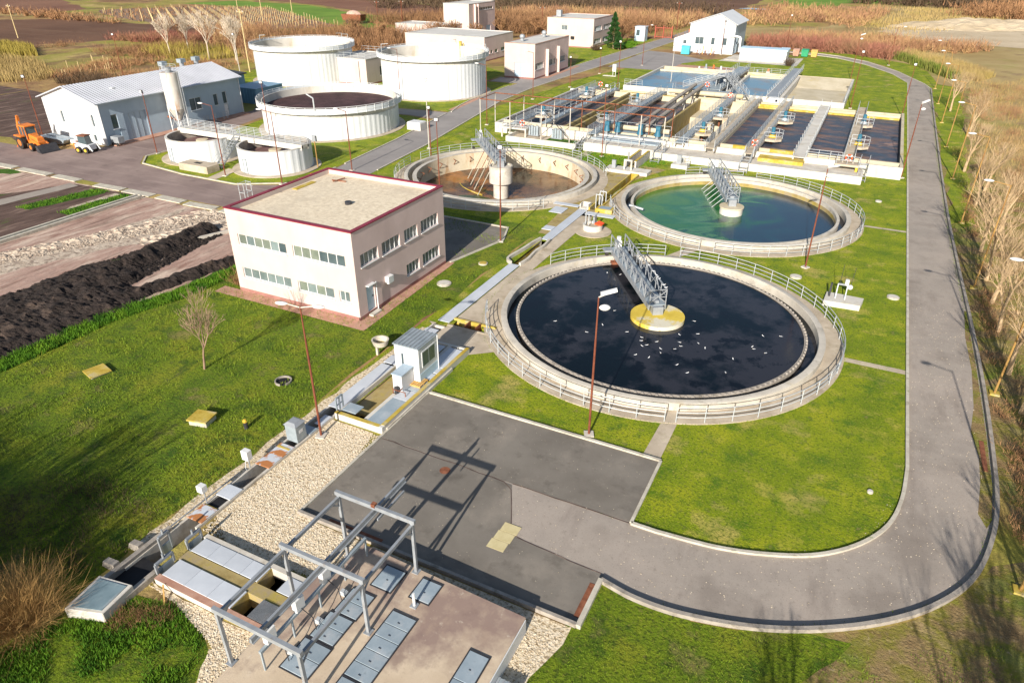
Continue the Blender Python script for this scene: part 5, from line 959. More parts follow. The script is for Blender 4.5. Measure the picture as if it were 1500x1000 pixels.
def mixer(lb, x, y, z=BZ+.25, side=1, yel=False, plat=True):
    k = thing('surface_aerator', lb, 'aerator', (x, y, z), 0, 'blue aerator motors on the basin walkways')
    if plat:
        o_ = [(-.2, -1.5), (1.3, -1.5), (2.1, -.7), (2.1, .7), (1.3, 1.5), (-.2, 1.5)]; mb = MB(); n = 6
        mb.add([(x+side*a, y+b, z-.3) for a, b in o_]+[(x+side*a, y+b, z-.02) for a, b in o_], [tuple(range(n-1, -1, -1)) if side > 0 else tuple(range(n)), tuple(range(n, 2*n)) if side > 0 else tuple(range(2*n-1, n-1, -1))]+[(i, (i+1) % n, (i+1) % n+n, i+n) if side > 0 else (i+n, (i+1) % n+n, (i+1) % n, i) for i in range(n)]); mb.build('platform', 'slab', k)
        railpart(k, [(x+side*a, y+b, z-.02) for a, b in o_], 1.0, (1.0, .5), 1.6, r=.035)
    xx = x+side*.75
    MB().cyl(xx, y, .55, z, z+.45, .4, 16).build('gearbox', 'yellow' if yel else 'galv_blue', k); MB().cyl(xx, y, .26, z+.45, z+1.3, n=14).cyl(xx, y, .29, z+1.3, z+1.42, .16, 14).build('motor', 'blue_motor', k)
    MB().tube((xx, y, z-1.6), (xx, y, z-.3), .15, n=8).build('shaft', 'rust', k)
for lb, x, y, s, yl in [('blue aerator motor at the near end of the leftmost basin', -47.2, 105, 1, 0), ('blue aerator motor at the far end of the leftmost basin', -47.2, 124, 1, 0), ('blue aerator motor at the near end of the basin beside the pipes', -35.5, 106, -1, 0), ('blue aerator motor at the far end of the basin beside the pipes', -35.5, 122, -1, 0),
                        ('blue aerator motor at the near end of the empty compartment', -21.6, 104.5, 1, 1), ('blue aerator motor at the far end of the empty compartment', -21.6, 116.5, 1, 0),
                        ('blue aerator motor with a bright yellow base on the middle walkway', -12.0, 105.5, 1, 1), ('far blue aerator motor on the middle walkway', -12.0, 118, 1, 0), ('nearer blue aerator motor on the rightmost walkway', -.9, 106.5, 1, 1), ('farther blue aerator motor on the rightmost walkway', -.9, 121, 1, 0)]:
    mixer(lb, x, y, side=s, yel=bool(yl), plat=not (x > -2 and y < 110) or True)
def liferinger(lb, x, y, z, ax=1):
    mb = MB(); n = 16
    for i in range(n):
        a, b = TAU*i/n, TAU*(i+1)/n; mb.tube((x+.36*math.cos(a), y, z+.36*math.sin(a)), (x+.36*math.cos(b), y, z+.36*math.sin(b)), .10, n=6)
    k = thing('life_ring', lb, 'life ring', (x, y, z), 0, 'red life rings on the basins'); mb.build('ring', 'red_ring', k, smooth=True)
    mb = MB()
    for q in range(4):
        a, b = PI/4+q*PI/2-.18, PI/4+q*PI/2+.18; mb.tube((x+.36*math.cos(a), y, z+.36*math.sin(a)), (x+.36*math.cos(b), y, z+.36*math.sin(b)), .115, n=6)
    mb.build('white_band', 'lamp_white', k)
for lb, x, y, z in [('red life ring on the left entrance platform of the basins', -46.2, 96.6, 2.0), ('red life ring at the foot of the middle motor walkway', -12.6, 98.9, 2.3), ('red life ring at the near end of the rightmost walkway', -.8, 97.2, 2.1), ('red life ring on the central platform between the basins', -27.5, 136.2, 3.2), ('red life ring at the far end of the leftmost walkway', -46.5, 131.5, 2.5), ('pink red life ring at the far end of the empty compartment walkway', -22.3, 131.8, 2.4)]: liferinger(lb, x, y, z)
# pump platform
t = thing('pump_deck', 'raised grey pump deck in front of the pipes with railings', 'platform', (-29, 98, 0))
MB().box(-34.8, -24.9, 95.6, 102.6, .6, 1.3).build('deck', 'plate_blue', t); MB().box(-34.9, -24.8, 93.2, 95.6, .9, 1.12).build('lower_deck', 'concrete', t)
railpart(t, [(-34.7, 97.2, 1.3), (-34.7, 102.5, 1.3), (-25, 102.5, 1.3)], 1.1, (1.1, .6), 1.6); railpart(t, [(-33.6, 93.3, 1.1), (-26.2, 93.3, 1.1)], 1.0, (1.0, .5), 1.8)
for i, x in enumerate((-33.6, -32.0, -28.6, -26.0)):
    k = thing('pump', ['leftmost', 'second from left', 'third from left', 'rightmost'][i]+' blue pump motor on the grey pump deck', 'pump', (x, 100, 1.3), 0, 'blue pumps on the pump deck')
    MB().tube((x, 99.0, 1.7), (x, 99.0, 2.5), .5, .28, 12).build('pump_body', 'blue_motor', k); MB().box(x-.32, x+.32, 98.9, 99.7, 2.3, 3.0).build('motor', 'blue_motor', k); MB().tube((x, 98.8, 1.3), (x, 98.8, 1.9), .22, n=10).build('base', 'galv', k)
k = thing('header_pipe', 'thick beige horizontal pipe behind the blue pumps', 'pipe', (-29.5, 101.5, 2)); MB().tube((-34, 101.4, 1.9), (-24.9, 101.4, 1.9), .38, n=14).build('pipe', 'cream_conc', k, smooth=True)
for i, x in enumerate((-29.8, -28.3)):
    k = thing('air_main', ['left', 'right'][i]+' long dark grey pipe of the pair running back over the basins', 'pipe', (x, 115, 2.4), 0, 'twin grey pipes over the basins')
    MB().tube((x, 101.5, 2.3), (x, 137, 2.9), .3, n=14).build('pipe', 'kerb_dark', k, smooth=True)
    for y in (105, 111, 117, 123, 129): MB().box(x-.15, x+.15, y-.12, y+.12, .2, 2.0+(y-101.5)*.017).build('support', 'concrete', k)
# stairs
def stairs(lb, x0, x1, y0, y1, z, n=5):
    k = thing('steel_stairs', lb, 'stairs', ((x0+x1)/2, y0, 0), 0, 'steel stairs up to the basins')
    for s in (x0, x1): MB().bar((s, y0, 0), (s, y1, z), .06, .2).build('stringer', 'galv', k); railpart(k, [(s, y0, .1), (s, y1, z)], 1.0, (1.0, .5), 1.2)
    for i in range(n): u = (i+.5)/n; MB().box(x0, x1, y0+(y1-y0)*u-.13, y0+(y1-y0)*u+.13, z*u, z*u+.04).build('tread', 'galv', k)
stairs('steel stairs at the left of the pump deck', -35.9, -34.9, 91.4, 95.6, 1.3); stairs('steel stairs at the right of the pump deck beside the yellow flume', -24.6, -23.5, 91.2, 95.2, 1.2); stairs('steel stairs at the foot of the middle motor walkway', -13.2, -12.1, 91.6, 95.0, 1.5); stairs('steel stairs beside the rightmost walkway at the white wall', .6, 1.6, 94.4, 97.6, 1.6)
railing('grey railing along the front wall in front of the empty compartment', [(-23.2, 96.2, 1.5), (-18.8, 96.2, 1.5)], 'railings on the basin walls', 1.8)
railing('grey railing on the front wall between the plain walkway and the life ring', [(-5.8, 97.6, 1.5), (-1.6, 97.6, 1.5)], 'railings on the basin walls', 1.6)
railing('railing round the left entrance platform of the basins', [(-49.0, 96.9, 1.5), (-49, 95.2, 1.5), (-44.9, 95.2, 1.5), (-44.9, 97, 1.5)], 'railings on the basin walls', 1.2)
t = thing('entrance_platform', 'small concrete entrance platform at the near end of the rightmost walkway', 'platform', (-.9, 96.6, 0)); MB().box(-2.2, .6, 95.6, 97.38, 1.35, 1.6).build('slab', 'slab', t); railpart(t, [(-2.1, 97.2, 1.6), (-2.1, 95.7, 1.6), (.5, 95.7, 1.6)], 1, (1, .5), 1.2); MB().box(.2, .5, 95.7, 96.0, 0, 1.35).build('leg', 'yellow', t)
t = thing('entrance_platform', 'concrete entrance platform over a dark pit at the left of the basins', 'platform', (-46.8, 96, 0)); MB().box(-49, -44.9, 95.1, 97.38, 1.3, 1.5).build('slab', 'white_conc', t); MB().box(-49, -48.8, 95.1, 95.3, 0, 1.3).box(-45.1, -44.9, 95.1, 95.3, 0, 1.3).build('leg', 'white_conc', t)
# pipe frame
t = thing('pipe_rack', 'rusty topped steel pipe frame standing across the left basins', 'frame', (-38, 96, 0))
xs = [-52.3, -47.3, -42.2, -37.7, -32.6, -27.3, -24.0]; H_ = 5.3
for x in xs: MB().tube((x, 94.6, 0), (x, 94.6, H_), .07, n=7).build('post', 'pole_grey', t); MB().tube((x-.3, 100.0, 1.0), (x-.3, 100.0, H_), .07, n=7).build('post', 'rust' if x > -40 else 'pole_grey', t)
MB().tube((xs[0], 94.6, H_), (xs[-1], 94.6, H_), .08, n=6).tube((xs[0]-.3, 100, H_), (xs[-1]-.3, 100, H_), .08, n=6).build('long_beam', 'rust', t)
for x in xs: MB().tube((x, 94.6, H_), (x-.3, 100, H_), .06, n=6).build('cross_beam', 'rust', t)
MB().bar((-37.6, 94.7, .7), (-42.3, 94.7, 4.9), .08).bar((-42.6, 94.8, .7), (-37.9, 94.8, 4.9), .08).build('diagonal', 'black_metal', t)
for lb, x, y in [('grey control desk on the low channel wall below the pipe frame', -40.3, 96.2), ('grey control desk at the left entrance platform', -44.2, 96.4)]:
    k = thing('control_desk', lb, 'control desk', (x, y, 0)); MB().box(x-.9, x+.9, y-.3, y+.3, .4, .5).build('base', 'galv', k); mb = MB()
    for i in range(4): mb.box(x-.8+i*.42, x-.5+i*.42, y-.15, y+.1, .5, 1.7+.2*(i % 2))
    mb.build('panel', 'galv_blue', k); MB().bar((x-.9, y+.2, .5), (x-.9, y+.2, 2.2), .06).bar((x+.9, y+.2, .5), (x+.9, y+.2, 2.2), .06).bar((x-.9, y+.2, 2.2), (x+.9, y+.2, 2.2), .06).build('frame', 'rail', k)
# ---- upper basins
t = thing('upper_basin', 'upper twin basin with blue rippled water and pale walls', 'basin', (-30, 153, 0))
def V_(n, *a, **k): return W_(n, *a, par=t, **k)
V_('front_wall', -44.3, -3.9, 138.6, 139.0); V_('left_wall', -44.3, -43.9, 139, 167); V_('back_wall', -44.3, -3.9, 167, 167.4, m='cream_conc'); V_('inner_back_wall', -43.9, -16.2, 163.6, 163.9, m='cream_conc', z1=1.3)
V_('back_bed', -43.9, -16.2, 163.9, 167, -.3, .7, 'cream_conc'); V_('middle_wall', -28.4, -28.0, 139, 163.6); V_('middle_wall', -24.6, -24.2, 139, 163.6); V_('cross_wall', -28, -24.6, 139, 163.6, -.3, .9, 'concrete')
V_('right_wall', -17.4, -14.4, 139, 167, -.2, BZ-.1, 'white_conc'); V_('dry_floor', -14.4, -4.3, 139, 167, -.3, .12, 'cream_conc'); V_('outer_right_wall', -4.3, -3.9, 139, 167, m='white_conc')
MB().hexa([(-14.3, 160, .13), (-4.4, 160, .13), (-4.4, 166.9, .13), (-14.3, 166.9, .13)], [(-14.3, 160, .14), (-4.4, 160, .14), (-4.4, 166.9, 1.45), (-14.3, 166.9, 1.45)]).build('sloped_end', 'cream_conc', t)
MB().box(-16.5, -14.6, 137.2, 138.59, .2, 1.6).build('inlet_box', 'white_metal', t); MB().box(-15.3, -14.9, 137.19, 137.2, 1.0, 1.4).box(-15.3, -14.9, 137.19, 137.2, .4, .7).build('openings', 'dark', t)
for x0, x1 in ((-43.9, -28.4), (-24.2, -17.4)):
    o = MB().box(x0, x1, 139, 163.6, .85, .95).build('basin_water', 'water_blue', origin=((x0+x1)/2, 151, .9)); o['kind'] = 'structure'
walkway('double railed walkway between the blue water and the dry white basin', -17.0, -14.9, 138, 176, BZ+.2, lv=(1.0, .5), deckm='galv')
walkway('walkway crossing between the upper and lower basins beside the big pipes', -33.5, -22.8, 134.6, 136.6, BZ+.7, lv=(1.0, .66, .33))
walkway('central walkway between the two blue water basins', -27.6, -25.2, 137, 168, BZ+.8, lv=(1.0, .66, .33))
railing('railing at the left of the blue water basin', [(-44.2, 139, 1.5), (-40.6, 139, 1.5)], 'railings on the basin walls', 1.2)
railing('railing behind the dry white basin', [(-28, 168.5, 1.2), (-17, 168.5, 1.2)], 'railings on the basin walls', 1.8)
railing('railing at the near right corner of the dry white basin', [(-4.0, 138.8, 1.5), (-4.0, 144, 1.5)], 'railings on the basin walls', 1.6)
t = thing('screw_stairs', 'crossing steel stairs and platforms between the two blue basins', 'stairs', (-24, 140, 0))
for (a, b) in (((-24.8, 141, 4.4), (-20.2, 134.6, 1.8)), ((-25.8, 141, 4.2), (-31.5, 137, 2.4))):
    a, b = Vector(a), Vector(b); d = Vector((.55, .4, 0))
    for s in (-1, 1):
        MB().bar(a+d*s, b+d*s, .1, .25).build('stringer', 'galv', t); railpart(t, [tuple(a+d*s), tuple(b+d*s)], 1.0, (1.0, .6, .3), 1.3)
    mb = MB()
    for i in range(14): p = a.lerp(b, (i+.5)/14); mb.bar(p-d, p+d, .28, .04)
    mb.build('treads', 'galv', t)
MB().box(-27, -24.4, 140.5, 143.5, 4.1, 4.3).build('platform', 'galv', t); railpart(t, [(-27, 140.5, 4.3), (-27, 143.5, 4.3), (-24.4, 143.5, 4.3)], 1, (1, .5), 1.3)
for x, y in ((-26.8, 140.7), (-24.6, 140.7), (-26.8, 143.3), (-24.6, 143.3)): MB().bar((x, y, .9), (x, y, 4.1), .15).build('leg', 'galv', t)
for lb, a, b, r_, m in [('thick beige crossing pipe in front of the upper basins', (-34, 134.2, 1.9), (-20.5, 134.2, 1.9), .42, 'cream_conc'), ('left grey pipe of the pair between the blue basins', (-27.2, 142, 3.4), (-27.2, 156, 2.4), .4, 'galv'), ('right grey pipe of the pair between the blue basins', (-25.4, 142, 3.4), (-25.4, 156, 2.4), .4, 'galv')]:
    k = thing('pipe', lb, 'pipe', tuple((Vector(a)+Vector(b))/2)); MB().tube(a, b, r_, n=12).build('pipe', m, k, smooth=True)
    for u in (.15, .5, .85): p = Vector(a).lerp(Vector(b), u); MB().box(p.x-.15, p.x+.15, p.y-.15, p.y+.15, .2, p.z-r_+.02).build('support', 'galv', k)
for i in range(9):
    x = -37.5+i*1.9+random.uniform(-.3, .3); y = 170+random.uniform(-1.2, 5); hh = random.uniform(.8, 2)
    k = thing('valve_cabinet', ['pale', 'grey', 'rusty', 'tall', 'short', 'white', 'flat', 'slim', 'wide'][i]+' valve equipment among the clutter behind the blue basins', 'valve', (x, y, 0), 0, 'valves and boxes behind the upper basins')
    MB().box(x-.4, x+.4, y-.4, y+.4, 0, hh*.6).build('base', ['concrete', 'galv', 'rust', 'galv', 'concrete', 'lamp_white', 'galv', 'galv', 'white_conc'][i], k); MB().cyl(x, y, .2, hh*.6, hh, n=8).build('actuator', ['lamp_white', 'galv_blue', 'orange_red'][i % 3], k)
t = thing('equipment_slab', 'pale slab with pipes and barriers behind the left blue basin', 'slab', (-38, 173, 0)); MB().box(-44, -28.5, 169, 181, 0, .12).build('slab', 'brick_pave', t); railpart(t, [(-44, 169, .12), (-36, 169, .12), (-36, 172, .12)], 1, (1, .5), 1.5)
k = thing('electrical_box', 'white box on legs on the lawn left of the upper basins', 'box', (-52.8, 160, 0)); MB().box(-53.2, -52.4, 157.7, 158.1, .9, 2.4).bar((-53.1, 157.9, 0), (-53.1, 157.9, .9), .08).bar((-52.5, 157.9, 0), (-52.5, 157.9, .9), .08).build('box', 'lamp_white', k); MB().box(-55, -52, 156.6, 157.4, 0, .1).build('slab', 'white_conc', k)
k = thing('electrical_box', 'small white square box on the lawn beside the main road', 'box', (-52.5, 133.6, 0)); MB().box(-53.3, -52.2, 133.2, 133.9, .25, .9).box(-52.9, -52.6, 133.4, 133.7, 0, .25).build('box', 'lamp_white', k)
# ================================================================ BUILDINGS
def wallface(par, side, c, u0, u1, z0, z1, ops, m, depth=.16, name='wall'):
    """vertical wall with real openings. side S: plane y=c facing -y (u=x); E: plane x=c facing +x (u=y)"""
    us = sorted({u0, u1}|{o[0] for o in ops}|{o[1] for o in ops}); zs = sorted({z0, z1}|{o[2] for o in ops}|{o[3] for o in ops})
    def P(u, z, d=0): return (u, c+d, z) if side == 'S' else (c-d, u, z)
    mb = MB()
    def inside(u, z): return any(o[0] < u < o[1] and o[2] < z < o[3] for o in ops)
    for a, b in zip(us, us[1:]):
        for e, f in zip(zs, zs[1:]):
            if not inside((a+b)/2, (e+f)/2): mb.add([P(a, e), P(b, e), P(b, f), P(a, f)], [(0, 1, 2, 3)])
    for a, b, e, f in [o[:4] for o in ops]:
        mb.add([P(a, e), P(a, f), P(a, f, depth), P(a, e, depth)], [(0, 1, 2, 3)]); mb.add([P(b, e), P(b, e, depth), P(b, f, depth), P(b, f)], [(0, 1, 2, 3)])
        mb.add([P(a, e), P(a, e, depth), P(b, e, depth), P(b, e)], [(0, 1, 2, 3)]); mb.add([P(a, f), P(b, f), P(b, f, depth), P(a, f, depth)], [(0, 1, 2, 3)])
    mb.build(name, m, par)
    def bx(mb, a, b, e, f, d0, d1): return mb.box(a, b, c+d0, c+d1, e, f) if side == 'S' else mb.box(c-d1, c-d0, a, b, e, f)
    for o in ops:
        a, b, e, f, n, kind = o[:6]; gl = o[6] if len(o) > 6 else 'glass'
        if kind == 'win':
            mb = MB(); t_ = .06; bx(mb, a, b, e, e+t_, depth-.07, depth-.01); bx(mb, a, b, f-t_, f, depth-.07, depth-.01); bx(mb, a, a+t_, e+t_, f-t_, depth-.07, depth-.01); bx(mb, b-t_, b, e+t_, f-t_, depth-.07, depth-.01)
            for i in range(1, n): u = a+(b-a)*i/n; bx(mb, u-t_/2, u+t_/2, e+t_, f-t_, depth-.07, depth-.01)
            fr = mb.build('window', 'frame_white', par)
            for i in range(n):
                u = a+(b-a)*i/n; v = a+(b-a)*(i+1)/n; g_ = gl if isinstance(gl, str) else gl[i % len(gl)]
                bx(MB(), u+.01, v-.01, e+.01, f-.01, depth, depth+.02).build('pane', g_, fr)
            bx(MB(), a-.05, b+.05, e-.06, e-.0, -.08, .02).build('sill', 'frame_white', fr)
        elif kind == 'door':
            d = bx(MB(), a+.02, b-.02, e, f-.02, depth-.05, depth).build('door', gl, par); bx(MB(), a+(b-a)*.8, a+(b-a)*.86, e+1.0, e+1.15, depth-.09, depth-.051).build('handle', 'black_metal', d)
        elif kind == 'gate':
            d = bx(MB(), a+.02, b-.02, e, f-.02, depth-.05, depth).build('gate', gl, par); mb = MB()
            for i in range(n+1): u = a+(b-a)*i/n; bx(mb, max(a+.02, u-.03), min(b-.02, u+.03), e, f-.03, depth-.08, depth-.051)
            mb.build('gate_rail', 'galv_blue', d)
def flat_building(name, lb, x0, x1, y0, y1, h, ms='plaster', me='plaster_pink', roofm='roof_grey', cap='maroon', opS=(), opE=(), par=.35, plinth=.3, capw=.3):
    t = thing(name, lb, 'building', ((x0+x1)/2, (y0+y1)/2, 0))
    wallface(t, 'S', y0, x0, x1, plinth, h, list(opS), ms); wallface(t, 'E', x1, y0, y1, plinth, h, list(opE), me)
    MB().add([(x0, y1, 0), (x0, y0, 0), (x0, y0, h), (x0, y1, h), (x1, y1, 0), (x1, y1, h)], [(0, 1, 2, 3), (4, 0, 3, 5)]).build('wall', ms, t)
    for a in ([(x0, x1, y0-.02, y0+.1)] + [(x1-.1, x1+.02, y0-.02, y1)]):
        segs = [(a[0], a[1])] if a[1]-a[0] > 1 else None
        MB().box(a[0], a[1], a[2], a[3], 0, plinth).build('plinth', 'plinth', t)
    w = capw
    MB().box(x0-.06, x1+.06, y0-.06, y0+w, h, h+.08).box(x0-.06, x1+.06, y1-w, y1+.06, h, h+.08).box(x0-.06, x0+w, y0+w, y1-w, h, h+.08).box(x1-w, x1+.06, y0+w, y1-w, h, h+.08).build('parapet_cap', cap, t)
    MB().box(x0+w, x1-w, y0+w, y0+w+.02, h-par, h).box(x0+w, x1-w, y1-w-.02, y1-w, h-par, h).box(x0+w, x0+w+.02, y0+w+.02, y1-w-.02, h-par, h).box(x1-w-.02, x1-w, y0+w+.02, y1-w-.02, h-par, h).build('parapet', ms, t)
    MB().box(x0+w, x1-w, y0+w, y1-w, h-par-.1, h-par).build('roof', roofm, t)
    return t
gg = ('glass_green', 'glass_blue', 'glass_green', 'glass_green', 'glass_blue', 'glass')
t = flat_building('office_building', 'two storey cream and pink office building with a gravel roof and maroon parapet', -43.65, -31.27, 37.0, 49.6, 7.12, roofm='roof_gravel', par=.35,
    opS=[(-42.75, -37.75, 4.25, 5.15, 6, 'win', gg), (-37.1, -32.1, 4.25, 5.2, 6, 'win', ('glass_green', 'glass_green', 'glass_green', 'glass', 'glass', 'glass')), (-42.9, -37.8, 1.35, 2.25, 6, 'win', 'glass_blue'), (-37.1, -33.55, 1.35, 2.25, 4, 'win', ('glass_green', 'glass_blue')), (-33.05, -32.05, 1.35, 2.25, 2, 'win', 'glass_blue')],
    opE=[(37.75, 39.95, 4.15, 5.15, 4, 'win', ('glass_blue', 'glass_green', 'glass_blue', 'glass')), (40.45, 42.85, 4.1, 5.15, 4, 'win'), (43.5, 45.4, 4.1, 5.15, 4, 'win', 'glass_blue'), (45.95, 48.6, 4.1, 5.15, 5, 'win'), (43.5, 45.4, 1.15, 2.15, 4, 'win'), (45.95, 48.6, 1.15, 2.2, 5, 'win'), (38.05, 39.05, .31, 2.4, 1, 'door', 'door_blue')])
MB().box(-31.27, -30.9, 40.45, 41.15, 1.75, 2.35).build('air_conditioner', 'lamp_white', t, bevel=.02); MB().box(-31.27, -30.95, 38.0, 38.9, 2.5, 2.56).build('door_canopy', 'frame_white', t)
MB().tube((-31.15, 39.15, 0), (-31.15, 39.15, 2.5), .05, n=8).build('downpipe', 'frame_white', t); MB().cyl(-36.2, 43.0, .28, 6.77, 7.0, n=16).build('roof_drain', 'black_metal', t)
MB().box(-31.2, -30.8, 38.0, 39.1, 0, .18).build('door_step', 'concrete', t)
k = thing('roof_ladder', 'white caged roof ladder at the left corner of the office building', 'ladder', (-43.7, 40.0, 7)); mb = MB()
for y in (39.6, 40.4):
    for x in (-43.95, -44.5): mb.tube((x, y, 5.8), (x, y, 8.3), .03, n=5)
for z in (6.1, 6.8, 7.5, 8.25): mb.tube((-43.95, 39.6, z), (-44.5, 39.6, z), .025, n=5).tube((-43.95, 40.4, z), (-44.5, 40.4, z), .025, n=5).tube((-44.5, 39.6, z), (-44.5, 40.4, z), .025, n=5).tube((-43.95, 39.6, z), (-43.95, 40.4, z), .025, n=5)
mb.tube((-43.95, 39.6, 8.3), (-42.9, 39.6, 8.3), .025, n=5); mb.build('cage', 'rail', k)
k = thing('roof_panel', 'yellow mossy panel lying along the far left roof edge of the office', 'panel', (-42.2, 45, 6.8)); MB().box(-43.0, -42.5, 44.0, 46.5, 6.78, 6.84).build('panel', 'moss', k)
k = thing('antenna_cross', 'rusty steel cross lying on the far corner of the office roof', 'antenna', (-41, 48, 6.8)); MB().bar((-41.6, 47.6, 6.83), (-40.2, 47.8, 6.83), .08).bar((-41.1, 47.1, 6.9), (-40.8, 48.4, 6.9), .08).build('cross', 'rust', k)

t = flat_building('transformer_building', 'cream flat-roofed building with grey double doors behind the tall tank', -73.6, -66.3, 144.5, 163.4, 7.1, cap='brick_pave', par=.08, plinth=.35, capw=.2, opS=[(-71.2, -68.15, .36, 3.2, 2, 'gate', 'clad_grey')], opE=[(144.9, 149.1, 1.9, 3.2, 6, 'win'), (151.0, 155.8, 1.9, 3.2, 6, 'win'), (157.3, 161.5, 1.9, 3.2, 6, 'win')])
for y in (150.4, 156.6): MB().box(-66.3, -65.6, y-.1, y+.1, 0, 5.6).build('fin', 'plaster', t)
for x, y in ((-71.5, 149), (-70.5, 158.5)):
    k = MB().cyl(x, y, .42, 7.1, 7.6, n=14).build('vent', 'galv', t); MB().sphere((x, y, 8.0), .6, 12, 8, (1, 1, .85)).build('vent_cowl', 'galv', k, smooth=True)
t = flat_building('laboratory_building', 'white two storey office block with window bands beside the conifer', -88.5, -74.2, 201, 217, 7.6, cap='brick_pave', par=.08, opS=[(-84.0, -82.2, 4.4, 5.7, 4, 'win')], opE=[(202, 207.6, 4.3, 5.6, 6, 'win'), (209.2, 215.4, 4.3, 5.6, 6, 'win'), (202, 207.6, 1.0, 2.3, 6, 'win'), (209.2, 215.4, 1.0, 2.3, 6, 'win')], ms='plaster')
MB().box(-87, -85.6, 204, 205.2, 7.6, 9.3).build('chimney', 'galv', t); MB().box(-80.9, -79.9, 200.5, 201, 2.2, 2.9).build('wall_unit', 'dark', t)
t = flat_building('store_building', 'long low cream building with small dark windows behind the tall tank', -112, -88.6, 163, 179, 5.6, cap='roof_grey', par=.06, opE=[(164, 165.7, 1.6, 2.4, 2, 'win'), (166.4, 167.4, 1.6, 2.4, 1, 'win'), (168.6, 170.2, 1.6, 2.4, 1, 'win'), (172, 177, 1.6, 2.5, 5, 'win')])
t = flat_building('tower_building', 'tall cream building with pink fins and blue doors among bare trees', -124, -115, 202, 219, 10.0, cap='roof_grey', par=.06, opE=[(208, 217.5, 7.9, 8.7, 6, 'win'), (209, 211.5, .4, 3.4, 1, 'door', 'door_blue'), (213, 216, .4, 3.4, 1, 'door', 'door_blue')])
for y in (205.3, 207.2): MB().box(-115, -114.4, y-.12, y+.12, 2, 9.8).build('fin', 'plaster_pink', t)
flat_building('annex_building', 'low cream annex in front of the tower building', -136, -117.5, 193, 202, 4.6, cap='roof_grey', par=.06)
t = flat_building('valve_house', 'cream valve house wedged between the two tall white tanks', -103.5, -93.8, 121.8, 133, 5.0, cap='roof_grey', par=.05, opE=[(126.4, 129.2, 1.4, 3.2, 3, 'win')], me='plaster')
railpart(t, [(-103, 122, 5.08), (-94, 122, 5.08), (-94, 132.8, 5.08), (-103, 132.8, 5.08)], 1.0, (1.0, .5), 1.8); MB().tube((-95.6, 121.75, 0), (-95.6, 121.75, 4.6), .06, n=6).build('downpipe', 'black_metal', t)
t.children[0]
# ---- hangar
t = thing('hangar', 'long grey sheet-metal hangar with a ribbed gable roof and white end wall', 'building', (-102.5, 77, 0)); x0, x1, y0, y1, e, r = -108.6, -96.6, 64.0, 90.3, 5.9, 7.7; xm = (x0+x1)/2
wallface(t, 'S', y0, x0, x1, 0, e, [(-105.25, -104.65, 2.5, 4.2, 1, 'win'), (-98.6, -98.0, 2.5, 4.2, 1, 'win'), (-99.1, -98.4, .4, 1.4, 1, 'win')], 'white_metal')
MB().add([(x0, y0, e), (x1, y0, e), (xm, y0, r)], [(0, 1, 2)]).build('gable', 'white_metal', t); MB().add([(x1, y1, e), (x0, y1, e), (xm, y1, r)], [(0, 1, 2)]).build('gable', 'clad_grey', t)
wallface(t, 'E', x1, y0, y1, 0, e, [(65.7, 66.7, 2.0, 4.0, 1, 'win'), (65.7, 66.7, .05, 1.95, 1, 'door', 'door_blue'), (67.7, 71.4, .05, 3.8, 4, 'gate', 'clad_grey'), (79.6, 81.9, 2.1, 3.95, 2, 'win'), (84.4, 85.3, 2.1, 3.9, 1, 'win'), (86.3, 87.2, 2.1, 4.0, 1, 'win'), (86.3, 87.2, .05, 2.0, 1, 'door', 'frame_white')], 'clad_grey')
MB().add([(x0, y1, 0), (x0, y0, 0), (x0, y0, e), (x0, y1, e), (x1, y1, 0), (x1, y1, e)], [(0, 1, 2, 3), (4, 0, 3, 5)]).build('wall', 'clad_grey', t)
sl_ = (r-e)/(x1-xm)
for s in (-1, 1):
    xe = xm+s*(x1-xm+.5); ze = e-.5*sl_
    A = [(xm, y0-.5, r+.02), (xe, y0-.5, ze+.02), (xe, y1+.4, ze+.02), (xm, y1+.4, r+.02)]; B = [(a, b, c_+.1) for a, b, c_ in A]
    nn = 216; vs = []; ly = y1-y0+.9
    for i in range(nn+1):
        y = y0-.5+ly*i/nn; dz = .07 if i % 4 in (0, 1) else 0
        vs += [(xm, y, r+.05+dz), (xe, y, ze+.05+dz), (xm, y, r-.02), (xe, y, ze-.02)]
    fs = []
    for i in range(nn): a = i*4; b = a+4; fs += [(a, b, b+1, a+1), (a+2, a+3, b+3, b+2), (a+1, b+1, b+3, a+3)]
    fs += [(0, 1, 3, 2), (nn*4, nn*4+2, nn*4+3, nn*4+1)]
    MB().add(vs, [f if s < 0 else tuple(reversed(f)) for f in fs]).build('roof', 'clad_roof', t)
MB().tube((x1+.08, y0+.1, 0), (x1+.08, y0+.1, e), .07, n=8).tube((x1+.08, 77.2, 0), (x1+.08, 77.2, e), .07, n=8).tube((x1+.08, y1-.1, 0), (x1+.08, y1-.1, e), .07, n=8).build('downpipe', 'frame_white', t)
MB().box(x1+.42, x1+.58, y0-.5, y1+.4, ze-.05, ze+.1).build('gutter', 'galv_blue', t)
for i, y in enumerate((82.3, 86.0, 89)):
    z = r-.5
    f = MB().box(-104.9, -103.7, y-.6, y+.6, z-.3, z+.12).build('flashing', 'red_flash', t); MB().cyl(-104.3, y, .38, z, z+.9, n=12).build('duct', 'galv', t); MB().box(-104.8, -103.8, y-.5, y+.5, z+.9, z+1.5).build('cowl', 'galv_blue', t)
MB().box(-99.9, -99.3, 68.9, 69.5, 6.85, 7.0).build('roof_light', 'lamp_white', t); MB().box(x1, x1+1.8, 64.5, 90, .0, .12).build('plinth_slab', 'brick_pave', t)
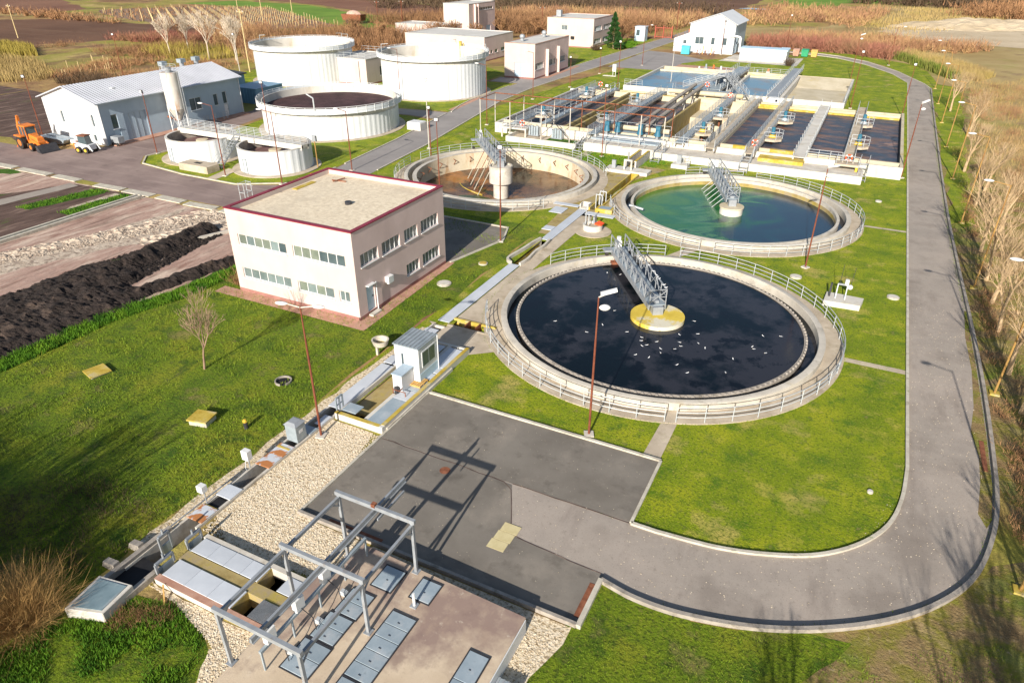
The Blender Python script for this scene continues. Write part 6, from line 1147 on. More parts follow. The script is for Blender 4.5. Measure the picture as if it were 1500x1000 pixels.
t = thing('grey_shed', 'low dark grey lean-to shed behind the hangar', 'shed', (-114, 100, 0)); MB().box(-120, -109.5, 91, 104, 0, 3.6).build('wall', 'clad_blue', t); MB().hexa([(-120.4, 90.6, 3.6), (-109.1, 90.6, 3.6), (-109.1, 104.4, 3.6), (-120.4, 104.4, 3.6)], [(-120.4, 90.6, 4.4), (-109.1, 90.6, 3.8), (-109.1, 104.4, 3.8), (-120.4, 104.4, 4.4)]).build('roof', 'black_metal', t)
t = thing('container_row', 'blue grey ribbed container in the shade beside the hangar end', 'container', (-100, 100, 0)); MB().box(-105.4, -99.5, 96.6, 103.4, 0, 2.6).build('body', mat('container_blue', [(.12, .24, .34), (.16, .28, .38)], .3, .6, wave=('X', 2.5, 1)), t); MB().box(-105.5, -99.4, 96.5, 103.5, 2.6, 2.7).build('roof', 'clad_blue', t); mb = MB()
for i in range(9): mb.box(-105.3+i*.7, -105.2+i*.7, 96.52, 96.6, .1, 2.5)
mb.build('ribs', 'clad_blue', t)
# ---- silo
t = thing('silo', 'tall cream steel silo with rust streaks on legs beside the hangar', 'silo', (-95.0, 75.4, 0)); cx, cy = -94.9, 75.6
MB().cyl(cx, cy, 1.25, 3.4, 8.6, n=32).build('drum', 'silo', t, smooth=True); MB().cyl(cx, cy, .3, 1.6, 3.4, 1.25, 32).build('hopper', 'silo', t, smooth=True)
for a in range(4): q = R(45+90*a); MB().tube((cx+1.2*math.cos(q), cy+1.2*math.sin(q), 0), (cx+1.2*math.cos(q), cy+1.2*math.sin(q), 4), .09, n=7).build('leg', 'frame_white', t)
MB().bar((cx-.85, cy-.85, .5), (cx+.85, cy-.85, 3), .06).bar((cx+.85, cy-.85, .5), (cx-.85, cy-.85, 3), .06).bar((cx+.85, cy-.85, .5), (cx+.85, cy+.85, 3), .06).build('brace', 'rail', t)
MB().tube((cx-3.2, cy-.9, 2.6), (cx, cy, 1.5), .16, n=8).build('screw_conveyor', 'rust', t); railpart(t, arc3((cx, cy), 1.2, 0, TAU, 8.6, 1), 1, (1, .5), 1.2); MB().cyl(cx, cy, .45, 8.6, 9.3, n=12).build('filter', 'galv', t)
MB().tube((cx+1.35, cy+.3, 0), (cx+1.35, cy+.3, 9), .035).tube((cx+1.35, cy+.7, 0), (cx+1.35, cy+.7, 9), .035).build('ladder', 'rail', t)
# ---- white gabled shed
t = thing('gabled_shed', 'tall white ribbed shed with a gable roof and lean-to by the forecourt', 'building', (-42, 213, 0)); x0, x1, y0, y1, e, r = -48.2, -36.1, 206, 222, 7.3, 9.8; xm = -40.6
wallface(t, 'S', y0, x0, x1, 0, e, [(-46.5, -44.2, 2.2, 4.0, 2, 'win'), (-42.2, -41.2, 2.2, 4.0, 1, 'win'), (-39.1, -38.0, 2.2, 4.0, 1, 'win')], 'clad_white'); wallface(t, 'E', x1, y0, y1, 0, e, [(207, 210.5, .05, 4.6, 3, 'gate', 'clad_grey'), (212, 214.5, 2.2, 4, 2, 'win')], mat('clad_teal', [(.34, .46, .52), (.40, .52, .58)], .3, .5))
MB().add([(x0, y0, e), (x1, y0, e), (xm, y0, r)], [(0, 1, 2)]).build('gable', 'clad_white', t); MB().add([(x1, y1, e), (x0, y1, e), (xm, y1, r)], [(0, 1, 2)]).build('gable', 'clad_white', t); MB().add([(x0, y1, 0), (x0, y0, 0), (x0, y0, e), (x0, y1, e), (x1, y1, 0), (x1, y1, e)], [(0, 1, 2, 3), (4, 0, 3, 5)]).build('wall', 'clad_white', t)
for xa, s in ((x0-.3, -1), (x1+.5, 1)):
    A = [(xm, y0-.4, r+.03), (xa, y0-.4, e-.05), (xa, y1+.3, e-.05), (xm, y1+.3, r+.03)]; B = [(a, b, c_+.12) for a, b, c_ in A]
    MB().add(A+B, [(0, 1, 2, 3), (7, 6, 5, 4), (0, 4, 5, 1), (1, 5, 6, 2), (2, 6, 7, 3), (3, 7, 4, 0)] if s > 0 else [(3, 2, 1, 0), (4, 5, 6, 7), (1, 5, 4, 0), (2, 6, 5, 1), (3, 7, 6, 2), (0, 4, 7, 3)]).build('roof', 'white_metal', t)
MB().hexa([(-52.4, 206.4, 0), (-48.21, 206.4, 0), (-48.21, 216, 0), (-52.4, 216, 0)], [(-52.4, 206.4, 3.3), (-48.21, 206.4, 4.9), (-48.21, 216, 4.9), (-52.4, 216, 3.3)]).build('lean_to', 'white_metal', t); MB().box(-49.8, -48.9, 206.36, 206.4, 2.1, 3.0).build('lean_to_window', 'glass', t)
MB().path([(-37.6, 205.8, 4.6), (-35.2, 205.8, 4.6), (-34.4, 205.8, 4.3), (-34.4, 205.8, .8)], .26, 10).build('duct', 'frame_white', t)
for i in range(7): tag(MB().tube((-44.8+i*.75, 202.3, .1), (-44.7+i*.75, 202.5, 1.2+.5*(i % 3)), .12, n=6).build('drum_stand', ['rust', 'galv', 'wood_pallet'][i % 3], origin=(-44.8+i*.75, 202.3, 0)), ['rusty', 'grey', 'brown', 'dark rusty', 'pale grey', 'tan', 'last rusty'][i]+' upright pipe stub in front of the white gabled shed', 'pipe stub', 'pipe stubs before the shed')
t = thing('container_office', 'long white container office with a pale blue roof beside the gabled shed', 'container', (-25.5, 200, 0)); MB().box(-32.6, -21.2, 196.6, 201.2, .1, 2.7).build('body', 'clad_white', t); MB().box(-32.8, -21.0, 196.4, 201.4, 2.7, 2.95).build('roof', mat('roof_paleblue', [(.45, .62, .74), (.55, .70, .80)], .5, .5), t); mb = MB()
for i in range(7): mb.box(-32.5+i*1.6, -32.4+i*1.6, 196.55, 196.6, .2, 2.6)
mb.build('ribs', 'galv', t); MB().box(-36, -20.2, 195.4, 201.5, 0, .1).build('slab', 'concrete', t)
for lb, x, m, w_ in [('blue waste container, leftmost of the row beyond the white office container', -23.2, 'door_blue', 2.2), ('rust brown waste container in the row beyond the office container', -20.4, 'brick_pave', 1.6), ('green waste container in the row on the far lawn', -18.2, 'green_paint', 1.8), ('orange waste container at the right end of the row on the far lawn', -15.9, 'wood_pallet', 1.6)]:
    k = thing('waste_container', lb, 'waste container', (x, 210.4, 0), 0, 'waste containers on the far lawn'); MB().hexa([(x-w_/2+.15, 209.8, .2), (x+w_/2-.15, 209.8, .2), (x+w_/2-.15, 211.2, .2), (x-w_/2+.15, 211.2, .2)], [(x-w_/2, 209.6, 1.6), (x+w_/2, 209.6, 1.6), (x+w_/2, 211.4, 1.6), (x-w_/2, 211.4, 1.6)]).build('body', m, k); MB().hexa([(x-w_/2, 209.55, 1.6), (x+w_/2, 209.55, 1.6), (x+w_/2, 211.4, 1.6), (x-w_/2, 211.4, 1.6)], [(x-w_/2, 209.9, 1.85), (x+w_/2, 209.9, 1.85), (x+w_/2, 211.2, 2.0), (x-w_/2, 211.2, 2.0)]).build('lid', m, k)
    for dx in (-.6, .6): MB().cyl(0, 0, .12, -.05, .05, n=8).build('wheel', 'tyre', k).location = (dx, 0, .12)
k = thing('skip_bin', 'turquoise waste bin at the edge of the forecourt by the white shed', 'waste bin', (-45.5, 190, 0)); MB().box(-48.6, -46.4, 200.2, 201.6, .15, 2.0).build('body', 'teal', k); MB().box(-48.7, -46.3, 200.1, 201.7, 2.0, 2.2).build('lid', 'teal', k)
k = thing('guard_hut', 'small pale blue guard hut at the entrance by the red gate', 'hut', (-67.8, 226, 0)); MB().box(-69.4, -66.2, 224.6, 227.4, 0, 4.0).build('wall', 'door_blue', k); MB().box(-69.6, -66, 224.4, 227.6, 4.0, 4.15).build('roof', 'white_metal', k); f = MB().box(-68.9, -67.9, 224.55, 224.6, 1.6, 3.2).build('window', 'glass', k)
k = thing('entrance_gate', 'red brown steel entrance gate beyond the guard hut', 'gate', (-62, 238, 0)); mb = MB()
for x in (-66.2, -63.6, -60.8): MB().box(x-.15, x+.15, 235.8, 236.2, 0, 3.6).build('post', 'gate_red', k)
for i in range(12): mb.box(-66+i*.45, -65.9+i*.45, 235.95, 236.05, .2, 2.9)
mb.box(-66.1, -60.9, 235.93, 236.07, 2.9, 3.1).box(-66.1, -60.9, 235.93, 236.07, .2, .4).build('bars', 'gate_red', k)
k = thing('entrance_gate', 'open orange gate leaf at the far end of the main road', 'gate', (-54, 236, 0)); MB().box(-55.2, -53, 235.9, 236.1, .2, 2.6).build('leaf', 'gate_red', k); MB().box(-55.5, -55.25, 235.8, 236.2, 0, 2.9).build('post', 'orange_red', k)
k = thing('farm_trailer', 'rusty red farm trailer standing in the green field', 'trailer', (-180, 228, 0)); MB().hexa([(-183, 226.5, 1), (-175, 226.5, 1), (-175, 229.5, 1), (-183, 229.5, 1)], [(-183.6, 226.2, 3.2), (-174.6, 226.2, 3.2), (-174.6, 229.8, 3.2), (-183.6, 229.8, 3.2)]).build('tub', 'rust', k); MB().sphere((-179, 228, 3.0), 2.6, 10, 6, (1.3, .6, .6)).build('load', 'dirt', k)
for x in (-181, -177): MB().tube((x, 226.2, .7), (x, 226.6, .7), .7, n=12).build('wheel', 'tyre', k)

# ================================================================ ROUND TANKS
def drum(label, c, r, z, wallm='tank_panel', rim=.7, fill=None, fillz=0, name='storage_tank', group='tall white round tanks', n=72, seams=()):
    cx, cy = c; t = thing(name, label, 'tank', (cx, cy, 0), 0, group); mb = MB(); k = n*4; pr = []
    rw = r-rim; pts = []
    for i in range(k):
        a = TAU*i/k; rr = rw+(.035 if i % 4 in (0, 1) else 0); pts.append((cx+rr*math.cos(a), cy+rr*math.sin(a)))
    top = z-(1.6 if rim else 0)
    mb.add([(*p, 0) for p in pts]+[(*p, top) for p in pts], [(i, (i+1) % k, (i+1) % k+k, i+k) for i in range(k)]); mb.build('shell', wallm, t)
    if rim:
        MB().prof(cx, cy, [(rw-.05, z-1.75), (rw+.10, z-1.75), (r, z-1.45), (r, z-1.0), (rw-.05, z-1.0)], n=96).build('walkway', 'white_conc', t, smooth=True)
        MB().prof(cx, cy, [(rw-.2, -.0), (rw-.06, 0), (rw-.06, z-.35), (rw-.2, z-.35)], n=96).build('inner_wall', 'white_conc', t, smooth=True)
        MB().prof(cx, cy, [(r-.06, z-.95), (r-.04, z-.95), (r-.04, z-.12), (r-.06, z-.12)], n=120).build('guard_panel', 'galv_light', t, smooth=True)
        railpart(t, arc3(c, r-.02, 0, TAU, z-1.0, 1.5), 1.05, (1.05, .5, .1), 1.5, r=.035, m='frame_white')
    else:
        MB().prof(cx, cy, [(rw-.25, 0), (rw-.01, 0), (rw-.01, z), (rw-.25, z)], n=72).build('inner_wall', 'kerb_dark', t, smooth=True); MB().ring(cx, cy, rw-.27, rw+.06, z, z+.06, n=72).build('rim', 'white_conc', t)
    MB().ring(cx, cy, rw+.05, rw+1.0, .0, .08).build('apron', 'slab', t)
    MB().cyl(cx, cy, rw-.3, 0, fillz, n=72).build('contents', fill, t)
    for a in seams: q = R(a); MB().box(-.04, .04, 0, .06, 0, top).move(0, 0).rot(0).build('joint', 'black_metal', t); o = t.children[-1]; o.location = (rw*math.cos(q), rw*math.sin(q), 0); o.rotation_euler = (0, 0, q-PI/2); o.data.transform(Matrix.Translation(Vector((cx, cy, 0))))
    return t
tA = drum('wide white round tank brim-full of dark brown sludge', (-76.5, 89.5), 11.2, 4.75, fill='sludge', fillz=3.35, seams=(-95, -62, -125))
tB = drum('tall white round tank on the right beside the main road', (-78.2, 123.0), 10.85, 7.7, fill='cream_conc', fillz=2.0, seams=(-50, -75, -110))
tC = drum('tall white round tank on the left nearest the fields', (-111.2, 123.3), 10.9, 7.5, fill='cream_conc', fillz=2.0, seams=(-80, -120))
for t, c, z, lst in ((tA, (-76.5, 89.5), 3.8, ()), (tB, (-78.2, 123), 6.7, (35, 95, 200)), (tC, (-111.2, 123.3), 6.5, (60, 75, 190))):
    for a in lst: q = R(a); x, y = c[0]+10.3*math.cos(q), c[1]+10.3*math.sin(q); MB().bar((x, y, z), (x, y, z+1.8), .08).bar((x, y, z+1.8), (x-1.4*math.cos(q), y-1.4*math.sin(q), z+1.9), .08).build('overflow_pipe', 'rail', t)
MB().path([(-71.2, 79.6, 4.4), (-71.2, 79.6, 6.2), (-72.6, 79.9, 6.6)], .1, 8).build('feed_pipe', 'rail', tA)
MB().tube((-78, 133.2, 3), (-78, 133.2, 8.2), .3, n=8).tube((-77.2, 133.0, 3), (-77.2, 133.0, 7.9), .12, n=8).build('feed_pipe', 'moss', tB)
th1 = drum('left open sludge thickener with white ribbed sides and brown contents', (-80.1, 66.7), 4.5, 2.85, rim=0, fill='sludge_pink', fillz=1.7, name='thickener', group='open round thickeners', n=30)
th2 = drum('right open sludge thickener with white ribbed sides beside the footpath', (-67.6, 67.2), 4.6, 2.9, rim=0, fill='sludge_pink', fillz=1.7, name='thickener', group='open round thickeners', n=30)
for t, c in ((th1, (-80.1, 66.7)), (th2, (-67.6, 67.2))):
    MB().cyl(*c, .8, 1.71, 2.2, n=24).build('feed_well', 'cream_conc', t); MB().bar((c[0]-1.0, c[1]-4.7, .1), (c[0]-1.0, c[1]-4.7, 1.9), .07).bar((c[0]-.5, c[1]-4.7, .1), (c[0]-.5, c[1]-4.7, 1.9), .07).bar((c[0]-1, c[1]-4.7, 1.9), (c[0]-.5, c[1]-4.7, 1.9), .07).build('pipe_loop', 'galv_blue', t)
k = walkway('long raised walkway with railings across both open thickeners', -84.8, -62.8, 67.0, 68.3, 3.25, deckm='white_conc', lv=(1.0, .8, .6, .4, .2)); MB().box(-84.8, -62.8, 66.95, 67.2, 2.6, 3.17).box(-84.8, -62.8, 68.1, 68.35, 2.6, 3.17).build('girder', 'white_conc', k)
for c_ in list(k.children):
    if c_.name.startswith('railing'):
        for q in list(c_.children): bpy.data.objects.remove(q)
        bpy.data.objects.remove(c_)
for y in (67.05, 68.25): railpart(k, [(-84.7, y, 3.25), (-62.9, y, 3.25)], 1.0, (1.0, .8, .6, .4, .2), 1.3)
stairs('steep grey steel stairs between the two open thickeners', -74.3, -73.2, 63.0, 67.0, 3.2, 11)
t = thing('concrete_block', 'low concrete slab block on the lawn before the thickeners', 'block', (-74.5, 61.4, 0)); MB().box(-77.6, -72.6, 60.2, 62.2, 0, .9).build('block', 'slab', t, bevel=.03); MB().box(-75.7, -74.6, 61.0, 61.5, .9, .93).build('slot', 'dark', t)
k = thing('hatch_box', 'small white concrete box on the grass right of the sludge tank', 'box', (-62.8, 95, 0)); MB().box(-64.3, -61.8, 92.4, 94.4, 0, 1.1).build('body', 'white_conc', k, bevel=.03); MB().box(-64.2, -61.9, 92.5, 94.3, 1.1, 1.2).build('lid', 'white_metal', k)
k = thing('pipe_marker', 'small orange marker post behind the office parapet', 'marker', (-56.5, 62.8, 0)); MB().tube((-58.6, 63.5, 0), (-58.6, 63.5, 1.0), .1, n=8).build('post', 'orange_red', k); MB().cyl(-58.6, 63.5, .16, 1.0, 1.15, n=8).build('cap', 'orange_red', k)

# ================================================================ VEHICLES
def wheel(par, x, y, r_, w_, hub='orange'):
    o = MB().tube((x, y-w_/2, r_), (x, y+w_/2, r_), r_, n=20).build('wheel', 'tyre', par, smooth=True); MB().tube((x, y-w_/2-.02, r_), (x, y+w_/2+.02, r_), r_*.5, n=14).build('rim', hub, o)
t = thing('backhoe_loader', 'orange backhoe loader with its rear boom folded up by the road', 'digger', (0, 0, 0))
for y in (-.95, .95): wheel(t, -.9, y, .8, .45); wheel(t, 1.45, y, .5, .35)
MB().box(-1.6, 2.3, -.45, .45, .6, 1.1).build('chassis', 'orange', t); MB().hexa([(.35, -.5, 1.05), (2.2, -.45, 1.05), (2.2, .45, 1.05), (.35, .5, 1.05)], [(.35, -.48, 1.9), (2.1, -.4, 1.6), (2.1, .4, 1.6), (.35, .48, 1.9)]).build('hood', 'orange', t, bevel=.05)
for y in (-.95, .95): MB().box(-1.75, -.05, y-.28, y+.28, 1.55, 1.68).build('fender', 'orange', t)
cb = MB().hexa([(-1.3, -.62, 1.2), (.35, -.62, 1.2), (.35, .62, 1.2), (-1.3, .62, 1.2)], [(-1.2, -.58, 2.7), (.15, -.58, 2.7), (.15, .58, 2.7), (-1.2, .58, 2.7)]).build('cab', 'glass', t)
for x, xx in ((-1.3, -1.2), (-.45, -.5), (.35, .15)):
    for y in (-1, 1): MB().bar((x, y*.64, 1.1), (xx, y*.6, 2.7), .09).build('cab_post', 'orange', cb)
MB().box(-1.45, .4, -.7, .7, 2.7, 2.86).build('roof', 'orange', t, bevel=.04)
for y in (-.5, .5): MB().bar((.9, y, 1.3), (2.6, y, .9), .16).bar((2.6, y, .9), (3.0, y, .45), .14).build('loader_arm', 'orange', t)
MB().hexa([(2.85, -1.15, .1), (3.85, -1.15, .05), (3.85, 1.15, .05), (2.85, 1.15, .1)], [(2.75, -1.15, .85), (3.1, -1.15, .95), (3.1, 1.15, .95), (2.75, 1.15, .85)]).build('bucket', 'black_metal', t)
MB().bar((-1.7, 0, .9), (-2.5, .1, 2.4), .26, .34).bar((-2.5, .1, 2.4), (-2.3, .1, 3.7), .24, .3).build('boom', 'orange', t); MB().bar((-2.3, .1, 3.7), (-3.0, .1, 2.2), .2, .26).bar((-3.0, .1, 2.2), (-2.9, .1, 1.1), .18, .2).build('dipper', 'orange', t)
MB().bar((-1.9, 0, 1.9), (-2.4, .1, 3.2), .1).build('hydraulic_ram', 'galv', t); MB().hexa([(-3.2, -.3, .5), (-2.6, -.3, .4), (-2.6, .4, .4), (-3.2, .4, .5)], [(-3.1, -.3, 1.2), (-2.75, -.3, 1.2), (-2.75, .4, 1.2), (-3.1, .4, 1.2)]).build('rear_bucket', 'black_metal', t)
for y in (-1.0, 1.0): MB().bar((-1.9, y*.6, .9), (-2.1, y*1.1, .1), .12).build('stabiliser', 'orange_red', t)
MB().tube((1.6, .2, 1.6), (1.6, .2, 2.3), .05).build('exhaust', 'black_metal', t)
t.location = (-104.6, 58.6, 0); t.rotation_euler = (0, 0, R(-6)); t.scale = (1.12,)*3
t = thing('skid_steer_loader', 'small white skid steer loader with an orange front parked by the hangar', 'loader', (0, 0, 0))
for y in (-.7, .7):
    for x in (-.5, .55): wheel(t, x, y, .38, .3, 'yellow')
MB().box(-1.1, 1.0, -.55, .55, .35, 1.0).build('body', 'white_metal', t, bevel=.04); MB().hexa([(-.55, -.45, 1.0), (.65, -.45, 1.0), (.65, .45, 1.0), (-.55, .45, 1.0)], [(-.5, -.42, 1.95), (.5, -.42, 1.95), (.5, .42, 1.95), (-.5, .42, 1.95)]).build('cab', 'glass', t)
MB().box(-.6, .6, -.5, .5, 1.95, 2.05).build('roof', 'rust', t)
for y in (-.62, .62): MB().bar((-1.1, y, 1.3), (1.1, y, .9), .14).bar((1.1, y, .9), (1.4, y, .3), .12).build('lift_arm', 'white_metal', t)
MB().box(-1.3, -1.1, -.5, .5, .4, 1.2).build('counterweight', 'orange', t)
t.location = (-96.1, 60.6, 0); t.rotation_euler = (0, 0, R(12)); t.scale = (1.15,)*3
t = thing('scrap_tank', 'silver blue boat-shaped metal tub lying behind the backhoe', 'tub', (-103.9, 61.7, 0)); MB().hexa([(-106.3, 61.2, .1), (-102.6, 61.4, .1), (-102.6, 62.6, .1), (-106.3, 62.6, .1)], [(-106.9, 60.8, 1.0), (-101.8, 61.2, .8), (-101.8, 62.9, .8), (-106.9, 63, 1.0)]).build('tub', 'plate_blue', t); MB().box(-107.0, -101.7, 61.9, 62.0, .98, 1.05).build('rim', 'galv', t)
t = thing('hose_cart', 'small grey trolley beside the hangar corner', 'trolley', (-95.4, 65.2, 0)); MB().box(-96.3, -94.7, 64.6, 65.6, .4, 1.3).build('box', 'galv', t, bevel=.03)
for x in (-96, -95): MB().tube((x, 64.5, .25), (x, 64.6, .25), .25, n=12).build('wheel', 'tyre', t)
for lb, x, y, m, w_ in [('white bag stack against the hangar end wall', -101.4, 62.6, 'lamp_white', 1.2), ('pale pallet with bags beside the skid steer', -99.3, 62.3, 'brick_pave', 1.6)]:
    k = thing('bag_pallet', lb, 'pallet', (x, y, 0)); MB().box(x-w_/2, x+w_/2, y-.5, y+.5, 0, .15).build('pallet', 'wood_pallet', k); MB().box(x-w_/2+.05, x+w_/2-.05, y-.45, y+.45, .15, .75).build('bags', m, k, bevel=.1)
t = thing('parked_motorbikes', 'dark covered pile of equipment beside the hangar door', 'equipment pile', (-91.5, 79, 0)); MB().sphere((-92.2, 79.4, .4), 1.5, 14, 6, (1.4, .8, .55)).build('cover', 'black_metal', t)
for i, y in enumerate((80.5, 82.0, 84.5)):
    k = thing('bike_rack', ['nearest', 'middle', 'farthest'][i]+' grey tube frame against the grey hangar wall', 'frame', (-95.2, y, 0), 0, 'tube frames along the hangar wall'); MB().path([(-95.2, y, 0), (-95.2, y, 1.2), (-95.2, y+.9, 1.2), (-95.2, y+.9, 0)], .04).path([(-95.2, y+.2, 0), (-95.2, y+.2, .9), (-95.2, y+.7, .9), (-95.2, y+.7, 0)], .03).build('frame', 'rail', k)
k = thing('concrete_box', 'square concrete junction box at the head of the drying beds', 'box', (-103, 62, 0)); MB().box(-110.6, -109.8, 60.5, 61.3, 0, .5).build('box', 'concrete', k); MB().box(-110.7, -109.7, 60.4, 61.4, .5, .58).build('lid', 'kerb', k)
# ================================================================ VEGETATION
def pydata(name, V, F, m, kind=None, label=None, cat=None, group=None, loc=(0, 0, 0)):
    me = bpy.data.meshes.new(name); n = len(V); nf = len(F)
    me.vertices.add(n); me.vertices.foreach_set('co', np.asarray(V, dtype=np.float32).ravel()); k = F.shape[1]
    me.loops.add(nf*k); me.loops.foreach_set('vertex_index', F.ravel().astype(np.int32)); me.polygons.add(nf)
    me.polygons.foreach_set('loop_start', np.arange(0, nf*k, k, dtype=np.int32)); me.polygons.foreach_set('loop_total', np.full(nf, k, dtype=np.int32))
    me.materials.append(M[m] if isinstance(m, str) else m); me.update(calc_edges=True)
    o = bpy.data.objects.new(name, me); C.objects.link(o); o.location = loc; WL[o.name] = Vector(loc); return tag(o, label, cat, group, kind)
def blades(P, hmin, hmax, w, lean, per=1, spread=.0, radial=False, fork=False):
    """thin tapered blades; P is (n,2) roots"""
    P = np.repeat(np.asarray(P, float), per, axis=0); n = len(P)
    az = rng.uniform(0, TAU, n); L = rng.uniform(hmin, hmax, n)
    rad = rng.uniform(0, 1, n)**.6
    root = P+np.stack([np.cos(az), np.sin(az)], 1)*(rad*spread)[:, None]
    le = lean*(rad if radial else rng.uniform(0, 1, n))
    d = np.stack([np.cos(az)*np.sin(le), np.sin(az)*np.sin(le), np.cos(le)], 1)
    r3 = np.concatenate([root, np.zeros((n, 1))-.05], 1)
    if radial:
        c3 = np.concatenate([P, np.zeros((n, 1))], 1); t_ = rng.uniform(0, .75, n); t_[rng.uniform(0, 1, n) < .18] = 0
        r3 = c3+(r3-c3)*(.35+t_*.6)[:, None]+d*(L*t_)[:, None]; d = d+rng.normal(size=(n, 3))*.38; d[:, 2] = np.abs(d[:, 2])+.05; d /= np.linalg.norm(d, axis=1)[:, None]; L = L*np.where(t_ == 0, .9, .42)
    a2 = rng.uniform(0, TAU, n)
    s = np.stack([np.cos(a2), np.sin(a2), np.zeros(n)], 1)*(w/2)
    V = np.stack([r3-s, r3+s, r3+d*L[:, None]], 1).reshape(-1, 3); F = np.arange(3*n).reshape(-1, 3); return V, F
def in_poly_pts(poly, n, clump=None, thr=0):
    b = bb(poly); out = []
    pl = np.array(poly); 
    while len(out) < n:
        X = rng.uniform(b[0], b[1], 4000); Y = rng.uniform(b[2], b[3], 4000); ins = np.zeros(4000, bool); j = len(pl)-1
        for i in range(len(pl)):
            xi, yi = pl[i]; xj, yj = pl[j]; 
            cond = ((yi > Y) != (yj > Y)) & (X < (xj-xi)*(Y-yi)/((yj-yi) or 1e-9)+xi); ins ^= cond; j = i
        X, Y = X[ins], Y[ins]
        if clump:
            k = np.array([MN.noise(Vector((x*clump, y*clump, 3.3))) > thr+random.uniform(-.12, .12) for x, y in zip(X, Y)], bool) if len(X) else np.zeros(0, bool); X, Y = X[k], Y[k]
        out += list(zip(X, Y))
        if len(out) == 0 and len(X) == 0: pass
    return np.array(out[:n])
def stuff(name, poly, n, m, h, w, lean, per=1, spread=0, clump=None, thr=0, radial=False):
    P = in_poly_pts(poly, n, clump, thr); V, F = blades(P, h[0], h[1], w, lean, per, spread, radial); return pydata(name, V, F, m, 'stuff')
RV = [(12.6, 30), (13.2, 60), (14.5, 100), (15, 150), (16, 185), (34, 185), (60, 120), (44, 60), (30, 30)]
stuff('scrub_thicket', [(16.5, 40), (17.5, 100), (17.5, 185), (34, 185), (60, 120), (44, 60), (30, 40)], 900, 'twig_pink', (.7, 1.9), .03, .9, 60, .9, .09, .05, True)
stuff('scrub_thicket', RV, 700, 'twig', (.5, 1.3), .025, .9, 40, .7, .12, -.0, True)
stuff('dry_reeds', [(12, 30), (12.8, 120), (16, 180), (30, 180), (30, 60), (26, 30)], 18000, 'reed', (.1, .5), .03, .8, 1, 0, .2, -.1)
stuff('dry_reeds', [(15, 90), (18, 190), (40, 210), (70, 170), (60, 100), (26, 80)], 22000, 'reed', (.3, 1.1), .06, .5, 1, 0, .06, .0)
stuff('ground_litter', [(11.6, 14), (11.4, 60), (12, 120), (17, 120), (24, 60), (20, 10)], 9000, 'reed', (.1, .45), .05, 1.2, 1, 0, .4, .0)
stuff('ground_litter', [(11.6, 14), (11.4, 60), (12, 120), (17, 120), (24, 60), (20, 10)], 4000, 'twig', (.2, .6), .03, 1.2, 1, 0, .3, -.1)
stuff('scrub_thicket', [(11, 30), (12.4, 30), (13, 95), (12, 95)], 160, 'twig', (.4, 1.0), .025, .9, 30, .5, .3, -.0, True)
# hedge lines and thickets in the distance
stuff('red_thicket', [(-36, 226), (-20, 224), (-8, 222), (2, 214), (6, 218), (0, 228), (-14, 236), (-36, 238)], 420, 'twig_red', (1.5, 4.2), .12, .7, 40, 1.4, None, 0, True)
stuff('brown_thicket', [(-62, 236), (-20, 236), (10, 226), (30, 250), (-10, 262), (-60, 262)], 500, 'twig_pink', (1.5, 4), .14, .7, 34, 1.6, .04, -.1, True)
stuff('dry_reeds', [(-2, 226), (8, 214), (14, 196), (20, 186), (24, 196), (18, 216), (6, 236)], 9000, 'reed', (.8, 1.9), .10, .35)
stuff('green_reeds', [(0, 222), (6, 212), (11, 198), (15, 186), (16.5, 187), (12.5, 200), (7, 215), (1, 225)], 900, 'weed_far', (.8, 2.6), .25, .4, 2, .4)
stuff('brown_thicket', [(-140, 262), (-66, 266), (-62, 300), (-140, 300)], 900, 'twig_pink', (2, 5.5), .2, .7, 26, 2.2, .03, -.15, True)
stuff('brown_thicket', [(-176, 232), (-140, 222), (-112, 222), (-92, 226), (-72, 236), (-70, 262), (-100, 268), (-150, 262)], 1000, 'twig', (2.5, 6.0), .17, .7, 34, 2.2, .025, -.12, True)
stuff('brown_thicket', [(-160, 148), (-132, 146), (-116, 150), (-114, 184), (-128, 192), (-150, 186), (-172, 168)], 520, 'twig', (2.5, 6.5), .12, .7, 44, 2.0, .04, -.2, True)
stuff('brown_thicket', [(-206, 178), (-180, 160), (-140, 136), (-128, 128), (-128, 142), (-150, 160), (-186, 190)], 480, 'twig_pink', (1.8, 4.6), .13, .7, 34, 1.6, .05, -.1, True)
stuff('brown_thicket', [(-160, 96), (-126, 96), (-124, 118), (-140, 132), (-172, 122)], 420, 'twig', (.8, 2.2), .09, .9, 34, 1.3, .06, .02, True)
stuff('dark_thicket', [(-214, 150), (-196, 150), (-178, 160), (-186, 170), (-206, 166)], 240, 'twig_red', (1.5, 3), .12, .7, 40, 1.4, None, 0, True)
stuff('brown_thicket', [(-214, 126), (-200, 122), (-160, 130), (-166, 146), (-196, 160), (-212, 146)], 380, 'twig', (.6, 2.4), .09, .9, 30, 1.2, .06, .0, True)
stuff('dark_thicket', [(-154, 94), (-128, 92), (-124, 97), (-150, 101)], 160, 'twig_dark', (1.2, 2.8), .09, .7, 44, 1.0, None, 0, True)
stuff('yellow_reeds', [(-228, 118), (-206, 112), (-196, 118), (-210, 126), (-226, 128)], 6000, 'reed_yellow', (1.0, 2.4), .2, .25)
stuff('dry_reeds', [(-196, 104), (-168, 88), (-156, 92), (-164, 102), (-188, 112), (-204, 112)], 5000, 'reed', (.8, 2.2), .12, .3, 1, 0, .05, .0)
stuff('yellow_reeds', [(-176, 132), (-152, 128), (-148, 142), (-166, 150), (-180, 144)], 2200, 'reed_yellow', (1.2, 3.2), .12, .5, 1, 0, .08, .0)
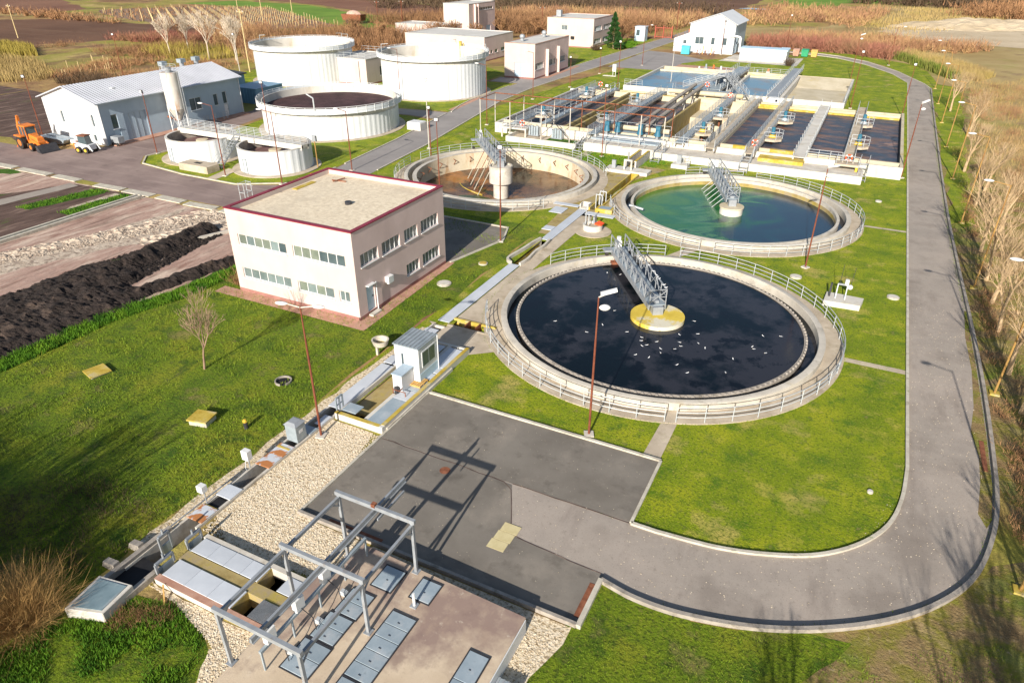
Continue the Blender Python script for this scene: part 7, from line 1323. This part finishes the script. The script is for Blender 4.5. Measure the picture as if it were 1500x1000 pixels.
stuff('brown_thicket', [(-20, 440), (60, 400), (200, 420), (240, 470), (60, 500), (-10, 480)], 700, 'twig_dark', (4, 9), .5, .7, 26, 4, .01, -.2, True)
stuff('brown_thicket', [(20, 372), (44, 366), (90, 350), (150, 380), (130, 420), (50, 410)], 600, 'twig', (3, 8), .35, .7, 34, 4, .02, -.2, True)
stuff('dry_reeds', [(-20, 240), (-4, 240), (60, 420), (-10, 420), (-40, 300)], 8000, 'reed', (.6, 1.7), .22, .5, 1, 0, .02, 0.05)
stuff('brown_thicket', [(-330, 300), (-180, 290), (-60, 330), (-60, 350), (-200, 366), (-340, 420)], 700, 'twig_dark', (3, 7), .4, .7, 20, 3, .02, -.05, True)
stuff('brown_thicket', [(-56, 292), (-10, 290), (0, 380), (-50, 380)], 300, 'twig_pink', (2, 5), .3, .7, 26, 3, .02, -.1, True)
stuff('brown_thicket', [(-420, 176), (-320, 190), (-250, 178), (-250, 186), (-320, 200), (-420, 200)], 260, 'twig', (1.5, 4), .25, .7, 26, 2, .05, -.1, True)
# near corner: tall dry bush bottom left and tangled twigs beside it
stuff('dark_undergrowth', [(-40, 8), (-30, 9.2), (-26.6, 12.5), (-27.6, 15.6), (-33, 16), (-42, 12), (-46, 4), (-36, 0)], 1100, 'twig_dark', (.15, .7), .02, 1.25, 22, .6, .25, -.15, True)
stuff('dry_grass_edge', [(-27.2, 14), (-26.2, 14), (-26.2, 38), (-26.9, 38)], 1800, 'reed', (.08, .25), .02, .8)
stuff('dry_twigs', [(-24.4, 10.6), (-22.2, 11.7), (-21.6, 11.0), (-23.6, 9.8)], 120, 'twig', (.2, .7), .015, 1.1, 16, .3, None, 0, True)
def bush(lb, x, y, n, h, m, w=.02, spread=1.2, lean=.7, grp=None):
    V, F = blades(np.array([[0., 0.]]), h*.5, h, w, lean, n, spread, True); V[:, 2] *= 1
    return pydata('bush', V, F, m, None, lb, 'bush', grp, (x, y, 0))
bush('tall dry golden bush in the bottom left corner of the scene', -27.4, 8.4, 7000, 2.9, 'bush_gold', .014, 1.2, 1.15)
bush('brown twiggy bush behind the golden one at the left edge', -28.6, 7.6, 3600, 2.3, 'twig', .014, 1.4, 1.15)
bush('small leafless shrub at the left rear corner of the office apron', -44.6, 37.8, 420, 2.0, 'twig', .025, .9)
bush('small bare shrub on the far lawn by the waste containers', -19.8, 191.8, 500, 3.2, 'twig_dark', .06, 1.3)
bush('dark red trimmed bush at the foot of the white office block', -71.8, 197.4, 900, 1.8, 'twig_dark', .1, 1.6)
# grass tufts near the camera, weeds along kerbs
stuff('grass_tufts', lw, 26000, 'blade', (.10, .34), .05, .9, 2, .12, .35, -.05)
stuff('grass_tufts', [(-6, 18), (-7.6, 14), (-7.6, 6), (12, 6), (10, 26), (5, 22.6), (0, 21.4), (-5, 20.6)], 9000, 'blade', (.06, .22), .04, .9, 2, .1, .5, -.1)
stuff('weed_bank', [(-50, 20), (-48.3, 20), (-48.1, 28.6), (-46.5, 34), (-46.2, 40), (-47.6, 40.6), (-48.4, 34), (-50, 29)], 5000, 'leafgreen', (.15, .5), .07, .8, 2, .15)
stuff('weed_bank', [(-25.8, 10.5), (-22.4, 12), (-19.4, 11), (-18.9, 9), (-20, 5), (-27, 6)], 7000, 'leafgreen', (.08, .34), .05, .9, 2, .12, .6, -.1)
stuff('weed_bank', [(-56.9, 44), (-55.8, 44), (-57.4, 35.5), (-58.2, 36)], 700, 'leafgreen', (.15, .4), .06, .8, 2, .15)
for pl, nn in (([(-79.5, 50), (-77.2, 50), (-79.5, 41.5), (-81.5, 41.5)], 900), ([(-75.2, 50), (-72.9, 50), (-73.4, 42.5), (-75.6, 42.5)], 900), ([(-34.5, 86), (-24, 88), (-22, 92.6), (-34, 92.6)], 1600)): stuff('weed_bank', pl, nn, 'leafgreen', (.15, .4), .07, .8, 2, .2)
def edge_tufts(pts, d, off, m='blade', h=(.06, .2), closed=False):
    P = np.array(resample(pts, d, closed))[:, :2]; P = P+rng.normal(size=P.shape)*off; V, F = blades(P, h[0], h[1], .045, .9, 4, .07); pydata('edge_grass', V, F, m, 'stuff')
edge_tufts(offset_line(road_in_s, -.16), .12, .05); edge_tufts(offset_line(road_out_s, -.18), .14, .06); edge_tufts([(-6.0, 31.15), (-21.2, 31.15)], .1, .05); edge_tufts([(-5.86, 25.8), (-5.86, 31)], .12, .04); edge_tufts(arc3(T1, 13.42, 0, TAU, 0, .3), .1, .05); edge_tufts(arc3(T2, 13.42, 0, TAU, 0, .3), .14, .05)
edge_tufts([(-29.9, 35.7), (-30.4, 50), (-29, 57)], .12, .06, 'leafgreen'); edge_tufts([(-45.4, 35.65), (-30.1, 35.65)], .12, .08); edge_tufts([(-26.1, 39.4), (-26.1, 51.8)], .12, .05, 'leafgreen')
edge_tufts(offset_line(road_out_s[60:], .16), .8, .04, 'reed', (.03, .1)); edge_tufts([(-21.15, 19), (-21.15, 31)], .5, .05, 'leafgreen', (.03, .1))
stuff('grass_tufts', [(-6, 31), (-20.8, 31.3), (-18, 36), (-12, 33.6), (-3.5, 35), (1.8, 40), (4, 46), (6.1, 48), (6.1, 36), (4, 29.6), (0, 26.6), (-5.8, 25.9)], 12000, 'blade', (.04, .13), .04, 1.0, 2, .1, .5, -.1)
stuff('grass_tufts', [(3.0, 46), (6.1, 46), (6.1, 96), (3, 96)], 5000, 'blade', (.05, .16), .05, 1.0, 2, .12, .5, -.05)
sheet('gutter_dirt', [(10.55, 60), (10.6, 50), (10.55, 42), (10.45, 37), (10.2, 34), (9.9, 33.2), (9.6, 34.2), (9.9, 37), (10.0, 39.5), (9.75, 42), (10.1, 45), (10.3, 50), (10.2, 55), (10.4, 60)], .019, 'verge')
# gravel stones and debris
def stones(name, poly, n, r0, r1, m):
    P = in_poly_pts(poly, n); V = []; F = []
    s = rng.uniform(r0, r1, n)
    base = np.array([(1, 0, 0), (0, 1, 0), (-1, 0, 0), (0, -1, 0), (0, 0, .8)]); 
    a = rng.uniform(0, TAU, n); ca, sa = np.cos(a), np.sin(a)
    bx_ = base[None, :, :]*s[:, None, None]*rng.uniform(.6, 1.3, (n, 5, 3)); X = bx_[..., 0]*ca[:, None]-bx_[..., 1]*sa[:, None]+P[:, :1]; Y = bx_[..., 0]*sa[:, None]+bx_[..., 1]*ca[:, None]+P[:, 1:]; Z = bx_[..., 2]+.02
    V = np.stack([X, Y, Z], -1).reshape(-1, 3); f = np.array([(0, 1, 4), (1, 2, 4), (2, 3, 4), (3, 0, 4)]); F = (f[None]+(np.arange(n)*5)[:, None, None]).reshape(-1, 3); return pydata(name, V, F, m, 'stuff')
stones('gravel_stones', [(-24.9, 25.8), (-21.45, 25.8), (-21.4, 18.6), (-16.7, 18.4), (-17.3, 15.7), (-24.8, 15.7)], 9000, .02, .055, 'stone')
stones('gravel_stones', [(-24.3, 12.2), (-17.4, 12.3), (-17.4, 9.6), (-18.4, 9.6), (-19.3, 11.2), (-22.3, 12.0)], 2500, .02, .055, 'stone')
stones('gravel_stones', [(-8.0, 17.5), (-6.4, 18.5), (-6.8, 17.2), (-7.2, 14), (-7.9, 9)], 1200, .02, .055, 'stone')
stones('road_grit', [(-6, 22), (-4, 21.6), (4, 24.4), (8, 28), (10, 34), (10.3, 60), (6.6, 60), (6.5, 36), (4, 29), (0, 26.4), (-5.9, 25.4)], 900, .012, .035, 'stone')
stones('road_grit', [(-21, 19.2), (-6.4, 19.2), (-6.3, 30.6), (-21, 30.6)], 500, .012, .035, 'stone')
stones('rubble', [(-61.5, 50), (-58, 50), (-68.5, 28), (-72, 28)], 3500, .04, .16, 'dirt_pale')
stones('soil_clods', [(-58, 46), (-55, 46), (-52, 30), (-50, 20), (-58, 16), (-60, 26)], 7000, .06, .28, 'soil_black')
stones('soil_clods', [(-49.8, 42), (-48.6, 42), (-50, 28), (-52, 28)], 2000, .05, .2, 'soil_black')
# trees
def tree(lb, h, m, seed, levels=5, name='bare_tree', r0=.16, spread=.55, loc=(0, 0, 0), grp=None, tw=.012, fork=3, trunkf=.28):
    rr = random.Random(seed); tr = MB(); cr = MB(); t = thing(name, lb, 'tree', (0, 0, 0), 0, grp)
    def grow(p, d, L, r, lev):
        segs = 3 if lev < 2 else 2; q = p
        for i in range(segs):
            d2 = (d+Vector((rr.uniform(-.12, .12), rr.uniform(-.12, .12), rr.uniform(-.02, .1)))).normalized(); nq = q+d2*(L/segs); ra = r*(1-.35*i/segs); rb = r*(1-.35*(i+1)/segs)
            (tr if lev == 0 else cr).tube(q, nq, ra, rb, 6 if lev < 2 else 3, caps=False); q = nq; d = d2
            if lev > 0 and i < segs-1 and lev < levels and rr.random() < .8:
                ax = Vector((rr.uniform(-1, 1), rr.uniform(-1, 1), rr.uniform(.1, .8))).normalized(); grow(q, (d+ax*.8).normalized(), L*.6, max(tw, rb*.5), lev+1)
        if lev >= levels: return
        for k in range(fork if lev < 3 else 2+(rr.random() < .5)):
            a = TAU*k/fork+rr.uniform(-.5, .5); u = d.orthogonal().normalized(); v = d.cross(u); s_ = spread*rr.uniform(.6, 1.2)
            grow(q, (d*math.cos(s_)+(u*math.cos(a)+v*math.sin(a))*math.sin(s_)+Vector((0, 0, .12))).normalized(), L*rr.uniform(.62, .82), max(tw, r*.55), lev+1)
    grow(Vector((0, 0, -.05)), Vector((rr.uniform(-.06, .06), rr.uniform(-.06, .06), 1)).normalized(), h*trunkf, r0, 0)
    tr.build('trunk', m, t, smooth=True); cr.build('crown', m, t); t.location = loc; return t
tree('small bare sapling standing alone on the left lawn', 6.2, 'bark', 5, 5, loc=(-36.5, 26.6, 0), r0=.09, spread=.36, tw=.010)
GT = 'bare trees right of the road'
pr = [tree('x', 7.5, 'bark_white', 21+i, 5, loc=(0, 0, 0), grp=GT, r0=.19, spread=.36+.05*i, tw=.009) for i in range(3)]
spots = [(12.9, 105.6, 'beside the fifth street lamp', 1), (12.6, 75.1, 'between the third and fourth street lamps', 1), (12.5, 67.7, 'just beyond the third street lamp', 1.05), (12.5, 62.6, 'just before the third street lamp', 1), (12.5, 57.3, 'halfway between the second and third street lamps', .9), (12.5, 50.6, 'just beyond the second street lamp', .95), (12.7, 45.6, 'just before the second street lamp', 1),
         (13.1, 148.5, 'where the road starts to bend far off', 1), (14.6, 128, 'far up the road in the scrub', 1), (13.2, 90.5, 'beyond the fourth street lamp', .9), (14.5, 97, 'set back in the scrub near the fifth lamp', .9), (13.0, 39, 'at the right image edge beside the road', 1.05), (14.8, 82, 'set back behind the fourth street lamp', 1), (13.6, 33.5, 'outside the road bend', 1.0)]
for i, (x, y, s, sc_) in enumerate(spots):
    lb = 'bare whitish tree '+s; src = pr[i % 3]
    if i < 3: o = src; o['label'] = lb; o.location = (x, y, 0); o.rotation_euler.z = i*2.0; o.scale = (sc_,)*3
    else: dup(src, (x, y, 0), i*1.7, lb, GT, sc_)
pd = [tree('x', 12.5, 'bark_pale', 41+i, 5, grp='pale bare trees behind the hangar', r0=.22, spread=.45, tw=.035) for i in range(2)]
for i, (x, y, s) in enumerate([(-151.8, 133.8, 'pale bare tree with a white trunk, middle of the group behind the hangar roof'), (-140.2, 131.9, 'pale bare tree nearest the tall left tank'), (-165.4, 133.7, 'yellowish bare tree in the reeds, left of the pale group'), (-167.2, 141, 'pale bare tree at the back of the group behind the hangar'), (-146, 137, 'slender bare tree between the two whitest trees')]):
    if i < 2: o = pd[i]; o['label'] = s; o.location = (x, y, 0)
    else: dup(pd[i % 2], (x, y, 0), i*1.3, s, None, .9)
pe = [tree('x', 8.0, 'twig', 61+i, 5, grp='brown bare trees round the far buildings', r0=.2, spread=.6, tw=.04, name='bare_tree') for i in range(2)]
es = [(-133, 168.5, 'brown bare tree left of the valve house roof'), (-128, 174.5, 'brown bare tree above the valve house'), (-121, 170, 'brown bare tree between valve house and store'), (-138, 176, 'brown bare tree at the left of the far thicket'), (-116, 187, 'round brown tree in front of the low annex'), (-110.3, 184, 'round brown tree in front of the tower building'), (-121, 190, 'brown tree at the left end of the annex'), (-105, 188, 'brown tree behind the store roof'), (-106, 206, 'brown tree right of the tower building'), (-99, 210, 'brown tree between the tower and the white office block'), (-94, 214, 'brown tree left of the white office block'), (-101, 220, 'brown tree behind the tower building'), (-70, 214, 'brown tree right of the conifer'), (-71, 222, 'brown tree behind the guard hut'), (-197, 160, 'brown bare tree at the edge of the ploughed field'), (-181, 152, 'brown bare tree in the scrub below the vineyard'), (-78, 228, 'brown tree behind the white office block')]
for i, (x, y, s) in enumerate(es):
    if i < 2: o = pe[i]; o['label'] = s; o.location = (x, y, 0)
    else: dup(pe[i % 2], (x, y, 0), i*1.1, s, None, random.uniform(.85, 1.1))
# off-camera row whose shadows reach the lawn and the bend
for i, (x, y, s, q) in enumerate([(-44, -7, 'bare tree standing behind the camera left of the meadow', 1.6), (-39, -9, 'second bare tree behind the camera on the left', 1.7), (-34, -6, 'third bare tree behind the camera on the left', 1.5), (4, 6, 'bare tree below the road bend outside the picture', 1.15), (9.4, 8, 'bare tree right of the road bend outside the picture', 1.3), (11, 12, 'tall bare tree outside the lower right corner', 1.4), (14, 17, 'bare tree in the scrub outside the lower right corner', 1.3), (13.4, 20.5, 'low bare tree near the road bend outside the picture', 1.2), (-31, -1, 'bare tree left of the camera outside the picture', 1.4), (-28, -3, 'bare tree by the channel head outside the picture', 1.4), (-34.5, 1.5, 'bare tree in the hedge outside the picture', 1.3), (13.5, 24, 'bare tree just right of the road bend', 1.05), (13.8, 29, 'bare tree beside the bend just outside the right image edge', 1.0)]): dup(pr[i % 3], (x, y, 0), i*1.1, s, GT, q)
stuff('far_hedge', [(-46, -3), (-26.5, -5), (-27.5, 0), (-31, 2.6), (-46, 4)], 620, 'twig_dark', (3.5, 7.5), .05, .6, 70, 1.2, None, 0, True)
# conifer
def conifer(lb, x, y, h, r_):
    t = thing('conifer', lb, 'conifer', (x, y, 0)); MB().tube((x, y, 0), (x, y, h*.95), .22, .04, 7).build('trunk', 'bark', t)
    n = 9000; u = rng.uniform(0, 1, n)**.75; z = .6+u*(h-.6); rad = r_*(1-u)**.8*(.55+.45*rng.uniform(0, 1, n))*(1+.25*np.sin(z*5)); a = rng.uniform(0, TAU, n)
    c0 = np.stack([rad*np.cos(a), rad*np.sin(a), z], 1); s = rng.uniform(.12, .3, n)
    d1 = rng.normal(size=(n, 3)); d1 /= np.linalg.norm(d1, axis=1)[:, None]; out = np.stack([np.cos(a), np.sin(a), -.4+0*a], 1)
    V = np.stack([c0-d1*s[:, None]*.5, c0+d1*s[:, None]*.5, c0+out*s[:, None]*1.2], 1).reshape(-1, 3); o = pydata('crown', V, np.arange(3*n).reshape(-1, 3), 'conifer'); o.parent = t
conifer('tall dark green conifer beside the white office block', -68.9, 203.4, 9.5, 2.4)
conifer('short dark green conifer right of the tall one', -66.8, 201.8, 4.0, 1.6)
bush('low green shrub between the conifers and the road', -65.4, 206, 1200, 1.6, 'leafgreen', .12, 2.0, .9)
bush('pale green weed patch near the guard hut', -67.2, 214, 1500, 1.4, 'leafgreen', .12, 2.6, 1.0)
# vineyard posts
pm = MB().bar((0, 0, 0), (0, 0, 1.9), .16).mesh('vineyard_post', 'wood_pole'); cnt = 0
d1 = Vector((-206+196.0, 188-182.0)) if False else None
vp = [(-238, 190), (-206, 188), (-186, 204), (-176, 216), (-200, 232), (-262, 268), (-300, 262), (-318, 226), (-296, 210)]
rows = []
for i in range(30):
    for j in range(40):
        x = -330+i*5.2+j*1.0; y = 180+j*3.6+i*.4
        if inpoly((x, y), vp): rows.append((x, y))
rows.sort(key=lambda p: p[0]**2+p[1]**2)
for x, y in rows[:280]:
    o = bpy.data.objects.new('vineyard_post', pm); C.objects.link(o); o.location = (x, y, 0); tag(o, 'pale wooden post in a row of the far vineyard', 'post', 'posts of the vineyard in the far field')
Vv = np.array(rows); V, F = blades(Vv+rng.uniform(-1, 1, Vv.shape), .5, 1.4, .5, .9, 5, 1.6); pydata('vines', V, F, 'twig', 'stuff')
V, F = blades(np.array(rows[280:]) if len(rows) > 281 else Vv[:2], 1.6, 2.0, .25, .05); pydata('far_vineyard_posts', V, F, 'wood_pole', 'stuff')
o = None
for i in range(46):
    x = random.uniform(-176, -128); y = random.uniform(100, 126)
    u = y-(.75*(-x-128)+70)
    if abs(u) > 22: continue
    o = bpy.data.objects.new('vine_stake', pm); C.objects.link(o); o.location = (x, y, 0); o.scale = (.8, .8, .8); tag(o, 'pale stake in the scrubby plot behind the hangar', 'stake', 'stakes in the plot behind the hangar')
